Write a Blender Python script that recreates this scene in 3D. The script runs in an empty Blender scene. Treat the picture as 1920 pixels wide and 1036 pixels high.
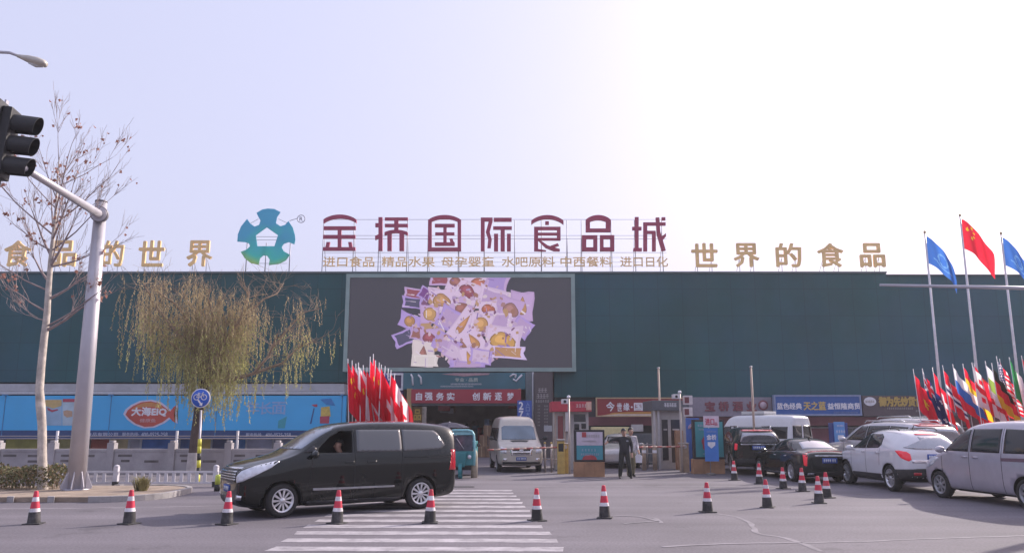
import bpy, bmesh, math, random
from mathutils import Vector, Matrix
from mathutils.bvhtree import BVHTree
S = bpy.context.scene
COL = S.collection
R = math.radians
random.seed(7)

# ---------------------------------------------------------------- camera, sky, sun, exposure
F_PX, CX, CY, PITCH, CAM_H = 1490.0, 960.0, 518.0, R(10.4), 1.95
cam = bpy.data.cameras.new('camera')
cam.sensor_width = 36.0
cam.lens = 36.0 * F_PX / 1920.0
cam.clip_end = 2000.0
co = bpy.data.objects.new('camera', cam)
COL.objects.link(co)
co.location = (0, 0, CAM_H)
co.rotation_euler = (R(90) + PITCH, 0, 0)
S.camera = co

SUN_EL, SUN_AZ = R(30), R(52)          # azimuth measured from +Y (straight ahead) towards +X (right)
wd = bpy.data.worlds.new('World')
S.world = wd
wd.use_nodes = True
nt = wd.node_tree
bg = nt.nodes['Background']
sky = nt.nodes.new('ShaderNodeTexSky')
sky.sky_type = 'NISHITA'
sky.sun_disc = False
sky.sun_elevation = SUN_EL
sky.sun_rotation = SUN_AZ
sky.air_density = 1.0
sky.dust_density = 10.0
sky.ozone_density = 1.0
mx = nt.nodes.new('ShaderNodeMix')
mx.data_type = 'RGBA'
mx.blend_type = 'MULTIPLY'
mx.inputs['Factor'].default_value = 1.0
mx.inputs['B'].default_value = (1.04, 0.98, 1.16, 1)
hz = nt.nodes.new('ShaderNodeMix')          # thin bright winter haze veiling the blue
hz.data_type = 'RGBA'
hz.inputs['Factor'].default_value = 0.62
hz.inputs['B'].default_value = (5.9, 6.05, 8.0, 1)
nt.links.new(sky.outputs[0], mx.inputs['A'])
nt.links.new(mx.outputs['Result'], hz.inputs['A'])
nt.links.new(hz.outputs['Result'], bg.inputs['Color'])
bg.inputs['Strength'].default_value = 0.098
sl = bpy.data.lights.new('sun', 'SUN')
sl.energy = 3.3
sl.angle = R(1.0)
sl.color = (1.0, 0.91, 0.82)
so = bpy.data.objects.new('sun', sl)
COL.objects.link(so)
so.location = (60, 60, 60)
so.rotation_euler = Vector((math.sin(SUN_AZ) * math.cos(SUN_EL), math.cos(SUN_AZ) * math.cos(SUN_EL), math.sin(SUN_EL))).to_track_quat('Z', 'Y').to_euler()
S.view_settings.view_transform = 'Standard'
S.view_settings.look = 'None'
S.view_settings.exposure = 0.70
S.view_settings.gamma = 1.0

# ---------------------------------------------------------------- pixel of the photograph + distance -> point of the place
def W(px, py, D):
    u, v = (px - CX) / F_PX, (py - CY) / F_PX
    t = D / (math.cos(PITCH) + v * math.sin(PITCH))
    return Vector((t * u, D, CAM_H + t * (math.sin(PITCH) - v * math.cos(PITCH))))
def G(px, py):
    u, v = (px - CX) / F_PX, (py - CY) / F_PX
    t = -CAM_H / (math.sin(PITCH) - v * math.cos(PITCH))
    return Vector((t * u, t * (math.cos(PITCH) + v * math.sin(PITCH)), 0))
def rect(px0, py0, px1, py1, D):
    m = (py0 + py1) / 2
    return W(px0, m, D).x, W(px1, m, D).x, W(0, py1, D).z, W(0, py0, D).z

# ---------------------------------------------------------------- materials
MATS = {}
def mat(name, col, rough=0.6, metal=0.0, vary=0.10, scale=6.0, bump=0.0, coat=0.0, spec=0.5, emit=None, estr=1.0, world=False, dirt=None):
    if name in MATS:
        return MATS[name]
    m = bpy.data.materials.new(name)
    m.use_nodes = True
    n, l = m.node_tree.nodes, m.node_tree.links
    b = n['Principled BSDF']
    b.inputs['Roughness'].default_value = rough
    b.inputs['Metallic'].default_value = metal
    b.inputs['Coat Weight'].default_value = coat
    b.inputs['Coat Roughness'].default_value = 0.04
    b.inputs['Specular IOR Level'].default_value = spec
    c = (*col, 1)
    tc = n.new('ShaderNodeTexCoord')
    co_sock = n.new('ShaderNodeNewGeometry').outputs['Position'] if world else tc.outputs['Object']   # world: copies wear differently
    nz = n.new('ShaderNodeTexNoise')
    nz.inputs['Scale'].default_value = scale
    nz.inputs['Detail'].default_value = 6
    l.new(co_sock, nz.inputs['Vector'])
    rp = n.new('ShaderNodeMapRange')
    rp.inputs['From Min'].default_value = 0.3
    rp.inputs['From Max'].default_value = 0.7
    rp.inputs['To Min'].default_value = 1 - vary
    rp.inputs['To Max'].default_value = 1 + vary
    l.new(nz.outputs['Fac'], rp.inputs['Value'])
    mm = n.new('ShaderNodeVectorMath')
    mm.operation = 'SCALE'
    mm.inputs[0].default_value = col
    l.new(rp.outputs[0], mm.inputs['Scale'])
    out = mm.outputs[0]
    if dirt:
        n2 = n.new('ShaderNodeTexNoise')
        n2.inputs['Scale'].default_value = dirt[1]
        n2.inputs['Detail'].default_value = 8
        n2.inputs['Roughness'].default_value = 0.7
        l.new(co_sock, n2.inputs['Vector'])
        r2 = n.new('ShaderNodeMapRange')
        r2.inputs['From Min'].default_value = 0.45
        r2.inputs['From Max'].default_value = 0.75
        r2.inputs['To Max'].default_value = dirt[2]
        l.new(n2.outputs['Fac'], r2.inputs['Value'])
        mq = n.new('ShaderNodeMix')
        mq.data_type = 'RGBA'
        mq.inputs['B'].default_value = (*dirt[0], 1)
        l.new(r2.outputs[0], mq.inputs['Factor'])
        l.new(out, mq.inputs['A'])
        out = mq.outputs['Result']
    l.new(out, b.inputs['Base Color'])
    if bump:
        bp = n.new('ShaderNodeBump')
        bp.inputs['Strength'].default_value = bump
        bp.inputs['Distance'].default_value = 0.02
        n3 = n.new('ShaderNodeTexNoise')
        n3.inputs['Scale'].default_value = scale * 8
        n3.inputs['Detail'].default_value = 5
        l.new(tc.outputs['Object'], n3.inputs['Vector'])
        l.new(n3.outputs['Fac'], bp.inputs['Height'])
        l.new(bp.outputs[0], b.inputs['Normal'])
    if emit:
        b.inputs['Emission Color'].default_value = (*emit, 1)
        b.inputs['Emission Strength'].default_value = estr
    MATS[name] = m
    return m
def attr_mat(name, emission=False, translucent=0.0, rough=0.8, strength=1.0):
    m = bpy.data.materials.new(name)
    m.use_nodes = True
    n, l = m.node_tree.nodes, m.node_tree.links
    b = n['Principled BSDF']
    a = n.new('ShaderNodeAttribute')
    a.attribute_name = 'Col'
    l.new(a.outputs['Color'], b.inputs['Base Color'])
    b.inputs['Roughness'].default_value = rough
    if emission:
        b.inputs['Base Color'].default_value = (0.02, 0.02, 0.02, 1)
        l.remove(b.inputs['Base Color'].links[0])
        l.new(a.outputs['Color'], b.inputs['Emission Color'])
        b.inputs['Emission Strength'].default_value = strength
    if translucent:
        t = n.new('ShaderNodeBsdfTranslucent')
        l.new(a.outputs['Color'], t.inputs['Color'])
        ms = n.new('ShaderNodeMixShader')
        ms.inputs[0].default_value = translucent
        l.new(b.outputs[0], ms.inputs[1])
        l.new(t.outputs[0], ms.inputs[2])
        l.new(ms.outputs[0], n['Material Output'].inputs['Surface'])
    MATS[name] = m
    return m

# ---------------------------------------------------------------- things, parts
def tag(o, label=None, cat=None, group=None, kind=None):
    if label: o['label'] = label
    if cat: o['category'] = cat
    if group: o['group'] = group
    if kind: o['kind'] = kind
    return o
def empty(name, loc, label, cat, group=None, rz=0.0, sc=1.0):
    o = bpy.data.objects.new(name, None)
    COL.objects.link(o)
    o.location = loc
    o.rotation_euler = (0, 0, rz)
    o.scale = (sc, sc, sc)
    o.empty_display_size = 0.1
    return tag(o, label, cat, group)
def link(name, me, m, parent=None):
    o = bpy.data.objects.new(name, me)
    COL.objects.link(o)
    if m is not None:
        me.materials.append(m)
    if parent: o.parent = parent
    return o
def copy_tree(o, parent=None):
    c = o.copy()
    COL.objects.link(c)
    if parent: c.parent = parent
    for ch in list(o.children):
        copy_tree(ch, c)
    return c
def ncopy(n):
    return [random.random() for _ in range(n)]

class MB:
    def __init__(s):
        s.b = bmesh.new()
    def box(s, x0, x1, y0, y1, z0, z1):
        v = [s.b.verts.new((x, y, z)) for x in (x0, x1) for y in (y0, y1) for z in (z0, z1)]
        for f in ((0, 1, 3, 2), (4, 6, 7, 5), (0, 4, 5, 1), (2, 3, 7, 6), (0, 2, 6, 4), (1, 5, 7, 3)):
            s.b.faces.new([v[i] for i in f])
        return s
    def tube(s, pts, rad, n=8, cap=True, smooth=True):
        pts = [Vector(p) for p in pts]
        if not hasattr(rad, '__len__'): rad = [rad] * len(pts)
        rings, prev = [], None
        for i, p in enumerate(pts):
            d = (pts[min(i + 1, len(pts) - 1)] - pts[max(i - 1, 0)])
            if d.length < 1e-9: d = Vector((0, 0, 1))
            d.normalize()
            if prev is None:
                a = d.orthogonal().normalized()
                if abs(d.z) > 0.9: a = (Vector((1, 0, 0)) - d * d.x).normalized()
            else:
                a = (prev - d * prev.dot(d))
                a = a.normalized() if a.length > 1e-6 else d.orthogonal().normalized()
            prev = a
            c = d.cross(a)
            rings.append([s.b.verts.new(p + (a * math.cos(6.28318 * k / n) + c * math.sin(6.28318 * k / n)) * rad[i]) for k in range(n)])
        for i in range(len(rings) - 1):
            for k in range(n):
                f = s.b.faces.new((rings[i][k], rings[i][(k + 1) % n], rings[i + 1][(k + 1) % n], rings[i + 1][k]))
                f.smooth = smooth
        if cap:
            s.b.faces.new(rings[0][::-1])
            s.b.faces.new(rings[-1])
        return s
    def lathe(s, prof, n=24, ax='z', org=(0, 0, 0), smooth=True, cap=True):
        rings = []
        for r, h in prof:
            ring = []
            for k in range(n):
                a = 6.2831853 * k / n
                c, d = r * math.cos(a), r * math.sin(a)
                p = (c, d, h) if ax == 'z' else ((c, h, d) if ax == 'y' else (h, c, d))
                ring.append(s.b.verts.new(Vector(p) + Vector(org)))
            rings.append(ring)
        for i in range(len(rings) - 1):
            for k in range(n):
                f = s.b.faces.new((rings[i][k], rings[i][(k + 1) % n], rings[i + 1][(k + 1) % n], rings[i + 1][k]))
                f.smooth = smooth
        if cap and prof[0][0] > 1e-6: s.b.faces.new(rings[0][::-1])
        if cap and prof[-1][0] > 1e-6: s.b.faces.new(rings[-1])
        return s
    def prism(s, pts, d0, d1, plane='xz'):
        def P(a, b, d):
            return {'xz': (a, d, b), 'xy': (a, b, d), 'yz': (d, a, b)}[plane]
        A = [s.b.verts.new(P(a, b, d0)) for a, b in pts]
        B = [s.b.verts.new(P(a, b, d1)) for a, b in pts]
        n = len(pts)
        s.b.faces.new(A)
        s.b.faces.new(B[::-1])
        for i in range(n):
            s.b.faces.new((A[i], A[(i + 1) % n], B[(i + 1) % n], B[i]))
        return s
    def quad(s, *p):
        s.b.faces.new([s.b.verts.new(q) for q in p])
        return s
    def build(s, name, m, parent=None, bevel=0.0, recalc=True):
        if recalc: bmesh.ops.recalc_face_normals(s.b, faces=s.b.faces)
        if bevel:
            bmesh.ops.bevel(s.b, geom=[e for e in s.b.edges if len(e.link_faces) == 2 and e.calc_face_angle(0) > 0.6], offset=bevel, segments=2, affect='EDGES', profile=0.6)
        me = bpy.data.meshes.new(name)
        s.b.to_mesh(me)
        s.b.free()
        return link(name, me, m, parent)
def struct(o, name=None):
    o['kind'] = 'structure'
    return o

# ---------------------------------------------------------------- lettering (Blender's own font, turned into mesh), standing in the XZ plane and read from -Y
def text(body, x0, x1, z0, z1, y, m, parent, depth=0.01, bold=0.012, name='lettering', rel=None, squeeze=True):
    cu = bpy.data.curves.new('t', 'FONT')
    cu.body = body
    cu.size = 1.0
    cu.offset = 0.0
    cu.extrude = 0.0
    cu.resolution_u = 2
    o = bpy.data.objects.new('t', cu)
    COL.objects.link(o)
    bpy.context.view_layer.update()
    dg = bpy.context.evaluated_depsgraph_get()
    me = bpy.data.meshes.new_from_object(o.evaluated_get(dg))
    bpy.data.objects.remove(o)
    bm = bmesh.new()
    bm.from_mesh(me)
    bpy.data.meshes.remove(me)
    if not bm.verts:
        return None
    ax0, ax1 = min(v.co.x for v in bm.verts), max(v.co.x for v in bm.verts)
    ay0, ay1 = min(v.co.y for v in bm.verts), max(v.co.y for v in bm.verts)
    sx, sz = (x1 - x0) / (ax1 - ax0), (z1 - z0) / (ay1 - ay0)
    for v in bm.verts:
        v.co = Vector((x0 + (v.co.x - ax0) * sx, y, z0 + (v.co.y - ay0) * sz))
    if bold > .004:       # heavier strokes: the same outline again, shifted, each a hair behind the last
        src = list(bm.faces)
        e = bold * min(sx, sz)
        for q, (dx, dz) in enumerate(((e, .3 * e), (-e, -.3 * e), (.3 * e, -e), (-.3 * e, e))):
            d = bmesh.ops.duplicate(bm, geom=src)
            for g in d['geom']:
                if isinstance(g, bmesh.types.BMVert): g.co += Vector((dx, .0015 * (q + 1), dz))
    r = bmesh.ops.extrude_face_region(bm, geom=list(bm.faces))
    for g in r['geom']:
        if isinstance(g, bmesh.types.BMVert): g.co.y -= depth
    bmesh.ops.recalc_face_normals(bm, faces=bm.faces)
    mesh = bpy.data.meshes.new(name)
    bm.to_mesh(mesh)
    bm.free()
    o = link(name, mesh, m, parent)
    if parent is not None and rel: pass
    return o
def ptext(body, px0, py0, px1, py1, D, m, parent, **k):
    x0, x1, z0, z1 = rect(px0, py0, px1, py1, D)
    L = parent.location if parent else Vector((0, 0, 0))
    return text(body, x0 - L.x, x1 - L.x, z0 - L.z, z1 - L.z, D - L.y, m, parent, **k)
def bars(px0, py0, px1, py1, D, m, parent, seed=0, dens=1.0, name='lettering'):
    """a line of writing too small to read: short strokes like tiny characters"""
    rr = random.Random(seed)
    x0, x1, z0, z1 = rect(px0, py0, px1, py1, D)
    L = parent.location
    h = z1 - z0
    b = MB()
    x = x0
    while x < x1 - 0.4 * h:
        w = h * 0.85
        b.box(x - L.x, x + w * 0.8 - L.x, D - 0.008 - L.y, D - L.y, z0 + h * rr.uniform(.0, .1) - L.z, z0 + h * .16 - L.z)
        b.box(x - L.x, x + w * 0.8 - L.x, D - 0.008 - L.y, D - L.y, z0 + h * .45 - L.z, z0 + h * .58 - L.z)
        b.box(x + w * .1 - L.x, x + w * 0.7 - L.x, D - 0.008 - L.y, D - L.y, z0 + h * .82 - L.z, z0 + h * .96 - L.z)
        q = rr.uniform(.2, .5) * w
        b.box(x + q - L.x, x + q + w * .14 - L.x, D - 0.011 - L.y, D - .001 - L.y, z0 - L.z, z0 + h - L.z)
        x += w * 1.05 / dens
    return b.build(name, m, parent)
def pboard(name, px0, py0, px1, py1, D, th, m, parent, bevel=0.0):
    x0, x1, z0, z1 = rect(px0, py0, px1, py1, D)
    L = parent.location
    return MB().box(x0 - L.x, x1 - L.x, D - L.y, D + th - L.y, z0 - L.z, z1 - L.z).build(name, m, parent, bevel)
def pframe(name, px0, py0, px1, py1, D, th, wd_, m, parent):
    x0, x1, z0, z1 = rect(px0, py0, px1, py1, D)
    L = parent.location
    b = MB()
    y0, y1 = D - L.y, D + th - L.y
    x0 -= L.x; x1 -= L.x; z0 -= L.z; z1 -= L.z
    b.box(x0, x1, y0, y1, z1 - wd_, z1).box(x0, x1, y0, y1, z0, z0 + wd_)
    b.box(x0, x0 + wd_, y0, y1, z0 + wd_, z1 - wd_).box(x1 - wd_, x1, y0, y1, z0 + wd_, z1 - wd_)
    return b.build(name, m, parent)

# ================================================================ THE SETTING
def asphalt_mat():
    m = mat('asphalt', (0.130, 0.117, 0.136), rough=0.88, vary=0.12, scale=0.25, bump=0.35, dirt=((0.185, 0.167, 0.192), 0.12, 0.8))
    n, l = m.node_tree.nodes, m.node_tree.links
    b = n['Principled BSDF']
    src = b.inputs['Base Color'].links[0].from_socket
    tc = [x for x in n if x.type == 'TEX_COORD'][0]
    # fine aggregate, wheel-worn streaks along the road, and dark sealed patches
    g = n.new('ShaderNodeTexNoise'); g.inputs['Scale'].default_value = 22; g.inputs['Detail'].default_value = 3
    l.new(tc.outputs['Object'], g.inputs['Vector'])
    gr = n.new('ShaderNodeMapRange'); gr.inputs['From Min'].default_value = .25; gr.inputs['From Max'].default_value = .75
    gr.inputs['To Min'].default_value = .72; gr.inputs['To Max'].default_value = 1.28
    l.new(g.outputs['Fac'], gr.inputs['Value'])
    mp = n.new('ShaderNodeMapping'); mp.inputs['Scale'].default_value = (.035, .9, 1)
    l.new(tc.outputs['Object'], mp.inputs['Vector'])
    s = n.new('ShaderNodeTexNoise'); s.inputs['Scale'].default_value = 1.0; s.inputs['Detail'].default_value = 5
    l.new(mp.outputs[0], s.inputs['Vector'])
    sr = n.new('ShaderNodeMapRange'); sr.inputs['From Min'].default_value = .3; sr.inputs['From Max'].default_value = .7
    sr.inputs['To Min'].default_value = .80; sr.inputs['To Max'].default_value = 1.15
    l.new(s.outputs['Fac'], sr.inputs['Value'])
    v = n.new('ShaderNodeTexNoise'); v.inputs['Scale'].default_value = .55; v.inputs['Detail'].default_value = 8; v.inputs['Roughness'].default_value = .7
    l.new(tc.outputs['Object'], v.inputs['Vector'])
    vr = n.new('ShaderNodeMapRange'); vr.inputs['From Min'].default_value = .58; vr.inputs['From Max'].default_value = .66
    vr.inputs['To Min'].default_value = 1; vr.inputs['To Max'].default_value = .74
    l.new(v.outputs['Fac'], vr.inputs['Value'])
    m1 = n.new('ShaderNodeMath'); m1.operation = 'MULTIPLY'; l.new(gr.outputs[0], m1.inputs[0]); l.new(sr.outputs[0], m1.inputs[1])
    m2 = n.new('ShaderNodeMath'); m2.operation = 'MULTIPLY'; l.new(m1.outputs[0], m2.inputs[0]); l.new(vr.outputs[0], m2.inputs[1])
    vm = n.new('ShaderNodeVectorMath'); vm.operation = 'SCALE'; l.new(src, vm.inputs[0]); l.new(m2.outputs[0], vm.inputs['Scale'])
    l.new(vm.outputs[0], b.inputs['Base Color'])
    return m
struct(MB().quad((-700, -300, 0), (700, -300, 0), (700, 900, 0), (-700, 900, 0)).build('road', asphalt_mat()))

def worn_paint(name, col, keep=0.62):
    """road paint worn through to the asphalt: a transparent-free mix of paint and road colour"""
    m = mat(name, col, rough=0.85, vary=0.2, scale=2.2, dirt=((0.16, 0.147, 0.165), 3.4, keep))
    return m
pm = worn_paint('crossing_paint', (0.37, 0.345, 0.37), 1.0)
rr = random.Random(3)
for k in range(14):
    y = 12.15 + 0.91 * k
    b = MB()
    xl, xr = -3.80 - .042 * (y - 12.9), .80 - .075 * (y - 13.2)
    nseg = 26
    lo, hi = [], []
    for i in range(nseg + 1):
        x = xl + (xr - xl) * i / nseg
        yy = y - .012 * (x - xl)
        lo.append((x + .04 * rr.uniform(-1, 1) * (i in (0, nseg)), yy - .22 + rr.uniform(-.018, .018), .004))
        hi.append((x + .04 * rr.uniform(-1, 1) * (i in (0, nseg)), yy + .22 + rr.uniform(-.018, .018), .004))
    lv = [b.b.verts.new(p) for p in lo]; hv = [b.b.verts.new(p) for p in hi]
    for i in range(nseg): b.b.faces.new((lv[i], lv[i + 1], hv[i + 1], hv[i]))
    struct(b.build('crossing_stripe', pm))
def ribbon(name, px_pts, w, m, z=.004, jit=.3):
    pts = [G(*p) for p in px_pts]
    fine = []
    for a, c in zip(pts[:-1], pts[1:]):
        n = max(2, int((c - a).length / .25))
        for i in range(n): fine.append(a.lerp(c, i / n))
    fine.append(pts[-1])
    b = MB()
    L_, R_ = [], []
    for i, p in enumerate(fine):
        d = (fine[min(i + 1, len(fine) - 1)] - fine[max(i - 1, 0)]).normalized()
        nn = Vector((-d.y, d.x, 0))
        o = Vector((rr.uniform(-1, 1), rr.uniform(-1, 1), 0)) * w * jit
        k = w * rr.uniform(1 - jit, 1 + jit) * .5
        L_.append(b.b.verts.new(p + nn * k + o + Vector((0, 0, z))))
        R_.append(b.b.verts.new(p - nn * k + o + Vector((0, 0, z))))
    for i in range(len(fine) - 1): b.b.faces.new((R_[i], R_[i + 1], L_[i + 1], L_[i]))
    return struct(b.build(name, m))
crk = worn_paint('crack_filler', (0.215, 0.197, 0.22), 0.9)
ribbon('road_crack', [(1345, 962), (1378, 968), (1402, 978), (1415, 990), (1414, 997), (1440, 1003), (1475, 1008), (1500, 1016), (1540, 1033)], .10, crk)
ribbon('road_crack', [(1240, 1024), (1300, 1021), (1360, 1019), (1420, 1018), (1500, 1016)], .12, crk, z=.006)
ribbon('road_crack', [(1225, 970), (1236, 974), (1240, 980)], .08, crk)
ribbon('road_line', [(1500, 1017), (1620, 1014), (1760, 1009), (1930, 1003)], .10, worn_paint('faint_line_paint', (0.22, 0.205, 0.225), 0.9))
ribbon('road_line', [(1170, 981), (1235, 976), (1200, 968), (1150, 966)], .09, worn_paint('faint_line_paint', (0.2, 0.2, 0.2)), z=.007)
ribbon('road_line', [(1000, 912), (1400, 912), (1900, 906)], .12, worn_paint('faint_line_paint', (0.2, 0.2, 0.2)), z=.005)
ribbon('road_line', [(0, 953), (150, 952), (300, 950), (430, 947)], .12, worn_paint('edge_line_paint', (0.24, 0.22, 0.24), .9), z=.004)
# a shallow manhole cover flush with the road
mh = MB().lathe([(.0, .006), (.31, .006), (.33, .004), (.36, .004)], 28, org=(*G(868, 912).xy, 0)).build('manhole_cover', mat('iron', (.075, .07, .075), .6, .3, bump=.3))
tag(mh, 'round dark iron manhole cover flush with the asphalt behind the zebra crossing', 'manhole cover')

# left verge: a kerbed island of bare soil with a rounded nose
def verge():
    y0, y1, xe, r = 20.35, 24.3, -9.0, 1.5
    pts = [(-80, y0), (xe - r, y0)]
    for i in range(1, 10):
        a = -math.pi / 2 + math.pi / 2 * i / 9
        pts.append((xe - r + r * math.cos(a), y0 + r + r * math.sin(a)))
    for i in range(1, 10):
        a = math.pi / 2 * i / 9
        pts.append((xe - r + r * math.cos(a), y1 - r + r * math.sin(a)))
    pts.append((-80, y1))
    soil = mat('soil', (0.30, 0.235, 0.185), .95, vary=.25, scale=2.5, bump=.8, dirt=((.17, .13, .1), 1.4, .6))
    b = MB()
    inner = []
    for (x, y) in pts:
        c = Vector((xe - r - 1, (y0 + y1) / 2))
        d = Vector((x, y)) - c
        if x < -20: inner.append((x, y + (.14 if y < c.y else -.14)))
        else: inner.append(tuple(Vector((x, y)) - d.normalized() * .14))
    b.prism(inner, 0.0, .125, 'xy')
    bmesh.ops.triangulate(b.b, faces=[f for f in b.b.faces if len(f.verts) > 4])
    struct(b.build('verge', soil))
    k = MB()
    n = len(pts)
    for i in range(n - 1):
        a, c, d, e = pts[i], pts[i + 1], inner[i + 1], inner[i]
        segs = max(1, int((Vector(c) - Vector(a)).length / 1.0))
        for j in range(segs):
            t0, t1 = j / segs, (j + 1) / segs - (.012 if segs > 1 else 0)
            A = Vector(a).lerp(Vector(c), t0); B = Vector(a).lerp(Vector(c), t1)
            C_ = Vector(e).lerp(Vector(d), t1); D_ = Vector(e).lerp(Vector(d), t0)
            lo = [k.b.verts.new((p.x, p.y, 0)) for p in (A, B, C_, D_)]
            hi = [k.b.verts.new((p.x, p.y, .15)) for p in (A, B, C_, D_)]
            k.b.faces.new(hi); 
            for q in range(4): k.b.faces.new((lo[q], lo[(q + 1) % 4], hi[(q + 1) % 4], hi[q]))
    struct(k.build('kerb', mat('kerb_stone', (.33, .31, .31), .85, vary=.18, scale=3, bump=.3, dirt=((.15, .14, .14), 1.2, .6)), bevel=.012))
verge()
# pavement in front of the parapet on the left, a low strip
struct(MB().box(-80, -4.5, 31.0, 32.0, 0, .09).build('pavement', mat('pavement', (.27, .25, .26), .9, vary=.15, scale=2)))

# ================================================================ THE MALL
Dm = 50.0
xL, xR = -75.0, 75.0
ztop = W(0, 512, Dm).z
zband = W(0, 716, Dm).z
zR = W(0, 744, Dm).z
mall = empty('mall_building', (0, Dm, 0), 'long low market hall clad in dark teal panels behind the car park', 'building')
def facade_mat():
    m = mat('teal_cladding', (0.013, 0.080, 0.088), .38, vary=.24, scale=.14, spec=.28, dirt=((.026, .095, .155), .06, .95))
    n, l = m.node_tree.nodes, m.node_tree.links
    b = n['Principled BSDF']
    tc = [x for x in n if x.type == 'TEX_COORD'][0]
    sp = n.new('ShaderNodeSeparateXYZ'); l.new(tc.outputs['Object'], sp.inputs[0])
    cb = n.new('ShaderNodeCombineXYZ'); l.new(sp.outputs['X'], cb.inputs[0]); l.new(sp.outputs['Z'], cb.inputs[1])
    br = n.new('ShaderNodeTexBrick'); br.offset = 0
    br.inputs['Scale'].default_value = 1; br.inputs['Brick Width'].default_value = 1.55; br.inputs['Row Height'].default_value = 1.72
    br.inputs['Mortar Size'].default_value = .02; br.inputs['Color1'].default_value = (.92, .92, .92, 1); br.inputs['Color2'].default_value = (1.08, 1.08, 1.08, 1)
    br.inputs['Mortar'].default_value = (.55, .55, .55, 1)
    l.new(cb.outputs[0], br.inputs['Vector'])
    src = b.inputs['Base Color'].links[0].from_socket
    mu = n.new('ShaderNodeMix'); mu.data_type = 'RGBA'; mu.blend_type = 'MULTIPLY'; mu.inputs['Factor'].default_value = .65
    l.new(src, mu.inputs['A']); l.new(br.outputs['Color'], mu.inputs['B'])
    l.new(mu.outputs['Result'], b.inputs['Base Color'])
    # rain streaks and dust, running down from the parapet
    ms_ = n.new('ShaderNodeMapping'); ms_.inputs['Scale'].default_value = (.55, 1, .12); l.new(tc.outputs['Object'], ms_.inputs['Vector'])
    sk = n.new('ShaderNodeTexNoise'); sk.inputs['Scale'].default_value = 1.0; sk.inputs['Detail'].default_value = 6; l.new(ms_.outputs[0], sk.inputs['Vector'])
    skr = n.new('ShaderNodeMapRange'); skr.inputs['From Min'].default_value = .48; skr.inputs['From Max'].default_value = .78; skr.inputs['To Max'].default_value = .22
    l.new(sk.outputs['Fac'], skr.inputs['Value'])
    du = n.new('ShaderNodeMix'); du.data_type = 'RGBA'; du.inputs['B'].default_value = (.06, .105, .13, 1)
    l.new(skr.outputs[0], du.inputs['Factor']); l.new(mu.outputs['Result'], du.inputs['A']); l.new(du.outputs['Result'], b.inputs['Base Color'])
    bp = n.new('ShaderNodeBump'); bp.inputs['Strength'].default_value = .35; bp.inputs['Distance'].default_value = .05
    nz = n.new('ShaderNodeTexNoise'); nz.inputs['Scale'].default_value = .5; l.new(tc.outputs['Object'], nz.inputs['Vector'])
    l.new(nz.outputs['Fac'], bp.inputs['Height']); l.new(bp.outputs[0], b.inputs['Normal'])
    return m
fm = facade_mat()
xe0, xe1 = rect(742, 700, 1040, 840, Dm)[:2]        # the entrance portal
zscr = W(0, 694, Dm).z
# cladding panels with the portal left open below the screen
b = MB()
b.box(xL, xe0, 0, 1.0, zband, ztop)
b.box(xe1, W(1662, 520, Dm).x, 0, 1.0, zR, ztop)
b.box(xe0, xe1, 0, 1.0, zscr, ztop)
b.build('cladding', fm, mall)
b = MB().box(W(1662, 520, Dm).x, xR, .25, 1.2, zR, W(0, 515, Dm).z)
b.build('cladding', fm, mall)
gm = mat('parapet_metal', (.16, .19, .2), .5, .2, vary=.12, scale=1)
MB().box(xL, W(1662, 520, Dm).x, -.12, 1.3, ztop, ztop + .10).build('parapet', gm, mall)
MB().box(W(1662, 520, Dm).x + .002, xR, .13, 1.5, W(0, 515, Dm).z, W(0, 513, Dm).z).build('parapet', gm, mall)
MB().box(xL, xR, 1.3, 30, ztop - .6, ztop - .35).build('roof', mat('roofing', (.2, .2, .21), .9), mall)
MB().box(xL, xR, 29, 30, 0, ztop - .6).build('rear_wall', mat('render_grey', (.3, .29, .3), .9), mall)
MB().box(xL, xL + 1, 1.3, 29, 0, ztop - .6).build('side_wall', mat('render_grey', (.3, .29, .3), .9), mall)
MB().box(xR - 1, xR, 1.3, 29, 0, ztop - .6).build('side_wall', mat('render_grey', (.3, .29, .3), .9), mall)
# ground floor walls: left of the portal and right of it
MB().box(xL, xe0, .3, 1.2, 0, zband).build('ground_floor_wall', mat('dark_shopfront', (.055, .05, .055), .6, vary=.3, scale=1.2), mall)
MB().box(xe1, xR, .3, 1.2, 0, zR).build('ground_floor_wall', mat('dark_shopfront', (.055, .05, .055), .6, vary=.3, scale=1.2), mall)
# pale ledge over the left billboard
z0, z1 = W(0, 733, 47.6).z, W(0, 719, 47.6).z
MB().box(xL, W(645, 720, 47.6).x, -2.4, -.002, z0, z1).build('ledge', mat('pale_render', (.44, .43, .45), .85, vary=.10, scale=.6, dirt=((.25, .24, .24), .8, .7)), mall)
MB().box(xL, W(646, 737, 47.5).x, -2.5, -1.6, W(0, 738.5, 47.5).z, W(0, 733.5, 47.5).z).build('gutter', mat('pale_metal', (.52, .52, .55), .45, .2), mall)
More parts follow.
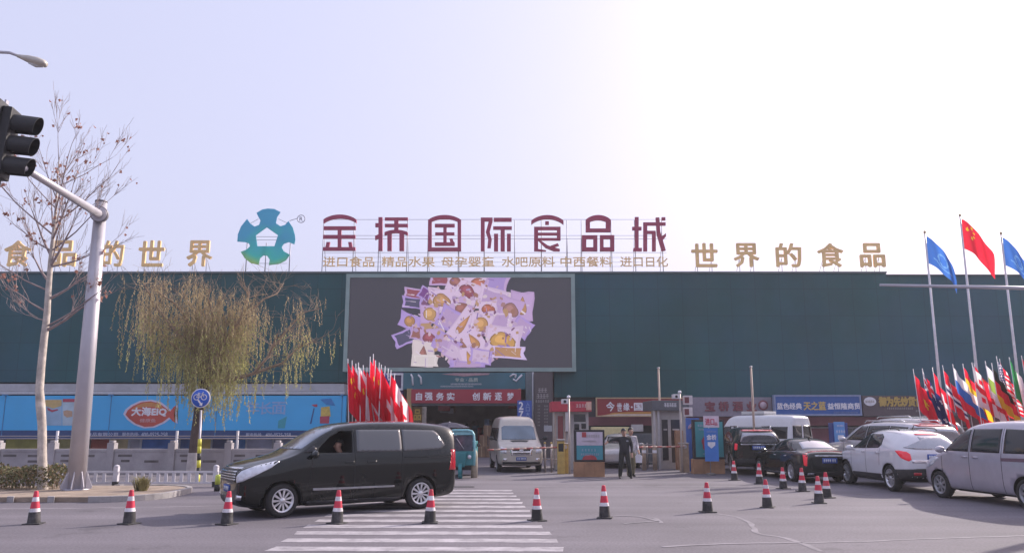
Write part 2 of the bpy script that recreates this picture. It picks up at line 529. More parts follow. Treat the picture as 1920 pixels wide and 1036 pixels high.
# windows and shop goods seen under the billboard and along the right-hand shops
rr = random.Random(11)
shopc = [(.55, .5, .13), (.5, .46, .2), (.38, .09, .07), (.62, .55, .3), (.06, .16, .42), (.05, .17, .5), (.45, .43, .5), (.5, .3, .08)]
glz = mat('shop_glass', (.025, .028, .032), .12, vary=.2, scale=.8, spec=.8)
def shop_window(px0, px1, py0, py1, D, c, frame='pale_metal'):
    x0, x1, z0, z1 = rect(px0, py0, px1, py1, D)
    w = MB().box(x0, x1, D - Dm, D - Dm + .06, max(z0, .05), z1).build('window', glz if c is None else mat('poster_%d_%d_%d' % tuple(int(q * 99) for q in c), c, .6, vary=.25, scale=1.3), mall)
    f = MB()
    f.box(x0 - .06, x0 - .002, D - Dm - .04, D - Dm + .1, 0, z1 + .05)
    f.box(x1 + .002, x1 + .06, D - Dm - .04, D - Dm + .1, 0, z1 + .05)
    f.box(x0 - .0599, x1 + .0599, D - Dm - .039, D - Dm + .099, z1 + .005, z1 + .06)
    f.build('window_frame', MATS[frame], w)
cuts = [(-40, 8, (.45, .43, .5)), (10, 84, (.52, .48, .13)), (86, 108, (.45, .42, .47)), (110, 140, (.55, .5, .2)), (142, 168, (.42, .40, .45)), (170, 205, (.38, .09, .07)), (206, 240, (.62, .5, .27)), (244, 262, (.42, .40, .47)),
        (266, 335, (.05, .16, .47)), (338, 372, (.06, .12, .3)), (374, 395, (.6, .42, .12)), (398, 425, (.08, .09, .2)), (428, 460, (.05, .17, .4)), (463, 510, (.42, .42, .55)), (513, 580, (.3, .3, .4))]
for a, c, k in cuts: shop_window(a, c, 821, 851, 48.6, k)
for a, c, k in ((1115, 1185, None), (1300, 1340, None), (1345, 1400, None), (1405, 1450, None), (1462, 1500, (.33, .13, .16)), (1505, 1570, (.30, .12, .15)), (1578, 1640, None), (1645, 1700, (.28, .1, .13)), (1705, 1770, None), (1775, 1850, (.3, .1, .12)), (1855, 1930, None), (1935, 2010, None)):
    shop_window(a, c, 802, 850, 49.9, k)
MB().box(W(1040, 790, 49.2).x, xR, -1.2, -.002, W(0, 797, 49).z, W(0, 781, 49).z).build('awning', mat('maroon_awning', (.22, .085, .1), .75, vary=.2, scale=1), mall)
# portal: side piers, soffit, and the dim hall behind with its back wall
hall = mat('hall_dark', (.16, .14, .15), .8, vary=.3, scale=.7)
b = MB()
b.box(xe0 - .4, xe0, 1.0, 14, 0, zscr).box(xe1, xe1 + .4, 1.0, 14, 0, zscr).box(xe0, xe1, 13.5, 14, 0, zscr)
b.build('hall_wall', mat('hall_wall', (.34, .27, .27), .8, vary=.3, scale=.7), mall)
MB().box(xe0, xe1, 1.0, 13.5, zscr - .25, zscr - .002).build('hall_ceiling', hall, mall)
# inside: stall fronts, red goods, pale lightboxes on the hall's back wall
sx0, sx1 = W(800, 780, 60).x, W(960, 780, 60).x
for i in range(22):
    x = sx0 - .5 + (sx1 - sx0 + 1.0) * i / 21
    c = rr.choice([(.6, .10, .10), (.5, .35, .22), (.65, .6, .6), (.3, .22, .2), (.5, .25, .16), (.2, .27, .4), (.62, .2, .2)])
    MB().box(x, x + rr.uniform(.35, .7), 5.5 + rr.uniform(0, 6), 12.4, 0, rr.uniform(1.1, 2.3)).build('stall', mat('goods_%d' % int(c[0] * 1000 + c[1] * 100), c, .7, vary=.4, scale=3), mall)
for i in range(9):
    x = rr.uniform(sx0, sx1)
    z = rr.uniform(2.5, 3.4)
    MB().box(x, x + rr.uniform(.3, .8), 4.5 + i * .5, 4.6 + i * .5, z, z + rr.uniform(.2, .5)).build('hanging_board', mat(*[('board_red', (.4, .08, .09)), ('board_pale', (.5, .48, .5)), ('board_brown', (.3, .17, .12))][i % 3]), mall)

# ================================================================ SIGNS ON THE HALL
steel = mat('thin_steel', (.30, .30, .36), .5, .4)
gold = mat('gold_letters', (.86, .58, .26), .55, .0, vary=.12, scale=2)
wine = mat('wine_red_letters', (.36, .045, .105), .5, vary=.10, scale=1)
def brace(bm, x, z0, z1, y, r=.022):
    bm.tube([(x, y, z0), (x, y, z1)], r, 6)
# main sign
Ds = 50.3
sg = empty('rooftop_sign', (0, Ds, ztop + .1), 'big wine red rooftop letters with small gold letters below, above the screen', 'rooftop sign')
ZB = ztop + .1
def lp(zx, zy, mode):
    """corner of a stroke, read off an enlargement of the photograph -> metres on the sign's plane"""
    px, py = (430 + zx / 3.765, 370 + zy / 3.765) if mode == 1 else (900 + zx / 5.053, 380 + zy / 5.053)
    w = W(px, py, Ds)
    return (w.x, w.z - ZB)
def arch(zx0, zx1, ze, zp, th, mode, n=14):
    top, bot = [], []
    for i in range(n + 1):
        t = i / n
        x = zx0 + (zx1 - zx0) * t
        k = 1 - (2 * t - 1) ** 2
        k = k ** .85
        top.append(lp(x, ze + (zp - ze) * k, mode))
        bot.append(lp(x, ze + th + (zp - ze) * k, mode))
    return top + bot[::-1]
def glyph(name, mode, rects=(), polys=(), arches=()):
    b = MB()
    dd = 0.0
    for a in rects:
        b.prism([lp(a[0], a[1], mode), lp(a[2], a[1], mode), lp(a[2], a[3], mode), lp(a[0], a[3], mode)], -.16 - dd, 0 + dd); dd += .003
    for p_ in polys:
        b.prism([lp(x, y, mode) for x, y in p_], -.16 - dd, 0 + dd); dd += .003
    for a in arches:
        b.prism(arch(*a, mode), -.16 - dd, 0 + dd); dd += .003
    b.build(name, wine, sg)
glyph('letter', 1, [(668, 207, 895, 232), (665, 268, 892, 293), (768, 232, 793, 356), (665, 354, 892, 378)], [[(690, 318), (714, 318), (706, 356), (682, 356)], [(842, 318), (866, 318), (872, 356), (848, 356)]], [(668, 900, 160, 125, 26)])
glyph('letter', 1, [(1055, 143, 1083, 380), (1033, 185, 1065, 212), (1100, 145, 1262, 165), (1100, 190, 1262, 212), (1166, 150, 1195, 240), (1118, 255, 1148, 380), (1203, 255, 1235, 380)], [[(1032, 275), (1060, 262), (1060, 290), (1032, 303)]], [(1098, 1262, 250, 232, 22)])
glyph('letter', 1, [(1405, 163, 1430, 382), (1612, 163, 1637, 382), (1405, 356, 1637, 382), (1452, 190, 1592, 213), (1455, 250, 1590, 270), (1452, 320, 1592, 343), (1512, 200, 1535, 330)], [[(1555, 296), (1575, 292), (1588, 320), (1562, 322)]], [(1405, 1637, 163, 128, 26)])
glyph('letter', 2, [(8, 145, 45, 462), (8, 145, 120, 180), (130, 147, 300, 182), (125, 228, 302, 258), (195, 250, 235, 462), (133, 298, 172, 462), (255, 298, 292, 462)], [[(84, 178), (120, 178), (92, 280), (112, 350), (102, 432), (70, 432), (78, 350), (56, 283)]])
glyph('letter', 2, [(617, 180, 652, 212), (512, 232, 550, 462), (512, 232, 762, 262), (728, 232, 762, 360), (548, 288, 730, 310), (548, 338, 762, 360)], [[(550, 360), (585, 370), (640, 408), (755, 442), (755, 462), (700, 462), (620, 430)], [(735, 388), (748, 410), (690, 428), (668, 412)], [(550, 442), (625, 455), (625, 463), (548, 463)]], [(485, 790, 176, 122, 36)])
glyph('letter', 2, [(1000, 165, 1040, 282), (1190, 165, 1235, 282), (1005, 248, 1232, 282), (965, 312, 1110, 347), (965, 426, 1110, 462), (965, 312, 1005, 462), (1072, 312, 1110, 462), (1135, 312, 1270, 347), (1135, 426, 1270, 462), (1135, 312, 1168, 462), (1232, 312, 1270, 462)], [], [(1000, 1235, 166, 122, 46)])
glyph('letter', 2, [(1465, 140, 1500, 440), (1440, 232, 1527, 264), (1545, 190, 1755, 219), (1545, 190, 1581, 462), (1580, 270, 1660, 298), (1628, 285, 1662, 462), (1718, 142, 1752, 170)], [[(1452, 432), (1530, 432), (1530, 462), (1448, 462)], [(1662, 145), (1695, 145), (1704, 280), (1756, 455), (1720, 462), (1672, 300)], [(1757, 292), (1757, 325), (1722, 368), (1692, 346)]])
b = MB()
for py in (411, 441, 447, 473, 482, 491, 499):
    a = W(606, py, Ds); c = W(1250, py, Ds)
    b.tube([(a.x, .06, a.z - ZB), (c.x, .06, c.z - ZB)], .014 if py < 480 else .010, 5)
for px in (607, 664, 711, 764, 803, 860, 908, 965, 1015, 1063, 1090, 1146, 1190, 1241):
    a = W(px, 412, Ds)
    b.tube([(a.x, .1, 0), (a.x, .1, a.z - ZB)], .026, 6)
    b.tube([(a.x, .1, a.z - ZB - .4), (a.x, 1.3, -.1)], .018, 5)
b.build('frame', steel, sg)
for s_, a, c in (('进口食品', 606, 702), ('精品水果', 716, 815), ('母孕婴童', 828, 927), ('水吧原料', 941, 1040), ('中西餐料', 1051, 1148), ('进口日化', 1163, 1252)):
    ptext(s_, a, 481, c, 500, Ds - .02, gold, sg, depth=.05, bold=.012, name='small_letters')
for nm, items, lab in (('rooftop_lettering', (('食', 10, 58), ('品', 95, 143), ('的', 194, 232), ('世', 262, 308), ('界', 352, 398)), 'row of five gold letters on posts along the left roof edge beyond the bare tree'),
                       ('rooftop_lettering', (('世', 1297, 1344), ('界', 1376, 1422), ('的', 1455, 1501), ('食', 1533, 1580), ('品', 1612, 1657)), 'row of five gold letters on posts along the right roof edge near the tall flagpoles')):
    g = empty(nm, (0, 50.5, ztop + .1), lab, 'rooftop sign', 'gold rooftop slogans')
    for ch, a, c in items:
        ptext(ch, a, 452 if a < 500 else 457, c, 499 if a < 500 else 500, 50.5, gold, g, depth=.14, bold=.020, name='letter')
        for q in (a + 10, c - 10):
            w = W(q, 475, 50.5)
            b = MB()
            brace(b, w.x, 0, w.z - g.location.z, .04, .02)
            b.build('post', steel, g)
            MB().tube([(w.x, .04, w.z - g.location.z - .3), (w.x, 1.2, -.15)], .015, 5).build('stay', steel, g)
# the five-petalled emblem
lg = empty('rooftop_emblem', (W(499, 500, 50.3).x, 50.3, ztop + .1), 'round five petalled blue green emblem with a pentagon hole on the roof edge', 'rooftop emblem')
def lq(zx, zy):
    w = W(430 + zx / 3.765, 370 + zy / 3.765, 50.3)
    return (w.x - lg.location.x, w.z - lg.location.z)
outer = [(205, 135), (194, 110), (235, 86), (275, 80), (320, 83), (362, 105), (338, 140), (330, 183), (362, 205), (395, 195), (418, 168), (448, 212), (463, 262), (467, 300), (460, 332), (420, 316), (385, 328), (370, 352), (385, 380), (428, 405), (400, 445), (350, 470), (280, 478), (287, 440), (268, 412), (240, 410), (218, 430), (208, 477), (150, 462), (110, 430), (82, 385), (125, 368), (148, 345), (140, 325), (110, 316), (58, 312), (62, 262), (85, 205), (127, 153), (150, 185), (180, 207), (212, 195), (222, 165)]
hole = [(265, 212), (345, 268), (320, 345), (200, 345), (188, 268)]
bm = bmesh.new()
es = []
for loop in (outer, hole):
    vs = [bm.verts.new((lq(*p)[0], 0, lq(*p)[1])) for p in loop]
    for i in range(len(vs)): es.append(bm.edges.new((vs[i], vs[(i + 1) % len(vs)])))
bmesh.ops.triangle_fill(bm, edges=es, use_beauty=True)
r_ = bmesh.ops.extrude_face_region(bm, geom=list(bm.faces))
for g in r_['geom']:
    if isinstance(g, bmesh.types.BMVert): g.co.y -= .06
for _ in range(2):
    bmesh.ops.subdivide_edges(bm, edges=[e for e in bm.edges if e.calc_length() > .45], cuts=1)
    bmesh.ops.triangulate(bm, faces=[f for f in bm.faces if len(f.verts) > 4])
bmesh.ops.recalc_face_normals(bm, faces=bm.faces)
me = bpy.data.meshes.new('petals')
bm.to_mesh(me); bm.free()
em = mat('emblem_enamel', (.09, .36, .45), .4, vary=.08, scale=1)
n, l = em.node_tree.nodes, em.node_tree.links
tc = [x for x in n if x.type == 'TEX_COORD'][0]
sp = n.new('ShaderNodeSeparateXYZ'); l.new(tc.outputs['Object'], sp.inputs[0])
nz = n.new('ShaderNodeTexNoise'); nz.inputs['Scale'].default_value = .55; nz.inputs['Detail'].default_value = 1; l.new(tc.outputs['Object'], nz.inputs['Vector'])
ad = n.new('ShaderNodeMath'); ad.operation = 'MULTIPLY_ADD'; ad.inputs[1].default_value = .16; l.new(sp.outputs['Z'], ad.inputs[0]); l.new(nz.outputs['Fac'], ad.inputs[2])
cr = n.new('ShaderNodeValToRGB')
cr.color_ramp.elements[0].position = .45; cr.color_ramp.elements[0].color = (.46, .60, .26, 1)
cr.color_ramp.elements[1].position = 1.45 if False else 1.0; cr.color_ramp.elements[1].color = (.15, .46, .62, 1)
e = cr.color_ramp.elements.new(.68); e.color = (.13, .56, .55, 1)
l.new(ad.outputs[0], cr.inputs[0]); l.new(cr.outputs[0], n['Principled BSDF'].inputs['Base Color'])
tl_ = n.new('ShaderNodeBsdfTranslucent'); l.new(cr.outputs[0], tl_.inputs['Color'])     # translucent acrylic petals with the sun behind them
mk = n.new('ShaderNodeMixShader'); mk.inputs[0].default_value = .55
l.new(n['Principled BSDF'].outputs[0], mk.inputs[1]); l.new(tl_.outputs[0], mk.inputs[2]); l.new(mk.outputs[0], n['Material Output'].inputs['Surface'])
link('petals', me, em, lg)
b = MB()
for px in (463, 499, 544):
    w = W(px, 455, 50.3)
    brace(b, w.x - lg.location.x, 0, w.z - lg.location.z, .08, .035)
for py in (443, 449, 493):
    a, c = W(470, py, 50.3), W(538, py, 50.3)
    b.tube([(a.x - lg.location.x, .09, a.z - lg.location.z), (c.x - lg.location.x, .09, c.z - lg.location.z)], .015, 5)
a, c = lq(425, 165), lq(480, 148)
b.tube([(a[0], .0, a[1]), (c[0], 0, c[1])], .02, 5)
a, c = lq(345, 150), lq(410, 180); b.tube([(a[0], .05, a[1]), (c[0], .05, c[1])], .015, 5)
a, c = lq(205, 150), lq(150, 180); b.tube([(a[0], .05, a[1]), (c[0], .05, c[1])], .015, 5)
b.build('frame', steel, lg)
cx_, cz_ = lq(507, 151)
tr = MB()
pts = [(cx_ + .25 * math.cos(6.2832 * i / 24), 0, cz_ + .25 * math.sin(6.2832 * i / 24)) for i in range(25)]
tr.tube(pts, .026, 6).build('trademark_ring', steel, lg)
text('R', cx_ - .10, cx_ + .10, cz_ - .13, cz_ + .13, .01, steel, lg, depth=.03, bold=.02, name='trademark_letter')

# ---------------------------------------------------------------- LED screen
Dl = 49.3
led = empty('led_screen', (W(862, 695, Dl).x, Dl, W(0, 695, Dl).z), 'huge dark LED screen showing a heap of packaged snacks over the entrance', 'screen')
pframe('frame', 646, 513, 1079, 696, Dl - .12, .9, .24, mat('screen_frame', (.27, .36, .34), .5, .1, vary=.12, scale=1), led)
pboard('panel', 653, 520, 1072, 689, Dl, .3, mat('screen_panel', (.017, .016, .021), .35, vary=.06, scale=.5, emit=(.05, .047, .066), estr=.40), led)
attr_mat('screen_picture', emission=True, strength=.46)
def screen_picture():
    rr = random.Random(21)
    b = bmesh.new()
    cl = b.loops.layers.float_color.new('Col')
    L = led.location
    layer = [0]
    def poly(pts, col, k=None):
        layer[0] += 1
        y = -.012 - .0007 * layer[0]
        vs = []
        for (x, z) in pts:
            px, py = 730 + x / 5.18, 500 + z / 5.18
            py = min(max(py, 520), 688.5); px = min(max(px, 653), 1072)
            w = W(px, py, Dl)
            vs.append(b.verts.new((w.x - L.x, y, w.z - L.z)))
        try: f = b.faces.new(vs)
        except Exception: return
        for lo in f.loops: lo[cl] = (*col, 1)
    def packet(cx, cz, w, h, a, edge, fill, kind, ripple=.06):
        def ring(sc, jag):
            o = []
            for (sx, sz) in ((-1, -1), (1, -1), (1, 1), (-1, 1)):
                o.append((sx * w * sc, sz * h * sc))
            q = []
            for i in range(4):
                p0, p1 = o[i], o[(i + 1) % 4]
                for t in (0, .25, .5, .75):
                    x, z = p0[0] + (p1[0] - p0[0]) * t, p0[1] + (p1[1] - p0[1]) * t
                    pin = 1 - (.09 if t == .5 else .05 if t else 0) + rr.uniform(-jag, jag)
                    x, z = x * pin, z * pin
                    q.append((cx + x * math.cos(a) - z * math.sin(a), cz + x * math.sin(a) + z * math.cos(a)))
            return q
        poly(ring(1, ripple), edge)
        poly(ring(.9, ripple), tuple(min(1, c * 1.12) for c in edge))
        if kind == 'plain': poly(ring(.74, .05), fill)
        if kind == 'blob' or kind == 'egg' or kind == 'leg':
            for s_, c_ in ((.62, tuple(q * .55 for q in fill)), (.55, fill), (.3, tuple(min(1, q * 1.35) for q in fill))):
                pts = []
                for i in range(18):
                    t = 6.283 * i / 18
                    r_ = 1 + (.16 * math.sin(2 * t + 1) + .10 * math.sin(3 * t) if kind == 'blob' else 0)
                    sx = w * s_ * r_ * (1 if kind != 'leg' else .55 + .4 * math.sin(t))
                    sz = h * s_ * r_
                    if kind == 'egg': sx = sz = min(w, h) * s_ * 1.1
                    x, z = math.cos(t) * sx - (w * .08 if s_ == .3 else 0), math.sin(t) * sz - (h * .08 if s_ == .3 else 0)
                    pts.append((cx + x * math.cos(a) - z * math.sin(a), cz + x * math.sin(a) + z * math.cos(a)))
                poly(pts, c_)
        for _ in range(3):       # creases and print on the film
            x, z = rr.uniform(-.8, .8) * w, rr.uniform(-.8, .8) * h
            l_, t_ = rr.uniform(.1, .4) * w, rr.uniform(.02, .06) * h
            aa = a + rr.choice((0, 1.57, .6))
            X, Z = cx + x * math.cos(a) - z * math.sin(a), cz + x * math.sin(a) + z * math.cos(a)
            q = [(-l_, -t_), (l_, -t_), (l_, t_), (-l_, t_)]
            c_ = rr.choice(((.86, .74, .9), (.3, .18, .5), (.75, .6, .82), (.5, .36, .66)))
            poly([(X + u * math.cos(aa) - v * math.sin(aa), Z + u * math.sin(aa) + v * math.cos(aa)) for u, v in q], c_)
    lil, lil2, pale = (.56, .38, .68), (.46, .32, .72), (.72, .54, .78)
    tan, brown, red, navy = (.56, .30, .15), (.36, .15, .14), (.34, .09, .13), (.10, .09, .18)
    packs = [(500, 120, 110, 60, 0, lil, red, 'plain'), (650, 150, 90, 80, .2, pale, brown, 'blob'), (870, 170, 130, 100, -.1, pale, (.5, .17, .13), 'blob'), (1040, 160, 110, 100, .2, lil, lil2, 'plain'),
             (240, 262, 95, 50, .15, lil, red, 'plain'), (225, 350, 95, 55, .1, lil2, navy, 'plain'), (350, 260, 60, 60, .5, lil2, (.22, .07, .3), 'plain'), (760, 240, 120, 100, .5, pale, red, 'blob'), (1000, 330, 140, 120, .3, pale, lil, 'plain'),
             (1290, 380, 110, 140, .05, lil, tan, 'leg'), (1180, 420, 110, 110, .3, lil, (.4, .2, .2), 'blob'), (510, 330, 120, 115, .02, pale, tan, 'blob'), (700, 400, 90, 90, -.6, lil, brown, 'blob'), (960, 410, 90, 75, -.1, pale, (.48, .15, .1), 'blob'),
             (200, 530, 105, 75, .35, lil2, (.5, .26, .12), 'egg'), (395, 460, 95, 90, 0, lil, (.62, .36, .16), 'egg'), (600, 520, 130, 110, .5, lil2, lil, 'plain'), (1290, 590, 90, 90, .6, lil2, lil, 'plain'), (1060, 540, 120, 100, .1, pale, lil, 'plain'),
             (720, 560, 80, 170, .65, pale, (.55, .26, .12), 'leg'), (890, 560, 110, 100, .2, pale, (.62, .34, .15), 'egg'), (150, 690, 105, 70, -.4, lil2, navy, 'plain'), (270, 640, 60, 70, .2, lil, brown, 'plain'), (390, 690, 90, 85, 0, lil, red, 'blob'),
             (330, 850, 110, 130, .1, (.74, .62, .68), brown, 'leg'), (560, 760, 130, 90, .55, lil2, lil, 'plain'), (820, 720, 95, 130, -.6, pale, (.55, .27, .12), 'leg'), (690, 860, 170, 75, .5, lil, pale, 'plain'), (1100, 720, 175, 140, .05, pale, (.68, .38, .13), 'blob'), (1150, 830, 170, 60, .05, (.7, .55, .9), tan, 'plain'),
             (780, 890, 75, 120, -.35, pale, (.55, .28, .1), 'leg'), (890, 870, 110, 75, .15, lil2, pale, 'plain'), (350, 910, 125, 55, .02, (.8, .7, .74), (.82, .72, .75), 'plain'), (760, 960, 180, 40, .1, lil2, lil, 'plain')]
    def scraps(n, s0, s1):
        pal = [(.74, .52, .66), (.62, .44, .66), (.50, .34, .62), (.40, .19, .15), (.55, .33, .19), (.24, .10, .22), (.80, .64, .74), (.66, .44, .50), (.45, .24, .26)]
        for _ in range(n):
            t, q = rr.uniform(0, 6.283), rr.random() ** .5
            x, z = 740 + 540 * q * math.cos(t) * (.92 if math.cos(t) < 0 else 1), 530 + 410 * q * math.sin(t)
            sz, a0 = rr.uniform(s0, s1), rr.uniform(0, 6.28)
            k = rr.randint(4, 7)
            st_ = rr.uniform(.35, 1)
            pts = []
            for i in range(k):
                a = 6.283 * i / k
                r_ = sz * rr.uniform(.65, 1.2)
                u_, v_ = r_ * math.cos(a), r_ * st_ * math.sin(a)
                pts.append((x + u_ * math.cos(a0) - v_ * math.sin(a0), z + u_ * math.sin(a0) + v_ * math.cos(a0)))
            poly(pts, rr.choice(pal))
    scraps(90, 30, 80)
    for p_ in packs: packet(p_[0], p_[1], p_[2] * 1.04, p_[3] * 1.04, p_[4], p_[5], p_[6], p_[7], .10)
    scraps(170, 8, 30)
    me = bpy.data.meshes.new('picture')
    b.to_mesh(me); b.free()
    link('picture', me, MATS['screen_picture'], led)
screen_picture()

# ---------------------------------------------------------------- writing over and beside the entrance
white = mat('sign_white', (.72, .70, .74), .6)
def sign(name, px0, py0, px1, py1, D, th, m, label, cat='shop sign', group=None, frame=None, fw=.07):
    x0, x1, z0, z1 = rect(px0, py0, px1, py1, D)
    o = empty(name, ((x0 + x1) / 2, D, z0), label, cat, group)
    pboard('panel', px0, py0, px1, py1, D, th, m, o)
    if frame: pframe('frame', px0 - 1.5, py0 - 1.5, px1 + 1.5, py1 + 1.5, D - .05, th + .03, fw, frame, o)
    return o
t = sign('entrance_banner', 756, 698, 985, 729, 49.0, .15, mat('teal_banner', (.05, .15, .19), .6, vary=.3, scale=.35), 'teal and navy printed banner directly under the LED screen', 'banner')
pale_m = mat('banner_pale', (.42, .47, .43), .7)
ptext('专业 · 品质', 853, 708, 896, 715, 48.99, pale_m, t, bold=.03)
bars(845, 718, 902, 721, 48.99, white, t, 1); bars(826, 722.5, 888, 725, 48.99, white, t, 2)
b = MB()
def st(o, px, py, D): w = W(px, py, D); return (w.x - o.location.x, D - o.location.y, w.z - o.location.z)
for pts in ([(956, 706), (962, 701), (967, 702), (966, 708)], [(962, 710), (968, 714), (973, 708), (979, 702)], [(770, 701), (773, 706), (774, 722)], [(784, 702), (789, 707), (790, 720)]):
    b.tube([st(t, x, y, 48.97) for x, y in pts], .06, 5)
b.build('printed_strokes', white, t)
b = MB()
b.prism([(st(t, x, y, 48.98)[0], st(t, x, y, 48.98)[2]) for x, y in ((828, 701), (850, 699), (919, 699), (916, 702), (870, 705))], -.03, -.02).build('printed_shape', mat('banner_pink', (.4, .25, .28), .7), t)
t = sign('red_banner', 771, 729, 977, 755, 45.5, .25, mat('banner_red', (.32, .035, .055), .7, vary=.10, scale=.8), 'long red cloth banner with white lettering across the entrance gateway', 'banner')
for ch, a, c in zip('自强务实创新逐梦', (780, 797, 818, 838, 886, 906, 928, 951), (791, 811, 832, 852, 899, 921, 941, 963)):
    ptext(ch, a, 735.5, c, 749.5, 45.49, white, t, depth=.012, bold=.03)
ar = empty('gateway_arch', (W(870, 800, 45.8).x, 45.8, 0), 'ochre posts and beam carrying the red banner at the entrance', 'gateway')
ochre = mat('ochre_paint', (.42, .30, .15), .7, vary=.2, scale=1.5)
for a, c in ((762, 771), (972, 977)):
    x0, x1, z0, z1 = rect(a, 728, c, 880, 45.8)
    MB().box(x0 - ar.location.x, x1 - ar.location.x, -.15, .25, 0, z1).build('post', ochre, ar)
x0, x1, z0, z1 = rect(771.5, 755, 971.5, 760, 45.8)
MB().box(x0 - ar.location.x, x1 - ar.location.x, -.1, .2, z0, z1).build('beam', mat('grey_beam', (.10, .11, .13), .6), ar)
t = sign('wall_panel', 690, 697, 757, 738, 49.2, .2, mat('plum_panel', (.06, .035, .10), .6), 'dark plum wall panel with a white outlined box left of the entrance banner', 'sign')
pframe('outline', 700, 690 + 9, 756, 731, 49.15, .05, .12, white, t)
for i, (a, c, ch) in enumerate(((747, 760, '食'), (774, 789, '品'))):
    t = sign('shop_lightbox', a, 762, c + 2, 793, 46.5 + .3 * i, .2, mat('mustard_box', (.16, .10, .035), .6), ('small dark lightbox with a mustard character nearest the flag bunch', 'small dark lightbox with a mustard character just inside the ochre gateway post')[i], 'shop sign', 'mustard lightboxes by the entrance')
    ptext(ch, a + 2, 767, c, 787, 46.49 + .3 * i, mat('mustard', (.55, .38, .08), .6), t, bold=.04)
t = sign('notice_panel', 781 + 0, 762, 799, 794, 47.4, .2, mat('cream_panel', (.5, .44, .38), .7), 'cream notice panel beside the mustard lightboxes at the entrance', 'sign')
bars(783, 766, 797, 769, 47.39, mat('notice_ink', (.3, .24, .2), .7), t, 4); bars(783, 773, 797, 776, 47.39, MATS['notice_ink'], t, 5)
t = sign('hanging_sign', 970, 750, 997, 790, 44.6, .2, mat('cobalt_panel', (.035, .09, .36), .5), 'upright cobalt blue sign with a white number right of the entrance', 'sign')
ptext('2', 973, 753, 981, 767, 44.59, white, t, bold=.03); ptext('7', 973, 770, 981, 782, 44.59, white, t, bold=.03); ptext('号', 973, 784, 981, 790, 44.59, white, t, bold=.02)
for i, ch in enumerate('入口大门'): ptext(ch, 986, 753 + i * 9.5, 993, 761 + i * 9.5, 44.59, mat('sign_pale_blue', (.3, .4, .6), .6), t, bold=.01)
pl = empty('directory_pillar', (W(1019, 800, 46).x, 46, 0), 'tall dark brown pillar with pale directory writing right of the entrance', 'pillar')
x0, x1, z0, z1 = rect(1002, 697, 1037, 850, 46)
MB().box(x0 - pl.location.x, x1 - pl.location.x, 0, 1.0, 0, z1).build('shaft', mat('pillar_brown', (.085, .07, .075), .6, vary=.15, scale=1), pl)
pw = mat('pillar_pale', (.36, .33, .33), .7)
bars(1009, 727, 1027, 735, 45.99, pw, pl, 7, 1.25); bars(1006, 738, 1029, 746, 45.99, pw, pl, 8, 1.2); bars(1004, 749, 1032, 754, 45.99, pw, pl, 9)
for i in range(7):
    bars(1008, 759 + 6 * i, 1014, 762 + 6 * i, 45.99, pw, pl, 20 + i); bars(1020, 759 + 6 * i, 1029, 762 + 6 * i, 45.99, pw, pl, 30 + i)
pboard('notice', 1020, 797, 1035, 808, 45.98, .03, mat('notice_grey', (.4, .4, .42), .7), pl)
co_ = empty('service_column', (W(991, 740, 46.8).x, 46.8, 0), 'narrow grey green service column between the banner and the dark pillar', 'column')
x0, x1, z0, z1 = rect(986, 697, 998, 850, 46.8)
MB().box(x0 - co_.location.x, x1 - co_.location.x, 0, .6, 0, z1).build('shaft', mat('column_grey', (.15, .18, .2), .6), co_)
b = MB()
x = W(999.5, 740, 46.7).x - co_.location.x
b.tube([(x, -.05, 0), (x, -.05, z1)], .05, 8).build('downpipe', mat('pale_metal', (.5, .5, .5), .5), co_)

# right-hand shop fascias
f_metal = mat('brass_trim', (.45, .32, .2), .5, .3)
t = sign('shop_sign', 1119, 746, 1286, 779, 47.3, .3, mat('fascia_red', (.25, .022, .028), .5, vary=.1), 'deep red shop fascia with white brush lettering and a gold sweep along its foot', 'shop sign', None, f_metal)
for ch, a, c in (('今', 1137, 1152), ('世', 1157, 1166), ('缘', 1169, 1180), ('·', 1183, 1186), ('国', 1189, 1204.5), ('缘', 1207, 1223), ('V', 1227, 1236)):
    if ch == '·': ptext('.', a, 761, c, 764, 47.29, white, t)
    else: ptext(ch, a, 753 if ch == '今' else 755, c, 770 if ch in '今世' else 769, 47.29, white, t, bold=.03)
b = MB()
q = [(1121, 779), (1135, 777), (1150, 773), (1180, 771.5), (1284, 771), (1284, 779)]
b.prism([(W(x, y, 47.29).x - t.location.x, W(x, y, 47.29).z - t.location.z) for x, y in q], -.016, -.004).build('gold_sweep', mat('sweep_gold', (.5, .24, .06), .6, vary=.3, scale=.8), t)
b = MB()
q = [(1121, 778.7), (1135, 777.5), (1160, 775.5), (1284, 775.5), (1284, 778.7)]
b.prism([(W(x, y, 47.29).x - t.location.x, W(x, y, 47.29).z - t.location.z) for x, y in q], -.022, -.018).build('cream_sweep', mat('sweep_cream', (.55, .48, .4), .6), t)
t = sign('shop_sign', 1290, 744, 1447, 780, 47.9, .3, mat('fascia_grey', (.235, .21, .26), .6, vary=.08), 'mauve grey shop fascia with four dull red characters', 'shop sign')
for ch, a in zip('宝桥酒业', (1322, 1348, 1374, 1400)): ptext(ch, a, 752.5, a + 18, 769.5, 47.89, mat('dull_red', (.20, .055, .075), .6), t, bold=.045, depth=.05)
MB().lathe([(.0, -.03), (.2, -.03), (.2, 0)], 20, 'y', (W(1431, 759, 47.89).x - t.location.x, 0, W(0, 759, 47.89).z - t.location.z)).build('round_mark', mat('mark_pink', (.5, .38, .44), .6), t)
MB().lathe([(.24, -.02), (.30, -.02), (.30, 0)], 20, 'y', (W(1431, 759, 47.89).x - t.location.x, 0, W(0, 759, 47.89).z - t.location.z)).build('round_mark_rim', mat('dull_red', (.2, .05, .07), .6), t)
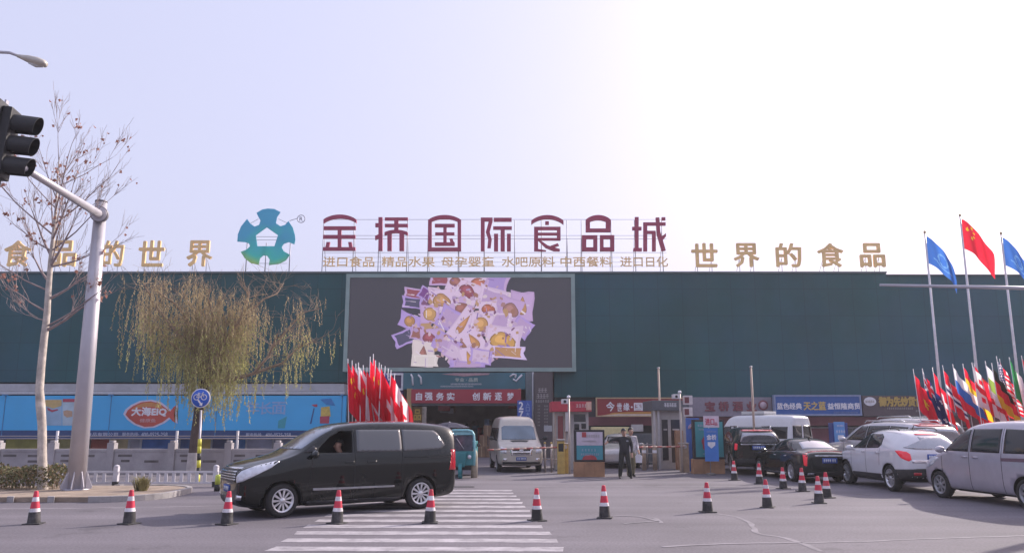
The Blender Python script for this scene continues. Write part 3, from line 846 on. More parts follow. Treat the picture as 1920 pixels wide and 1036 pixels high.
t = sign('shop_sign', 1453, 741, 1614, 777, 47.3, .3, mat('fascia_blue', (.028, .10, .33), .5, vary=.08), 'bright blue shop fascia with white and gold lettering in a pale frame', 'shop sign', None, mat('frame_blue', (.22, .27, .42), .5), .10)
for s_, a, c, m_ in (('蓝色经典', 1457, 1503, white), ('天之蓝', 1507, 1548, mat('sign_gold', (.6, .42, .12), .5)), ('益恒隆商贸', 1552, 1613, white)):
    ptext(s_, a, 752.5 if m_ is not white else 755, c, 768 if m_ is not white else 766.5, 47.29, m_, t, bold=.035)
bars(1563, 771.5, 1610, 774, 47.29, MATS['frame_blue'], t, 12)
t = sign('shop_sign', 1618, 741, 1960, 779, 47.6, .3, mat('fascia_brown', (.10, .075, .085), .6, vary=.1), 'dark brown shop fascia with a white oval mark and fat gold characters behind the flags', 'shop sign')
b = MB()
o_ = W(1631, 752, 47.58)
b.prism([(o_.x - t.location.x + .36 * math.cos(6.283 * i / 28), o_.z - t.location.z + .26 * math.sin(6.283 * i / 28)) for i in range(28)], -.05, -.03).build('oval_mark', white, t)
bars(1622.5, 750, 1640, 754, 47.54, MATS['notice_ink'], t, 14)
ptext('御为先炒货食', 1648, 743.5, 1729, 761, 47.59, mat('fat_gold', (.5, .34, .09), .5), t, bold=.06, depth=.05)
bars(1663, 763, 1712, 767, 47.59, MATS['pillar_pale'], t, 15); bars(1717, 768, 1738, 771.5, 47.59, MATS['pillar_pale'], t, 16)
t = sign('shop_sign', 1962, 744, 2090, 779, 47.6, .3, MATS['fascia_red'], 'red shop fascia at the far right end of the row', 'shop sign')

# ---------------------------------------------------------------- the long blue billboard on the left
Db = 46.5
bb = empty('billboard', (W(300, 820, Db).x, Db, W(0, 821, Db).z), 'long sky blue billboard with a red fish emblem behind the bare tree', 'billboard')
sky_b = mat('billboard_blue', (.055, .40, .74), .55, vary=.07, scale=.4)
pboard('panel', -700, 741, 648, 806, Db, .25, sky_b, bb)
pboard('strip', -700, 806, 648, 821, Db - .012, .26, mat('billboard_navy', (.018, .055, .17), .55), bb)
b = MB()
for px in (-190, 8, 207, 406, 641):       # sheet joints and lamp brackets
    b = MB()
    x = W(px, 770, Db).x - bb.location.x
    z1_ = W(0, 741, Db).z - bb.location.z
    b.box(x - .02, x + .02, -.02, -.004, .1, z1_)
    b.box(x - .06, x + .06, -.3, .1, z1_ - .01, z1_ + .07)
    b.build('sheet_joint', mat('joint_blue', (.05, .2, .4), .5), bb)
def bp(px, py): w = W(px, py, Db); return (w.x - bb.location.x, w.z - bb.location.z)
def fish(sx, cx=279.5, cy=776.5):
    P_ = []
    up = [(-44, 0), (-40, -8), (-30, -16), (-15, -23), (3, -25), (20, -21), (34, -10), (40, -6), (46, -14), (50, -17), (47, 0), (49, 15), (44, 12), (38, 5), (26, 14), (8, 22), (-8, 23), (-25, 17), (-37, 8)]
    return [bp(cx + x * sx + (1.2 if sx > 1 else 0) * (1 if x > 0 else -1), cy + y * sx + (1.0 if sx > 1 else 0) * (1 if y > 0 else -1)) for x, y in up]
def flat(name, pts, d, m):
    b = MB()
    b.prism(pts, -d - .004, -d)
    bmesh.ops.triangulate(b.b, faces=[f for f in b.b.faces if len(f.verts) > 4])
    return b.build(name, m, bb)
flat('fish_outline', fish(1.07), .006, mat('fish_outline', (.6, .55, .66), .6))
flat('fish_emblem', fish(1.0), .012, mat('fish_red', (.5, .085, .06), .6, vary=.25, scale=.6))
flat('fish_back', [bp(x, y) for x, y in ((247, 767), (258, 759), (270, 754.5), (284, 753.5), (298, 757), (307, 765), (290, 762), (270, 762))], .018, mat('fish_orange', (.55, .24, .08), .6))
ptext('大海EIQ', 247, 763, 312, 779.5, Db - .016, white, bb, bold=.05)
ptext('健康鱼', 262, 784, 292, 791, Db - .016, mat('fish_pink', (.6, .33, .33), .6), bb, bold=.02)
for (a, y0, c, y1, k) in ((85, 748, 116, 797, (.30, .44, .58)), (117, 750, 140, 797, (.38, .48, .55))):
    flat('printed_packet', [bp(a, y0), bp(c, y0), bp(c, y1), bp(a, y1)], .006, mat('packet_%d' % a, k, .6, vary=.2, scale=1))
flat('printed_lid', [bp(85, 749), bp(116, 749), bp(116, 760), bp(100, 765), bp(85, 760)], .014, mat('packet_gold', (.55, .40, .17), .6))
flat('printed_lid', [bp(118, 747), bp(140, 747), bp(140, 753), bp(118, 753)], .014, mat('packet_red', (.42, .06, .1), .6))
flat('printed_ribbon', [bp(89, 763), bp(98, 768), bp(108, 766), bp(110, 768), bp(98, 772), bp(90, 768)], .02, MATS['packet_red'])
flat('printed_ribbon', [bp(119, 770), bp(126, 768), bp(136, 770), bp(136, 780), bp(126, 782), bp(120, 778)], .02, mat('packet_tan', (.5, .33, .22), .6))
for ch, a in (('年', 462), ('长', 486), ('面', 510)):
    ptext(ch, a, 753, a + 24 if ch != '面' else 536, 776, Db - .008, mat('billboard_letters', (.25, .40, .66), .6), bb, bold=.02)
flat('printed_packet', [bp(602, 763), bp(618, 761), bp(620, 780), bp(601, 784)], .006, mat('packet_yellow', (.58, .42, .10), .6, vary=.2))
flat('printed_lid', [bp(600, 780), bp(618, 779), bp(617, 793), bp(600, 793)], .014, MATS['packet_red'])
flat('printed_shape', [bp(600, 748), bp(621, 746), bp(629, 760), bp(612, 758)], .008, mat('packet_deep_blue', (.04, .2, .48), .6))
flat('printed_shape', [bp(588, 764), bp(590, 765), bp(584, 794), bp(581, 794)], .008, mat('packet_navy', (.03, .09, .26), .6))
flat('printed_shape', [bp(584, 758), bp(595, 757), bp(595, 762), bp(590, 762)], .012, MATS['packet_red'])
flat('printed_shape', [bp(522, 788), bp(538, 780), bp(534, 802), bp(521, 802)], .008, mat('packet_green', (.05, .33, .40), .6))
ptext('食品有限公司', 163, 810, 221, 817.5, Db - .02, mat('strip_letters', (.38, .42, .55), .6), bb, bold=.02)
ptext('服务热线:', 229, 810, 260, 817.5, Db - .02, MATS['strip_letters'], bb, bold=.02)
ptext('400-0525-258', 265, 810, 314, 817.5, Db - .02, MATS['strip_letters'], bb, bold=.02)
ptext('服务热线:', 461, 811, 491, 818, Db - .02, MATS['strip_letters'], bb, bold=.02)
ptext('400-0525-258', 498, 811, 545, 818, Db - .02, MATS['strip_letters'], bb, bold=.02)

# ================================================================ VEHICLES
def conform(bvh, pts, org_dir, basis, off, name, m, parent, maxlen=.085, rim=.025):
    """a panel (window, lamp, plate, trim) pressed onto the body: pts are 2-D, basis maps them to 3-D, rays run along org_dir"""
    d, far = org_dir
    bm = bmesh.new()
    vs = [bm.verts.new(basis(a, b)) for a, b in pts]
    bm.faces.new(vs)
    bmesh.ops.triangulate(bm, faces=list(bm.faces))
    for _ in range(5):
        lg_ = [e for e in bm.edges if e.calc_length() > maxlen]
        if not lg_: break
        bmesh.ops.subdivide_edges(bm, edges=lg_, cuts=1)
        bmesh.ops.triangulate(bm, faces=[f for f in bm.faces if len(f.verts) > 3])
    rimE = [e for e in bm.edges if len(e.link_faces) == 1]
    nrm = {}
    for v in bm.verts:
        h = bvh.ray_cast(v.co - d * far, d)
        if h[0] is None:
            h = bvh.find_nearest(v.co)
        nrm[v] = h[1]
        v.co = h[0] + h[1] * off
    r = bmesh.ops.extrude_edge_only(bm, edges=rimE)
    for g in r['geom']:
        if isinstance(g, bmesh.types.BMVert):
            g.co = g.co + d * (rim + off)
    for f in bm.faces: f.smooth = True
    bmesh.ops.recalc_face_normals(bm, faces=bm.faces)
    me = bpy.data.meshes.new(name)
    bm.to_mesh(me); bm.free()
    # faces must look outwards (against d)
    if sum(p.normal.dot(d) * p.area for p in me.polygons) > 0:
        me.flip_normals()
    return link(name, me, m, parent)

CARGLASS = mat('car_glass', (.010, .010, .013), .06, vary=.1, spec=.55)
CARGLASS_L = mat('car_glass_pale', (.42, .42, .45), .10, metal=.75, vary=.15, scale=1.5, coat=.3)
TYRE = mat('tyre_rubber', (.022, .021, .022), .85, vary=.2, scale=9)
RIM = mat('alloy_rim', (.62, .62, .65), .28, .75, vary=.1)
HUB = mat('steel_rim', (.34, .34, .36), .4, .6, vary=.1)
BLACKP = mat('black_plastic', (.02, .02, .022), .55)
CHROME = mat('chrome', (.75, .75, .77), .12, .95, vary=.05)
LAMPW = mat('clear_lamp', (.62, .64, .70), .12, .25, vary=.25, scale=9, coat=.6)
LAMPR = mat('red_lamp', (.42, .012, .025), .15, vary=.2, scale=8, coat=.6)
LAMPR_ON = mat('red_lamp_lit', (.5, .012, .03), .15, coat=.6, emit=(1, .03, .06), estr=.16)
PLATE = mat('blue_plate', (.03, .08, .33), .5)
def wheel_part(parent, loc, rad, wid, side, rimm, spokes, steer=0.0):
    w = MB()
    ri = rad * .74
    w.lathe([(ri - .02, -wid / 2 + .02), (ri, -wid / 2), (rad * .93, -wid / 2 + .005), (rad, -wid / 2 + .035), (rad, wid / 2 - .035), (rad * .93, wid / 2 - .005), (ri, wid / 2), (ri - .02, wid / 2 - .02), (ri - .02, -wid / 2 + .02)], 32, 'y', cap=False)
    o = w.build('wheel', TYRE, parent)
    o.location = loc
    o.rotation_euler = (0, 0, steer)
    r = MB()
    f = side * (wid / 2 - .015)
    # dish, rim ring and spokes, on the outer side
    r.lathe([(ri - .02, f - side * .09), (ri, f + side * .004), (ri - .035, f + side * .006), (ri - .055, f - side * .05)], 32, 'y', cap=False)
    r.lathe([(.0, f - side * .004), (.045, f - side * .002), (.06, f - side * .02), (.06, f - side * .08)], 16, 'y')
    for k in range(spokes):
        a = 6.28318 * k / spokes
        u, v = Vector((math.cos(a), 0, math.sin(a))), Vector((-math.sin(a), 0, math.cos(a)))
        ww = 1.25 / spokes * .17
        p0, p1 = u * .04, u * (ri - .03)
        c = [p0 - v * ww * .7, p0 + v * ww * .7, p1 + v * ww * 1.25, p1 - v * ww * 1.25]
        A = [r.b.verts.new(q + Vector((0, f - side * .012, 0))) for q in c]
        B = [r.b.verts.new(q + Vector((0, f - side * .05, 0))) for q in c]
        r.b.faces.new(A); r.b.faces.new(B[::-1])
        for q in range(4): r.b.faces.new((A[q], A[(q + 1) % 4], B[(q + 1) % 4], B[q]))
    ro = r.build('rim', rimm, o)
    bd = MB()
    bd.lathe([(.0, f - side * .10), (ri - .015, f - side * .095), (ri - .015, f - side * .09), (0, f - side * .085)], 20, 'y')
    bd.build('brake_disc', mat('brake_dark', (.03, .03, .032), .6), o)
    return o
class Car:
    """stations: (x, z_bottom, z_top, half width, half width at roof, belt height, lean of everything above the belt)"""
    def __init__(s, name, label, cat, st, xf, xr, rad, paint, loc, th, sc=1.0, group=None, spokes=10, rimm=None, pocket=None, wid=.21, sub=2, steer=0.0, crown=.02):
        s.root = empty(name, loc, label, cat, group, th, sc)
        bm = bmesh.new()
        rings = []
        for (x, zb, zt, w, wt, zl, lean) in st:
            half = [(0, zb), (.80 * w, zb), (.975 * w, zb + .07), (w, zb + .5 * (zl - zb)), (.99 * w, zl - .06), (.972 * w, zl), (.5 * (.972 * w + wt) + .015, .5 * (zl + zt)), (wt, zt - .07), (.80 * wt, zt - .012), (0, zt + crown)]
            full = half + [(-a, b) for a, b in half[-2:0:-1]]
            rings.append([bm.verts.new((x + (lean * (b - zl) if b > zl else 0), a, b)) for a, b in full])
        n = len(rings[0])
        for i in range(len(rings) - 1):
            for k in range(n):
                bm.faces.new((rings[i][k], rings[i][(k + 1) % n], rings[i + 1][(k + 1) % n], rings[i + 1][k]))
        for r_, flip in ((rings[0], 1), (rings[-1], 0)):     # caps as strips, so the ends stay smooth
            h = len(r_) // 2
            for k in range(h):
                a, b_, c, d = r_[k], r_[k + 1], r_[(-k - 1) % n], r_[(-k) % n]
                vs = [a, b_, c, d]
                vs = [v for i, v in enumerate(vs) if v not in vs[:i]]
                if len(vs) >= 3:
                    try: bm.faces.new(vs)
                    except ValueError: pass
        bmesh.ops.recalc_face_normals(bm, faces=bm.faces)
        me = bpy.data.meshes.new('body')
        bm.to_mesh(me); bm.free()
        o = link('body', me, paint, s.root)
        me.materials.append(BLACKP)
        for p in me.polygons: p.use_smooth = True
        sm = o.modifiers.new('s', 'SUBSURF'); sm.levels = sub; sm.render_levels = sub
        dg = bpy.context.evaluated_depsgraph_get()
        smooth = bpy.data.meshes.new_from_object(o.evaluated_get(dg))
        b2 = bmesh.new(); b2.from_mesh(smooth)
        s.bvh = BVHTree.FromBMesh(b2); b2.free()
        s.W = max(q[3] for q in st)
        # wheel wells (and an open window) cut out of the solid
        cut = bmesh.new()
        def cyl(x, side):
            rr_ = rad + .055
            A = [cut.verts.new((x + rr_ * math.cos(6.283185 * i / 28), side * (s.W - .30), rad + rr_ * math.sin(6.283185 * i / 28))) for i in range(28)]
            B = [cut.verts.new((v.co.x, side * (s.W + .3), v.co.z)) for v in A]
            cut.faces.new(A); cut.faces.new(B[::-1])
            for i in range(28): cut.faces.new((A[i], A[(i + 1) % 28], B[(i + 1) % 28], B[i]))
        for x in (xf, xr):
            for sd in (1, -1): cyl(x, sd)
        if pocket:
            A = [cut.verts.new((x, .12, z)) for x, z in pocket]
            B = [cut.verts.new((x, s.W + .3, z)) for x, z in pocket]
            cut.faces.new(A); cut.faces.new(B[::-1])
            k = len(A)
            for i in range(k): cut.faces.new((A[i], A[(i + 1) % k], B[(i + 1) % k], B[i]))
        bmesh.ops.recalc_face_normals(cut, faces=cut.faces)
        cm = bpy.data.meshes.new('cut'); cut.to_mesh(cm); cut.free()
        c_o = bpy.data.objects.new('cut', cm); COL.objects.link(c_o); c_o.parent = s.root
        bo = o.modifiers.new('b', 'BOOLEAN'); bo.operation = 'DIFFERENCE'; bo.object = c_o; bo.solver = 'EXACT'
        bpy.context.view_layer.update()
        dg = bpy.context.evaluated_depsgraph_get()
        fin = bpy.data.meshes.new_from_object(o.evaluated_get(dg))
        o.modifiers.clear()
        bpy.data.objects.remove(c_o)
        o.data = fin
        fin.name = 'body'
        if len(fin.materials) < 2: fin.materials.append(BLACKP)
        for p in fin.polygons:
            c = p.center
            well = any((c.x - x) ** 2 + (c.z - rad) ** 2 < (rad + .06) ** 2 for x in (xf, xr)) and (abs(p.normal.y) > .97 and abs(c.y) < s.W - .25 or abs(p.normal.y) < .05)
            pk = pocket and .1 < c.y < s.W - .06 and min(q[0] for q in pocket) - .01 < c.x < max(q[0] for q in pocket) + .01 and min(q[1] for q in pocket) - .01 < c.z < max(q[1] for q in pocket) + .01 and (abs(p.normal.y) < .1 or c.y < .2)
            p.material_index = 1 if (well or pk) else 0
            p.use_smooth = not (well or pk)
        s.body = o
        for x in (xf, xr):
            for sd in (1, -1):
                wheel_part(s.root, (x, sd * (s.W - wid / 2 - .015), rad), rad, wid, sd, rimm or RIM, spokes, steer if x == xf else 0.0)
        s.xf, s.xr, s.rad = xf, xr, rad
    def side(s, pts, m, name, sides=(1, -1), off=.010, parent=None, **k):
        for sd in sides:
            yield_ = conform(s.bvh, pts, (Vector((0, -sd, 0)), 3.0), lambda a, b: Vector((a, 0, b)), off, name, m, parent or s.root, **k)
        return yield_
    def end(s, pts, m, name, sx=1, mirror=False, off=.006, parent=None, **k):
        o = conform(s.bvh, pts, (Vector((-sx, 0, 0)), 6.0), lambda a, b: Vector((0, a, b)), off, name, m, parent or s.root, **k)
        if mirror:
            o = conform(s.bvh, [(-a, b) for a, b in pts], (Vector((-sx, 0, 0)), 6.0), lambda a, b: Vector((0, a, b)), off, name, m, parent or s.root, **k)
        return o
    def corner(s, pts, az, m, name, both=True, off=.006, **k):
        """u runs horizontally along (-sin az, cos az); az is measured from straight ahead towards the left side"""
        for sd in ((1, -1) if both else (1,)):
            d = Vector((-math.cos(az), -math.sin(az) * sd, 0))
            ux = Vector((-math.sin(az), math.cos(az) * sd, 0))
            conform(s.bvh, pts, (d, 6.0), lambda a, b: ux * a + Vector((0, 0, b)), off, name, m, s.root, **k)
    def top(s, pts, m, name, off=.006, **k):
        return conform(s.bvh, pts, (Vector((0, 0, -1)), 5.0), lambda a, b: Vector((a, b, 0)), off, name, m, s.root, **k)
    def gap(s, x, z0, z1, lean=0.0, w=.012):
        m = mat('panel_gap', (.008, .008, .009), .7)
        s.side([(x, z0), (x + w, z0), (x + w + lean, z1), (x + lean, z1)], m, 'door_gap', off=.002, rim=.004)
    def mirror(s, x, z, y, m, arm=.16):
        for sd in (1, -1):
            b = MB()
            b.tube([(x, sd * (y - .03), z - .05), (x, sd * (y + arm * .6), z - .03)], .022, 6)
            c = bmesh.ops.create_icosphere(b.b, subdivisions=2, radius=1)
            for v in c['verts']: v.co = Vector((x + v.co.x * .075, sd * (y + arm * .62) + v.co.y * .12, z + v.co.z * .085))
            b.build('side_mirror', m, s.root)
    def plate(s, x_sign, z, w=.22, h=.07, y=0.0):
        o = s.end([(y - w, z - h), (y + w, z - h), (y + w, z + h), (y - w, z + h)], PLATE, 'number_plate', x_sign, off=.018)
        for i, u in enumerate((-.82, -.52, -.14, .14, .42, .70)):       # the characters, too small to read
            c = y + u * w * .95
            s.end([(c, z - h * .55), (c + w * .17, z - h * .55), (c + w * .17, z + h * .55), (c, z + h * .55)], mat('plate_white', (.55, .57, .62), .5), 'plate_character', x_sign, off=.023, rim=.004, parent=o)
        return o

# -- black people carrier in front ------------------------------------------------------------
black = mat('black_paint', (.0045, .0065, .0062), .3, vary=.06, coat=.95, spec=.08, dirt=((.010, .011, .011), 1.0, .5))
pk = [(.90, 1.235), (.12, 1.235), (.10, 1.67), (.34, 1.68), (.58, 1.56), (.80, 1.37)]
st = [(2.43, .36, .86, .60, .52, .78, 0), (2.40, .26, .97, .74, .60, .88, 0), (2.28, .20, 1.04, .85, .68, .95, 0), (1.95, .18, 1.11, .90, .72, 1.00, 0), (1.55, .18, 1.19, .915, .74, 1.08, 0), (1.28, .18, 1.29, .92, .76, 1.17, 0),
      (1.02, .18, 1.47, .92, .74, 1.19, 0), (.62, .18, 1.73, .92, .70, 1.20, 0), (.25, .18, 1.84, .92, .70, 1.20, 0), (-.45, .18, 1.89, .92, .70, 1.21, 0), (-1.3, .18, 1.88, .92, .70, 1.21, 0), (-1.95, .20, 1.84, .915, .69, 1.22, 0), (-2.25, .22, 1.80, .90, .67, 1.22, -.05), (-2.38, .28, 1.75, .86, .62, 1.2, -.10), (-2.43, .34, 1.70, .78, .56, 1.18, -.16)]
van = Car('people_carrier', 'black people carrier with its driver window open turning across the zebra crossing', 'van', st, 1.56, -1.50, .33, black, (-3.93, 18.84, 0), R(213), 1.05, spokes=11, pocket=pk, steer=R(8))
van.side([(0.02, 1.25), (-1.02, 1.24), (-1.02, 1.70), (-.0, 1.70)], mat('privacy_glass', (.085, .088, .095), .06, vary=.10, scale=1, spec=.8, coat=.3), 'side_window')
van.side([(-1.06, 1.24), (-1.98, 1.27), (-2.10, 1.36), (-1.94, 1.62), (-1.85, 1.68), (-1.06, 1.70)], MATS['privacy_glass'], 'side_window')
van.side([(.90, 1.235), (.12, 1.235), (.10, 1.67), (.34, 1.68), (.58, 1.56), (.80, 1.37)], CARGLASS, 'side_window', sides=(-1,))
van.side([(1.14, 1.25), (.93, 1.25), (.88, 1.33), (.93, 1.38)], CARGLASS, 'quarter_window')
van.end([(-.70, 1.31), (.70, 1.31), (.63, 1.70), (.52, 1.76), (-.52, 1.76), (-.63, 1.70)], mat('windscreen_glass', (.26, .29, .34), .08, metal=.6, vary=.25, scale=1.5, coat=.3), 'windscreen', 1)
van.corner([(-1.70, .69), (-1.73, .80), (-1.60, .92), (-1.34, 1.02), (-1.02, 1.10), (-.94, 1.09), (-1.06, .98), (-1.32, .84), (-1.56, .72)], R(58), LAMPW, 'headlight')
van.end([(-.58, .70), (.58, .70), (.62, .94), (-.62, .94)], mat('grille_dark', (.015, .015, .017), .35), 'grille', 1)
for z in (.735, .785, .835, .885): van.end([(-.56, z), (.56, z), (.57, z + .022), (-.57, z + .022)], CHROME, 'grille_bar', 1, off=.016, rim=.01)
van.end([(-.62, .945), (.62, .945), (.6, .975), (-.6, .975)], CHROME, 'grille_trim', 1, off=.015)
van.end([(-.45, .26), (.45, .26), (.52, .40), (-.52, .40)], BLACKP, 'air_intake', 1)
van.corner([(-1.26, .37), (-1.12, .36), (-1.10, .45), (-1.24, .46)], R(45), CHROME, 'fog_lamp')
van.plate(1, .56)
van.corner([(.92, .82), (1.10, .80), (1.16, 1.10), (1.12, 1.26), (.98, 1.26), (.98, 1.0)], R(135), LAMPR, 'tail_lamp')
van.end([(-.66, 1.25), (.66, 1.25), (.58, 1.62), (-.58, 1.62)], CARGLASS, 'rear_window', -1)
van.gap(.055, .30, 1.70); van.gap(-1.04, .30, 1.70); van.gap(1.02, .62, 1.24, -.05)
van.side([(-1.08, 1.10), (-2.25, 1.10), (-2.25, 1.115), (-1.08, 1.115)], MATS['panel_gap'], 'slide_rail', off=.003, rim=.004)
van.side([(.95, .50), (-.85, .50), (-.85, .535), (.95, .545)], mat('dull_chrome', (.35, .35, .37), .3, .7), 'side_moulding', off=.014)
van.side([(1.05, .21), (-1.02, .21), (-1.02, .30), (1.05, .30)], mat('gloss_sill', (.03, .03, .032), .3, coat=.6), 'sill', off=.02)
for x in (.28, -.22): van.side([(x, 1.02), (x - .2, 1.02), (x - .2, 1.06), (x, 1.06)], black, 'door_handle', off=.03, rim=.03)
van.mirror(.98, 1.22, .93, black, .2)
van.end([(-.8, .42), (.8, .42), (.8, .46), (-.8, .46)], MATS['panel_gap'], 'bumper_seam', -1, off=.003)
van.end([(-.6, 1.0), (.6, 1.0), (.6, 1.04), (-.6, 1.04)], CHROME, 'boot_trim', -1, off=.02)
van.plate(-1, .88)

# -- white crossover --------------------------------------------------------------------------
whitep = mat('white_paint', (.66, .65, .69), .25, vary=.03, coat=1.0)
st = [(2.12, .40, .74, .50, .44, .66, 0), (2.08, .30, .86, .66, .54, .76, 0), (1.92, .24, .94, .80, .62, .84, 0), (1.55, .22, 1.02, .865, .68, .93, 0), (1.05, .22, 1.10, .885, .72, 1.00, 0), (.85, .22, 1.16, .885, .70, 1.02, 0),
      (.5, .22, 1.40, .885, .62, 1.03, 0), (.12, .22, 1.57, .885, .60, 1.04, 0), (-.4, .22, 1.64, .885, .60, 1.06, 0), (-1.0, .22, 1.63, .885, .59, 1.09, 0), (-1.5, .24, 1.58, .88, .56, 1.12, 0), (-1.72, .28, 1.53, .87, .54, 1.12, -.02), (-1.88, .34, 1.40, .84, .55, 1.08, -.25), (-2.06, .36, 1.16, .80, .60, 1.00, -.3), (-2.13, .42, .98, .70, .56, .90, 0)]
suv = Car('crossover_car', 'white crossover with black lower cladding waiting in the right-hand queue', 'car', st, 1.22, -1.335, .345, whitep, (11.80, 25.15, 0), R(92.4), 1.075, spokes=10)
suv.side([(.72, 1.08), (-.06, 1.10), (-.06, 1.47), (.12, 1.48), (.38, 1.33)], CARGLASS, 'side_window')
suv.side([(-.10, 1.10), (-.80, 1.13), (-.92, 1.22), (-.88, 1.42), (-.72, 1.50), (-.10, 1.49)], CARGLASS, 'side_window')
suv.corner([(.32, 1.16), (.62, 1.12), (1.6, 1.10), (1.62, 1.14), (1.52, 1.36), (1.36, 1.45), (.9, 1.43)], R(150), CARGLASS_L, 'rear_window', both=False, maxlen=.1)
suv.end([(-.52, 1.12), (.3, 1.12), (.3, 1.44), (-.44, 1.44)], CARGLASS_L, 'rear_window', -1, off=.005)
suv.end([(-.62, .78), (-.62, .86), (.62, .86), (.62, .78)], CHROME, 'boot_trim', -1, off=.012)
suv.corner([(.66, 1.02), (.78, .90), (.98, .82), (1.04, .86), (1.02, 1.0), (.94, 1.06), (.72, 1.09), (.60, 1.08)], R(135), LAMPR_ON, 'tail_lamp')
clad = mat('grey_cladding', (.035, .034, .037), .7)
suv.end([(-.86, .30), (.86, .30), (.86, .60), (.5, .63), (-.5, .63), (-.86, .60)], clad, 'rear_bumper', -1, off=.012)
suv.side([(-1.75, .30), (-2.05, .34), (-2.1, .62), (-1.74, .60)], clad, 'bumper_cladding', off=.012)
suv.side([(.78, .24), (-.88, .24), (-.88, .44), (.78, .42)], clad, 'sill_cladding', off=.012)
suv.corner([(.52, .46), (.70, .46), (.70, .53), (.52, .53)], R(150), LAMPR, 'reflector', off=.022)
suv.plate(-1, .93)
suv.end([(-.3, 1.485), (.3, 1.485), (.3, 1.51), (-.3, 1.51)], LAMPR_ON, 'brake_light', -1, off=.012)
suv.gap(.80, .44, 1.06); suv.gap(-.08, .44, 1.09); suv.gap(-.85, .66, 1.12, -.05)
for x in (.12, -.70): suv.side([(x, .98), (x - .16, .985), (x - .16, 1.02), (x, 1.015)], whitep, 'door_handle', off=.03, rim=.03)
suv.corner([(-1.06, .66), (-.74, .84), (-.62, .93), (-.66, .94), (-.95, .84), (-1.1, .72)], R(55), LAMPW, 'headlight')
suv.end([(-.6, 1.14), (.6, 1.14), (.5, 1.5), (-.5, 1.5)], CARGLASS, 'windscreen', 1)
suv.mirror(.62, 1.09, .88, whitep, .18)
for sd in (1, -1):
    MB().tube([(.1, sd * .55, 1.585), (0, sd * .55, 1.635), (-.9, sd * .54, 1.665), (-1.3, sd * .53, 1.65), (-1.4, sd * .52, 1.6)], .018, 6).build('roof_rail', BLACKP, suv.root)
MB().tube([(-1.1, 0, 1.63), (-1.22, 0, 1.74)], [.02, .008], 6).build('aerial', BLACKP, suv.root)

# -- dark saloon ------------------------------------------------------------------------------
dark = mat('graphite_paint', (.012, .0145, .0145), .25, vary=.05, coat=.6, spec=.3)
st = [(2.52, .34, .66, .62, .52, .58, 0), (2.46, .24, .78, .80, .62, .68, 0), (2.2, .18, .88, .90, .72, .79, 0), (1.6, .16, .96, .925, .76, .88, 0), (1.0, .16, 1.03, .925, .76, .93, 0), (.72, .16, 1.10, .925, .72, .94, 0),
      (.2, .16, 1.36, .925, .62, .95, 0), (-.2, .16, 1.46, .925, .60, .96, 0), (-.75, .16, 1.49, .925, .60, .97, 0), (-1.25, .16, 1.42, .925, .60, .98, 0), (-1.72, .17, 1.22, .92, .66, .98, 0), (-1.98, .18, 1.08, .915, .72, .98, 0), (-2.35, .22, 1.06, .89, .74, .97, 0), (-2.5, .30, 1.02, .85, .70, .93, 0), (-2.54, .40, .92, .74, .6, .84, 0)]
sed = Car('saloon_car', 'dark graphite saloon queueing between the black off-roader and the white crossover', 'car', st, 1.42, -1.42, .345, dark, (10.15, 29.0, 0), R(95), .96, spokes=9)
sed.side([(.62, .99), (-.28, 1.0), (-.28, 1.36), (-.05, 1.36), (.3, 1.24)], CARGLASS, 'side_window')
sed.side([(-.32, 1.0), (-1.16, 1.02), (-1.25, 1.1), (-1.02, 1.34), (-.86, 1.37), (-.32, 1.38)], CARGLASS, 'side_window')
sed.side([(-1.22, 1.03), (-1.72, 1.08), (-1.68, 1.12), (-1.2, 1.32), (-1.1, 1.32), (-1.3, 1.12)], CARGLASS, 'quarter_window')
sed.side([(.66, .955), (-1.75, 1.035), (-1.75, 1.05), (.66, .972)], CHROME, 'window_trim', off=.01)
sed.top([(-1.28, .5), (-1.82, .60), (-1.9, 0), (-1.82, -.60), (-1.28, -.5), (-1.2, 0)], CARGLASS_L, 'rear_window', maxlen=.1)
sed.top([(-2.2, .62), (-2.30, .62), (-2.30, -.62), (-2.2, -.62)], LAMPR, 'brake_light', off=.012)
sed.corner([(.90, .60), (1.00, .58), (1.03, .90), (.97, 1.0), (.86, .99)], R(140), LAMPR_ON, 'tail_lamp')
sed.end([(-.5, .90), (.5, .90), (.5, .935), (-.5, .935)], CHROME, 'boot_trim', -1, off=.014)
sed.plate(-1, .76, .26, .085)
sed.end([(-.85, .26), (.85, .26), (.85, .40), (-.85, .40)], BLACKP, 'rear_diffuser', -1, off=.008)
for sd in (1, -1): sed.end([(sd * .55, .30), (sd * .75, .30), (sd * .75, .35), (sd * .55, .35)], CHROME, 'exhaust_tip', -1, off=.02)
sed.gap(.82, .3, .96); sed.gap(-.30, .3, .99); sed.gap(-1.2, .55, 1.02, -.05)
for x in (-.02, -.92): sed.side([(x, .86), (x - .2, .865), (x - .2, .89), (x, .885)], CHROME, 'door_handle', off=.025, rim=.03)
sed.side([(1.0, .27), (-1.0, .27), (-1.0, .29), (1.0, .29)], CHROME, 'sill_trim', off=.012)
sed.corner([(-1.55, .58), (-1.25, .70), (-1.02, .80), (-1.1, .82), (-1.45, .74)], R(55), LAMPW, 'headlight')
sed.end([(-.6, 1.06), (.6, 1.06), (.5, 1.36), (-.5, 1.36)], CARGLASS, 'windscreen', 1)
sed.mirror(.60, 1.0, .93, dark, .16)
MB().tube([(-1.05, 0, 1.47), (-1.16, 0, 1.53), (-1.2, 0, 1.45)], [.03, .012, .02], 6).build('aerial', BLACKP, sed.root)

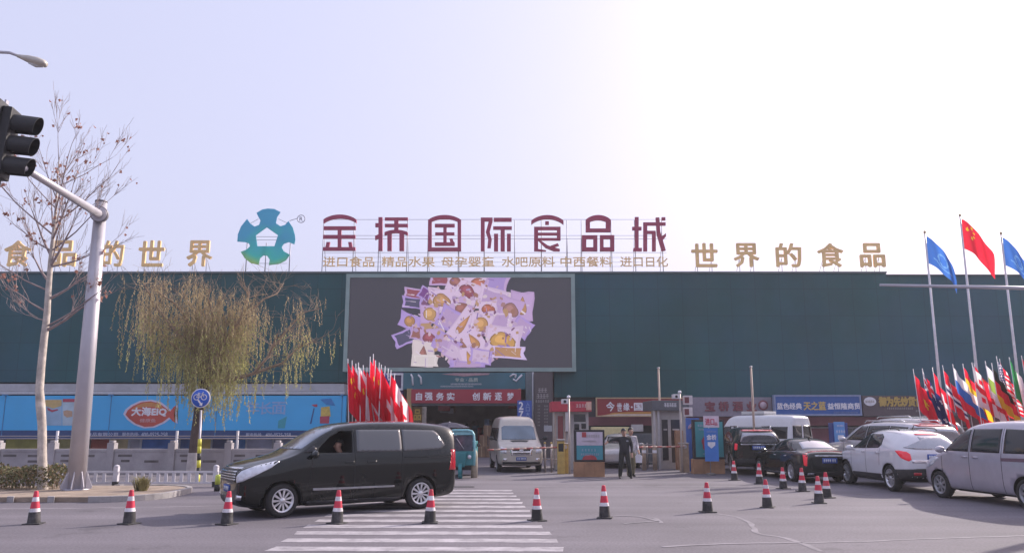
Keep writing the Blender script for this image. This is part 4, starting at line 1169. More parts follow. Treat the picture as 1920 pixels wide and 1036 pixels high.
# -- black off-roader -------------------------------------------------------------------------
st = [(2.42, .42, .86, .70, .6, .78, 0), (2.36, .32, 1.0, .84, .68, .90, 0), (2.0, .28, 1.08, .93, .78, 1.0, 0), (1.3, .26, 1.14, .95, .8, 1.06, 0), (1.02, .26, 1.2, .95, .78, 1.1, 0), (.6, .26, 1.58, .95, .70, 1.12, 0), (.25, .26, 1.73, .95, .70, 1.12, 0), (-.6, .26, 1.78, .95, .70, 1.12, 0), (-1.5, .26, 1.77, .95, .69, 1.13, 0), (-2.05, .28, 1.72, .94, .66, 1.14, 0), (-2.28, .34, 1.62, .91, .64, 1.14, -.30), (-2.38, .40, 1.50, .86, .62, 1.12, -.42), (-2.42, .46, 1.3, .78, .6, 1.06, 0)]
bsu = Car('off_roader', 'black off-roader with a pale rear window heading the queue beside the poster stand', 'car', st, 1.42, -1.42, .37, black, (9.55, 33.0, 0), R(84), 1.0, spokes=8)
bsu.side([(.72, 1.18), (-.2, 1.18), (-.2, 1.63), (.12, 1.63)], CARGLASS, 'side_window')
bsu.side([(-.24, 1.18), (-1.2, 1.18), (-1.2, 1.64), (-.24, 1.64)], CARGLASS, 'side_window')
bsu.side([(-1.25, 1.18), (-2.05, 1.2), (-1.95, 1.6), (-1.25, 1.64)], CARGLASS, 'side_window')
bsu.end([(-.70, 1.22), (.70, 1.22), (.58, 1.56), (-.58, 1.56)], CARGLASS_L, 'rear_window', -1)
bsu.end([(-.58, 1.62), (.58, 1.62), (.56, 1.68), (-.56, 1.68)], LAMPR, 'brake_light', -1, off=.012)
bsu.end([(-.66, 1.12), (.66, 1.12), (.66, 1.165), (-.66, 1.165)], CHROME, 'boot_trim', -1, off=.016)
bsu.corner([(.80, .93), (.92, .93), (.95, 1.16), (.82, 1.18)], R(140), LAMPR_ON, 'tail_lamp')
bsu.plate(-1, 1.02, .24, .075)
bsu.end([(-.88, .40), (.88, .40), (.88, .62), (-.88, .62)], BLACKP, 'rear_bumper', -1, off=.02)
bsu.end([(-.6, 1.22), (.6, 1.22), (.55, 1.6), (-.55, 1.6)], CARGLASS, 'windscreen', 1)
bsu.corner([(-1.2, .8), (-.8, .86), (-.8, .98), (-1.2, .95)], R(50), LAMPW, 'headlight')
bsu.gap(-.22, .35, 1.16); bsu.gap(.84, .4, 1.1); bsu.gap(-1.22, .7, 1.16)
bsu.mirror(.68, 1.2, .95, black, .2)
bsu.side([(1.0, .27), (-1.0, .27), (-1.0, .36), (1.0, .36)], CHROME, 'running_board', off=.03)
for sd in (1, -1): MB().tube([(.1, sd * .62, 1.74), (0, sd * .62, 1.80), (-1.6, sd * .62, 1.81), (-1.75, sd * .62, 1.75)], .018, 6).build('roof_rail', CHROME, bsu.root)

# -- silver-lavender minivan on the right ------------------------------------------------------
silver = mat('silver_paint', (.46, .425, .48), .30, .3, vary=.05, coat=.8, dirt=((.36, .33, .365), .9, .6))
st = [(2.18, .36, .70, .56, .48, .62, 0), (2.14, .26, .84, .72, .56, .74, 0), (1.96, .22, .96, .80, .64, .86, 0), (1.62, .20, 1.06, .835, .68, .96, 0), (1.38, .20, 1.13, .845, .70, 1.03, 0), (1.12, .20, 1.38, .845, .66, 1.08, 0), (.72, .20, 1.66, .845, .63, 1.09, 0), (.35, .20, 1.79, .845, .63, 1.09, 0), (-.4, .20, 1.84, .845, .63, 1.09, 0), (-1.3, .20, 1.83, .845, .63, 1.1, 0), (-1.85, .22, 1.78, .84, .62, 1.1, 0), (-2.10, .28, 1.70, .82, .58, 1.1, -.08), (-2.2, .36, 1.60, .74, .52, 1.06, -.12)]
mv = Car('minivan', 'dusty silver minivan with dark side windows at the right edge of the picture', 'van', st, 1.48, -1.30, .315, silver, (12.42, 20.2, 0), R(97.5), 1.09, spokes=7, rimm=HUB)
mv.side([(1.18, 1.13), (.38, 1.13), (.38, 1.62), (.62, 1.62), (.95, 1.40)], CARGLASS, 'side_window')
mv.side([(.30, 1.13), (-.62, 1.13), (-.62, 1.65), (.30, 1.64)], CARGLASS, 'side_window')
mv.side([(-.74, 1.13), (-1.72, 1.14), (-1.80, 1.22), (-1.72, 1.62), (-.74, 1.65)], CARGLASS, 'side_window')
mv.side([(-.66, .96), (-2.1, .98), (-2.1, 1.06), (-.66, 1.03)], mat('maroon_stripe', (.16, .09, .12), .5), 'side_stripe', off=.004)
mv.gap(1.30, .62, 1.12); mv.gap(.34, .28, 1.66); mv.gap(-.68, .28, 1.66)
for x in (.56, .20): mv.side([(x, .99), (x - .16, .99), (x - .16, 1.03), (x, 1.03)], silver, 'door_handle', off=.03, rim=.03)
mv.side([(1.0, .22), (-.9, .22), (-.9, .27), (1.0, .27)], BLACKP, 'sill', off=.012)
mv.end([(-.58, 1.18), (.58, 1.18), (.5, 1.66), (-.5, 1.66)], CARGLASS_L, 'windscreen', 1)
mv.corner([(-1.05, .68), (-.8, .78), (-.6, .95), (-.7, .97), (-1.05, .84)], R(52), LAMPW, 'headlight')
mv.corner([(1.22, .9), (1.34, .9), (1.34, 1.3), (1.24, 1.3)], R(140), LAMPR, 'tail_lamp')
mv.end([(-.5, .5), (.5, .5), (.5, .62), (-.5, .62)], BLACKP, 'grille', 1)
mv.end([(-.6, 1.15), (.6, 1.15), (.52, 1.6), (-.52, 1.6)], CARGLASS, 'rear_window', -1)
mv.plate(1, .45); mv.plate(-1, .7)
mv.mirror(1.12, 1.16, .85, silver, .22)

# -- panel van coming out under the barrier, and the white high-roof van behind the queue ---------
def box_van(name, label, paint, loc, th, sc, hi=2.35, group=None, glass=CARGLASS):
    st = [(2.58, .42, .92, .74, .64, .82, 0), (2.54, .32, 1.06, .90, .74, .96, 0), (2.40, .28, 1.14, .96, .80, 1.04, 0), (2.05, .26, 1.24, .985, .84, 1.12, 0), (1.80, .26, 1.34, .985, .84, 1.18, 0), (1.55, .26, 1.62, .985, .82, 1.22, 0), (1.22, .26, 1.96, .985, .80, 1.25, 0), (1.02, .26, hi - .1, .985, .78, 1.25, 0), (.6, .26, hi, .985, .76, 1.25, 0), (-.8, .26, hi, .985, .76, 1.25, 0), (-2.2, .28, hi - .02, .98, .75, 1.25, 0), (-2.5, .32, hi - .06, .96, .72, 1.25, 0), (-2.58, .42, hi - .16, .88, .66, 1.2, 0)]
    c = Car(name, label, 'van', st, 1.65, -1.65, .34, paint, loc, th, sc, spokes=6, rimm=HUB, group=group)
    c.end([(-.76, 1.36), (.76, 1.36), (.72, 1.90), (.6, 1.96), (-.6, 1.96), (-.72, 1.90)], mat('bluish_screen', (.15, .19, .23), .08, metal=.5, vary=.3, scale=1.2, coat=.3), 'windscreen', 1)
    c.side([(1.5, 1.30), (.75, 1.30), (.75, 1.86), (1.15, 1.86), (1.32, 1.62)], glass, 'side_window')
    for a, b_ in ((.62, -.45), (-.55, -1.4), (-1.5, -2.35)): c.side([(a, 1.32), (b_, 1.32), (b_, 1.86), (a, 1.86)], glass, 'side_window')
    c.end([(-.44, .72), (.44, .72), (.5, 1.02), (-.5, 1.02)], CHROME, 'grille_surround', 1, off=.008)
    c.end([(-.36, .90), (.36, .90), (.40, .97), (-.40, .97)], BLACKP, 'grille', 1, off=.022)
    c.end([(-.36, .77), (.36, .77), (.36, .83), (-.36, .83)], BLACKP, 'grille', 1, off=.022)
    c.end([(-.09, .92), (.09, .92), (.09, .96), (-.09, .96)], CHROME, 'oval_badge', 1, off=.034)
    c.end([(.62, .80), (.88, .82), (.88, 1.06), (.66, 1.02)], LAMPW, 'headlight', 1, mirror=True, off=.01)
    c.end([(-.8, .36), (.8, .36), (.8, .46), (-.8, .46)], BLACKP, 'air_intake', 1, off=.01)
    c.end([(.62, .5), (.78, .5), (.78, .6), (.62, .6)], CHROME, 'fog_lamp', 1, mirror=True, off=.012)
    c.plate(1, .58, .22, .07)
    c.top([(2.0, .3), (1.86, .42), (1.86, -.42), (2.0, -.3)], BLACKP, 'scuttle', off=.01)
    c.end([(.06, 1.25), (.78, 1.25), (.72, 1.92), (.06, 1.92)], glass, 'rear_window', -1, mirror=True)
    c.end([(.76, .8), (.90, .8), (.90, 1.2), (.78, 1.2)], LAMPR, 'tail_lamp', -1, mirror=True, off=.01)
    c.plate(-1, .8)
    c.gap(.68, .4, 1.9); c.gap(1.55, .7, 1.28)
    c.mirror(1.5, 1.42, 1.0, BLACKP, .3)
    return c
cream = mat('champagne_paint', (.47, .43, .38), .35, .25, vary=.05, coat=.6, dirt=((.36, .32, .28), .8, .5))
bv = box_van('panel_van', 'champagne coloured high roof van coming out under the left barrier arm', cream, (.10, 34.6, 0), R(-83.5), .93, 2.38)
wv = box_van('high_roof_van', 'white high roof van parked behind the black off-roader by the shops', mat('white_van_paint', (.62, .62, .65), .35, vary=.04, coat=.6), (11.3, 37.6, 0), R(128), .95, 2.42)
MB().box(-.9, .4, -.5, .5, 2.44, 2.58).build('roof_box', mat('pale_grey_plastic', (.5, .5, .5), .6), wv.root, .03)

# -- cars of which only roofs show behind the white crossover, and the one behind the barrier -------
def dup_car(src, name, label, loc, th, sc, paint):
    r = src.root.copy(); COL.objects.link(r)
    r.name = name; r.location = loc; r.rotation_euler = (0, 0, th); r.scale = (sc, sc, sc); r['label'] = label
    old = src.body.data.materials[0]
    for ch in list(src.root.children):
        c = ch.copy(); COL.objects.link(c); c.parent = r
        if c.data and any(mm is old for mm in c.data.materials):
            c.data = c.data.copy()
            for i, mm in enumerate(c.data.materials):
                if mm is old: c.data.materials[i] = paint
        for g in list(ch.children):
            d = g.copy(); COL.objects.link(d); d.parent = c
    return r
dup_car(bsu, 'parked_car', 'silver grey estate of which the roof and dark windows show behind the white crossover', (13.6, 29.6, 0), R(104), 1.12, mat('pale_silver', (.5, .48, .52), .3, .3, coat=.8))
dup_car(bsu, 'parked_car', 'white car whose roof shows farthest back behind the crossover near the brown fascia', (16.4, 34.6, 0), R(100), 1.22, MATS['white_paint'])
dup_car(sed, 'parked_car', 'silver saloon nosing up to the right barrier behind the two standing people', (4.95, 37.5, 0), R(-98), .97, mat('sedan_silver', (.42, .41, .42), .3, .3, coat=.8))

# ================================================================ TREES AND PLANTS
def grow(bm, p, d, ln, r, depth, rnd, out, spread=.55, up=.25, kids=(2, 3), shrink=.72, wob=.13, rmin=.006, leaf_from=2):
    """one bent limb as a tapered tube, then its twigs"""
    n = 4 if ln > .6 else 3
    pts, rad = [Vector(p)], [r]
    d = Vector(d).normalized()
    for i in range(n):
        d = (d + Vector((rnd.uniform(-wob, wob), rnd.uniform(-wob, wob), rnd.uniform(-wob, wob) + up * .08))).normalized()
        pts.append(pts[-1] + d * ln / n)
        rad.append(max(rmin * .6, r * (1 - .45 * (i + 1) / n)))
    bm.tube(pts, rad, 7 if r > .05 else (5 if r > .02 else 3), cap=False)
    if depth <= leaf_from: out.append((pts[-1], d)); out.append((pts[len(pts) // 2], d))
    if depth <= 0: return
    for k in range(rnd.randint(*kids)):
        t = rnd.uniform(.35, 1.0) if k else 1.0
        i = min(n, max(1, int(t * n)))
        a = rnd.uniform(0, 6.283)
        o = d.orthogonal().normalized()
        o = (Matrix.Rotation(a, 3, d) @ o)
        nd = (d * (1 - spread * .5) + o * spread * rnd.uniform(.5, 1.1) + Vector((0, 0, up))).normalized()
        grow(bm, pts[i], nd, ln * shrink * rnd.uniform(.75, 1.15), max(rmin, rad[i] * .62), depth - 1, rnd, out, spread, up, kids, shrink, wob, rmin, leaf_from)
def leaf_quads(pts, size, rnd, name, m, parent, hang=.5):
    b = bmesh.new()
    for p in pts:
        a = Vector((rnd.uniform(-1, 1), rnd.uniform(-1, 1), rnd.uniform(-1, .3) - hang)).normalized()
        c = a.orthogonal().normalized()
        c = Matrix.Rotation(rnd.uniform(0, 6.28), 3, a) @ c
        s_ = size * rnd.uniform(.6, 1.3)
        q = Vector(p)
        nrm = a.cross(c) * s_ * .25
        v = [b.verts.new(x) for x in (q, q + a * s_ * .5 + c * s_ * .5 + nrm, q + a * s_ * 1.1, q + a * s_ * .5 - c * s_ * .5 + nrm)]
        b.faces.new((v[0], v[1], v[2])); b.faces.new((v[0], v[2], v[3]))
    me = bpy.data.meshes.new(name)
    b.to_mesh(me); b.free()
    return link(name, me, m, parent)
def leaf_mat(name, col, tr=.4, vary=.4):
    m = mat(name, col, .7, vary=vary, scale=1.6)
    n, l = m.node_tree.nodes, m.node_tree.links
    t = n.new('ShaderNodeBsdfTranslucent')
    l.new(n['Principled BSDF'].inputs['Base Color'].links[0].from_socket, t.inputs['Color'])
    ms = n.new('ShaderNodeMixShader'); ms.inputs[0].default_value = tr
    l.new(n['Principled BSDF'].outputs[0], ms.inputs[1]); l.new(t.outputs[0], ms.inputs[2])
    l.new(ms.outputs[0], n['Material Output'].inputs['Surface'])
    return m
bark_p = mat('pale_bark', (.52, .46, .41), .9, vary=.25, scale=5, bump=.4, dirt=((.20, .17, .15), 3, .7))
twig_p = mat('pale_twig', (.30, .235, .23), .9, vary=.2)
def plane_tree():
    rnd = random.Random(12)
    base = G(80, 925); base.z = .12
    t = empty('plane_tree', base, 'bare pale-barked tree with a few brown leaves left, on the soil island', 'tree')
    L = lambda px, py: W(px, py, base.y) - Vector(base)
    tr = MB()
    tp = [Vector((0, 0, -.05)), L(79, 860), L(79, 800), L(76, 760), L(74, 730), L(77, 690), L(82, 640), L(88, 590), L(91, 540), L(95, 490), L(100, 440), L(105, 390), L(108, 330), L(111, 295)]
    rad = [.14, .12, .112, .122, .108, .104, .098, .09, .08, .066, .05, .036, .024, .015]
    tr.tube(tp, rad, 12, cap=False)
    out = []
    tr.build('trunk', bark_p, t)
    big = MB()
    limbs = [((85, 620), (165, 570), .05), ((92, 560), (150, 515), .045), ((90, 585), (30, 545), .035), ((93, 530), (45, 470), .04), ((94, 500), (150, 430), .045), ((96, 480), (55, 400), .04), ((98, 450), (160, 370), .035), ((100, 430), (65, 330), .03),
             ((103, 400), (145, 300), .03), ((105, 370), (85, 285), .02), ((107, 340), (138, 270), .018), ((110, 300), (120, 240), .012), ((92, 545), (10, 500), .03), ((97, 470), (20, 420), .03), ((95, 500), (200, 470), .03), ((102, 420), (200, 330), .026), ((89, 600), (50, 590), .02), ((86, 612), (205, 550), .03),
             ((99, 440), (10, 330), .026), ((97, 470), (215, 400), .028), ((104, 390), (30, 290), .018), ((106, 350), (185, 280), .016), ((94, 505), (120, 420), .03), ((98, 450), (95, 350), .03)]
    for (a, c, r) in limbs:
        p0, p1 = L(*a), L(*c)
        dy = rnd.uniform(-1.5, 1.5) * (p1 - p0).length * .35
        p1 = p1 + Vector((0, dy, 0))
        mid = p0.lerp(p1, .5) + Vector((0, 0, -.04 * (p1 - p0).length))
        big.tube([p0, p0.lerp(mid, .5) + Vector((0, 0, -.01)), mid, mid.lerp(p1, .5) + Vector((0, 0, .02)), p1], [r, r * .85, r * .7, r * .55, r * .4], 6, cap=False)
        d = (p1 - mid).normalized()
        for k in range(4):
            q = p0.lerp(p1, rnd.uniform(.35, .98))
            o = Matrix.Rotation(rnd.uniform(0, 6.28), 3, d) @ d.orthogonal().normalized()
            grow(big, q, (d * .8 + o * .5 + Vector((0, 0, .35))).normalized(), rnd.uniform(.4, .75), r * .28, 2, rnd, out, spread=.45, up=.28, kids=(2, 4), shrink=.72, rmin=.0055)
        grow(big, p1, d + Vector((0, 0, .25)), rnd.uniform(.4, .7), r * .34, 2, rnd, out, spread=.4, up=.3, kids=(2, 3), rmin=.0055)
    big.build('branches', twig_p, t)
    rnd.shuffle(out)
    lv = []
    for p, d in out[:170]:
        for _ in range(rnd.choice((1, 1, 2, 3))): lv.append(p + Vector((rnd.uniform(-.1, .1), rnd.uniform(-.1, .1), rnd.uniform(-.12, .02))))
    lv += [L(93, 188), L(92, 189)]
    big2 = leaf_quads(lv, .105, rnd, 'leaves', leaf_mat('brown_leaf', (.34, .16, .12), .35), t)
plane_tree()

def willow():
    rnd = random.Random(5)
    base = G(362, 889)
    t = empty('willow_tree', base, 'weeping willow with drooping tawny and olive strands in front of the blue billboard', 'tree')
    D = base.y
    L = lambda px, py, dy=0: W(px, py, D + dy) - Vector(base)
    bark = mat('dark_bark', (.085, .06, .055), .95, vary=.3, scale=4, bump=.5)
    tr = MB()
    tr.tube([Vector((0, 0, -.05)), L(364, 850), L(369, 800), L(376, 750), L(385, 715), L(396, 690)], [.26, .21, .19, .18, .17, .15], 12, cap=False)
    tr.build('trunk', bark, t)
    # whitewashed foot of the trunk
    MB().tube([Vector((0, 0, 0)), L(364, 848)], [.275, .222], 12, cap=False).build('whitewash', mat('limewash', (.42, .38, .37), .9, vary=.2, scale=4), t)
    br = MB()
    tips = []
    limbs = [([(396, 690), (420, 640), (450, 600), (462, 575), (468, 545)], .10, 0), ([(385, 715), (430, 712), (475, 700), (505, 665), (520, 625)], .10, -.8), ([(396, 690), (390, 640), (370, 590), (352, 565), (340, 540)], .09, .6), ([(392, 700), (360, 650), (320, 610), (290, 570), (268, 528)], .08, -.7),
             ([(420, 640), (400, 590), (390, 560), (395, 535)], .06, -.5), ([(505, 660), (545, 610), (570, 585), (600, 578)], .05, .4), ([(475, 700), (530, 680), (560, 650), (590, 640)], .06, .8), ([(450, 600), (495, 560), (520, 550), (532, 530)], .05, 1.0), ([(390, 690), (340, 660), (300, 625), (262, 590)], .06, .9), ([(396, 690), (430, 650), (440, 620), (430, 580)], .06, 1.2), ([(380, 640), (330, 570), (300, 550), (285, 535)], .05, -1.4)]
    for pts, r, dy in limbs:
        P = [L(x, y, dy * i / len(pts) * 1.6) for i, (x, y) in enumerate(pts)]
        br.tube(P, [r * (1 - .7 * i / (len(P) - 1)) for i in range(len(P))], 7, cap=False)
        for i in range(1, len(P)):
            for k in range(5):
                q = P[i - 1].lerp(P[i], rnd.random())
                a = rnd.uniform(0, 6.28)
                d = Vector((math.cos(a) * .8, math.sin(a) * .9, rnd.uniform(.1, .9)))
                out = []
                grow(br, q, d, rnd.uniform(.5, 1.0), r * .22, 2, rnd, out, spread=.6, up=.12, kids=(2, 3), shrink=.72, rmin=.006, leaf_from=2)
                tips += out
    br.build('branches', mat('willow_twig', (.27, .20, .14), .9, vary=.25), t)
    rnd.shuffle(tips)
    m_t, m_o = leaf_mat('willow_tawny', (.46, .37, .21), .5, .35), leaf_mat('willow_olive', (.43, .42, .17), .5, .35)
    groups = {0: bmesh.new(), 1: bmesh.new()}
    strings = MB()
    xc = L(410, 600).x
    ztop_ = L(0, 520).z
    zlo = L(0, 800).z
    def strand(q, ln):
        p = Vector(q)
        n = max(4, int(ln / .085))
        drift = Vector((rnd.uniform(-.12, .12), rnd.uniform(-.12, .12), 0))
        pts = [p.copy()]
        for i in range(n):
            t_ = i / n
            p = p + Vector((drift.x * (1 - t_) * .25 + rnd.uniform(-.012, .012), drift.y * (1 - t_) * .25 + rnd.uniform(-.012, .012), -ln / n))
            pts.append(p.copy())
            low = p.z < L(0, 630).z + rnd.uniform(-1.0, 1.0)
            b = groups[1 if low else 0]
            for _ in range(2 if rnd.random() < .35 else 1):
                a = rnd.uniform(0, 6.28)
                d = Vector((math.cos(a) * .5, math.sin(a) * .5, -1)).normalized()
                w_ = d.orthogonal().normalized() * rnd.uniform(.012, .024)
                w_ = Matrix.Rotation(rnd.uniform(0, 6.28), 3, d) @ w_
                l_ = rnd.uniform(.08, .15)
                v = [b.verts.new(x) for x in (p, p + d * l_ * .5 + w_, p + d * l_, p + d * l_ * .5 - w_)]
                b.faces.new(v)
        strings.tube(pts[::3] + [pts[-1]], .0045, 3, cap=False)
    n_s = 0
    for q, d in tips * 3:
        q = q + Vector((rnd.gauss(0, .16), rnd.gauss(0, .16), rnd.uniform(-.15, .1)))
        if n_s > 1050: break
        right = q.x - L(480, 600).x
        if right > 0 and rnd.random() < .62: continue
        if q.z > L(0, 516 if right < -1.6 else 540).z or (q.z > L(0, 560).z and rnd.random() < .5): continue
        ln = rnd.uniform(.6, 2.6) if right < 0 else rnd.uniform(.4, 1.4)
        ln = min(ln, q.z - zlo - rnd.uniform(-.15, .8))
        if ln < .3: continue
        strand(q, ln); n_s += 1
    strings.build('hanging_twigs', MATS['willow_twig'], t)
    for k, nm, m in ((0, 'foliage', m_t), (1, 'foliage', m_o)):
        me = bpy.data.meshes.new(nm)
        groups[k].to_mesh(me); groups[k].free()
        link(nm, me, m, t)
willow()

def hedge():
    rnd = random.Random(9)
    g0 = G(0, 920)
    x0, x1 = W(-260, 900, 23.1).x, W(117, 900, 23.1).x
    t = empty('hedge', ((x0 + x1) / 2, 23.1, .12), 'clipped low hedge of dull olive leaves beside the signal pole', 'hedge')
    lv, st = [], MB()
    for i in range(5200):
        x = rnd.uniform(x0, x1) - t.location.x
        y = rnd.uniform(-.55, .55)
        z = rnd.uniform(.03, 1) ** .6 * .64
        k = min(1, (x1 - t.location.x - x) / .25) * (1 - .15 * abs(y))
        z *= .7 + .3 * k + .07 * math.sin(x * 3.1) + .05 * math.sin(x * 7.3 + y * 4)
        lv.append(Vector((x, y, z)))
    for i in range(130):
        x, y = rnd.uniform(x0, x1) - t.location.x, rnd.uniform(-.45, .45)
        st.tube([(x, y, -.02), (x + rnd.uniform(-.1, .1), y + rnd.uniform(-.1, .1), .55)], [.012, .004], 4, cap=False)
    st.build('stems', MATS['willow_twig'], t)
    leaf_quads(lv[:3400], .075, rnd, 'foliage', leaf_mat('hedge_leaf', (.125, .125, .055), .25, .5), t, hang=0)
    leaf_quads(lv[3400:], .075, rnd, 'foliage', leaf_mat('hedge_leaf_dry', (.23, .165, .085), .25, .4), t, hang=0)
hedge()
def tuft(px, py, n, h, w, label, m, z=.12):
    rnd = random.Random(px)
    p = G(px, py); p.z = z
    t = empty('grass_tuft', p, label, 'plant')
    b = MB()
    for i in range(n):
        a = rnd.uniform(0, 6.28); r_ = rnd.uniform(0, .13) * w / .5
        q = Vector((r_ * math.cos(a), r_ * math.sin(a), -.01))
        l_ = h * rnd.uniform(.6, 1.1); o = rnd.uniform(.2, 1) * w * .55
        s_ = Vector((-math.sin(a), math.cos(a), 0)) * .011
        P = [q, q + Vector((math.cos(a) * o * .35, math.sin(a) * o * .35, l_ * .7)), q + Vector((math.cos(a) * o, math.sin(a) * o, l_ * rnd.uniform(.65, 1)))]
        v = [b.b.verts.new(x) for x in (P[0] - s_, P[0] + s_, P[1] + s_, P[1] - s_, P[2])]
        b.b.faces.new(v[:4]); b.b.faces.new((v[3], v[2], v[4]))
    b.build('blades', m, t, recalc=False)
tuft(264, 928, 170, .46, .62, 'clump of dry yellow green grass on the nose of the soil island', leaf_mat('dry_grass', (.23, .20, .085), .35, .5))

# ================================================================ POLES, SIGNALS, RAILS ON THE LEFT
galv = mat('galvanised_grey', (.46, .44, .48), .42, .35, vary=.07, scale=2)
pb = G(141, 926); pb.z = .12
sp_ = empty('signal_pole', pb, 'thick grey tapering signal pole with a bracketed arm reaching towards the camera', 'pole')
top = W(190, 378, pb.y) - Vector(pb)
D0 = pb.y
MB().tube([(0, 0, 0), (top.x * .5, 0, top.z * .5), (top.x, 0, top.z)], [.245, .21, .165], 24).build('shaft', galv, sp_)
b = MB()
b.lathe([(.36, 0), (.36, .035), (0, .035)], 20)
b.build('base_plate', galv, sp_)
for k in range(8):
    a = 6.283 * k / 8 + .2
    u = Vector((math.cos(a), math.sin(a), 0)); v_ = Vector((-u.y, u.x, 0)) * .011
    g = MB()
    P = [u * .215, u * .41, u * .41 + Vector((0, 0, .06)), u * .215 + Vector((0, 0, .52))]
    A = [g.b.verts.new(q + v_ + Vector((0, 0, .036))) for q in P]; B = [g.b.verts.new(q - v_ + Vector((0, 0, .036))) for q in P]
    g.b.faces.new(A); g.b.faces.new(B[::-1])
    for i in range(4): g.b.faces.new((A[i], A[(i + 1) % 4], B[(i + 1) % 4], B[i]))
    g.build('gusset', galv, sp_)
a0 = W(187, 402, D0 - .15) - Vector(pb)
D1 = 16.0
a1 = W(40, 312, D1) - Vector(pb)
MB().tube([a0, a0.lerp(a1, .5), a1], [.12, .095, .07], 16).build('arm', galv, sp_)
d_ = (a1 - a0).normalized()
MB().tube([a0 - d_ * .05, a0 + d_ * .12], [.24, .24], 18).build('flange', mat('flange_grey', (.22, .21, .23), .5, .4), sp_)
MB().tube([a0 + d_ * .13, a0 + d_ * .17], [.215, .215], 18).build('flange', galv, sp_)
MB().tube([top + Vector((0, 0, -.02)), top + Vector((0, 0, .03))], [.175, .165], 20).build('pole_cap', MATS['flange_grey'], sp_)

# the signal head, seen from its side, facing right along the side road
sc_ = W(30, 272, D1)
sh = empty('traffic_signal', sc_ + Vector((0, 0, 0)), 'black three lamp traffic signal hanging at the arm end, its hoods pointing right', 'traffic light')
dk = mat('signal_black', (.018, .018, .02), .55, vary=.15)
up = (W(46, 229, D1) - W(28, 316, D1)) / 2     # the column leans with the view
up = Vector((0, 0, up.length))
sh.rotation_euler = (0, R(4), R(10))
bx = MB()
bx.box(-.30, -.10, -.24, .24, -.76, .76)
bx.build('housing', dk, sh, bevel=.03)
MB().box(-.36, -.325, -.06, .06, -.72, .95).build('bracket', galv, sh)
MB().box(-.335, -.30, -.36, .36, -.86, .86).build('back_board', mat('back_board', (.05, .05, .055), .5), sh, bevel=.01)
for k in (-1, 0, 1):
    z = k * .46
    v = MB()
    n = 26
    ang = [R(-62) + (R(304)) * i / n for i in range(n + 1)]     # open towards the ground
    def pt(a, r, x): return Vector((x, r * math.cos(a), z + r * math.sin(a)))
    ro, ri = .205, .194
    for i in range(n):
        a, c = ang[i], ang[i + 1]
        ex = lambda t: .36 + .05 * math.sin(t)
        q = [pt(a, ro, -.11), pt(c, ro, -.11), pt(c, ro * .97, ex(c)), pt(a, ro * .97, ex(a))]
        w_ = [pt(a, ri, -.11), pt(c, ri, -.11), pt(c, ri * .97, ex(c)), pt(a, ri * .97, ex(a))]
        A = [v.b.verts.new(x) for x in q]; B = [v.b.verts.new(x) for x in w_]
        v.b.faces.new(A); v.b.faces.new(B[::-1]); v.b.faces.new((A[3], A[2], B[2], B[3]))
        if i == 0: v.b.faces.new((A[0], A[3], B[3], B[0]))
        if i == n - 1: v.b.faces.new((A[1], A[2], B[2], B[1]))
    bmesh.ops.remove_doubles(v.b, verts=v.b.verts, dist=.0005)
    h_ = v.build('hood', dk, sh)
    MB().lathe([(.0, -.075), (.12, -.085), (.195, -.108)], 24, 'x', (0, 0, z), cap=False).build('lens', mat('dark_lens', (.06, .05, .05), .2), h_)

# street lamp from the left edge
lx = W(-150, 100, 18.0)
lamp = empty('street_lamp', (lx.x, 18.0, 0), 'grey street lamp whose arm and head reach in from the top left corner', 'street lamp')
P0 = W(0, 98, 18) - Vector(lamp.location)
lpts = [(0, 0, 0), (0, 0, 9.6), (.35, 0, P0.z - .32), (P0.x - .5, 0, P0.z - .06), (P0.x, 0, P0.z), (W(18, 99, 18).x - lx.x, 0, W(0, 99, 18).z), (W(40, 107, 18).x - lx.x, 0, W(0, 107, 18).z)]
MB().tube(lpts[:2], [.13, .09], 12).build('pole', galv, lamp)
MB().tube(lpts[1:], [.05, .045, .04, .038, .036, .034], 10).build('arm', galv, lamp)
hd = MB()
h0, h1 = W(33, 105, 18) - Vector(lamp.location), W(88, 121, 18) - Vector(lamp.location)
hd.tube([h0, h0.lerp(h1, .15), h0.lerp(h1, .4), h0.lerp(h1, .7), h0.lerp(h1, .92), h1], [.038, .055, .09, .105, .085, .03], 14)
for v in hd.b.verts: v.co.y *= 1.5
hd.build('lamp_head', mat('lamp_housing', (.5, .46, .40), .4, .2), lamp)
gl = MB()
gl.tube([h0.lerp(h1, .42) + Vector((0, 0, -.07)), h0.lerp(h1, .65) + Vector((0, 0, -.085)), h0.lerp(h1, .9) + Vector((0, 0, -.06))], [.05, .07, .04], 10).build('lamp_glass', mat('lamp_glass', (.5, .5, .5), .15), lamp)

# bicycle lane sign
bs = G(371, 904)
bk = empty('cycle_sign', bs, 'round blue bicycle sign on a thin pole banded yellow and black below', 'road sign')
tp = W(377, 768, bs.y) - Vector(bs)
MB().tube([(0, 0, 0), tp], .033, 10).build('pole', galv, bk)
zs = [W(0, y, bs.y).z for y in (904, 889, 876, 862, 849, 836, 829, 822)]
for i in range(1, 6):
    m = (mat('band_yellow', (.62, .58, .06), .5), mat('band_black', (.02, .02, .02), .6))[(i + 1) % 2]
    f0, f1 = zs[i - 1] / tp.z, zs[i] / tp.z
    MB().tube([tp * f0, tp * f1], .062, 12).build('band', m, bk)
MB().tube([tp * (zs[5] / tp.z), tp * (zs[7] / tp.z)], .06, 12).build('band', MATS['band_yellow'], bk)
disc = W(377.5, 746, bs.y) - Vector(bs)
rd = (W(396, 746, bs.y) - W(360, 746, bs.y)).x / 2
ds = MB().lathe([(.0, -.07), (rd, -.07), (rd, -.045), (0, -.045)], 36, 'y', disc).build('disc', white, bk)
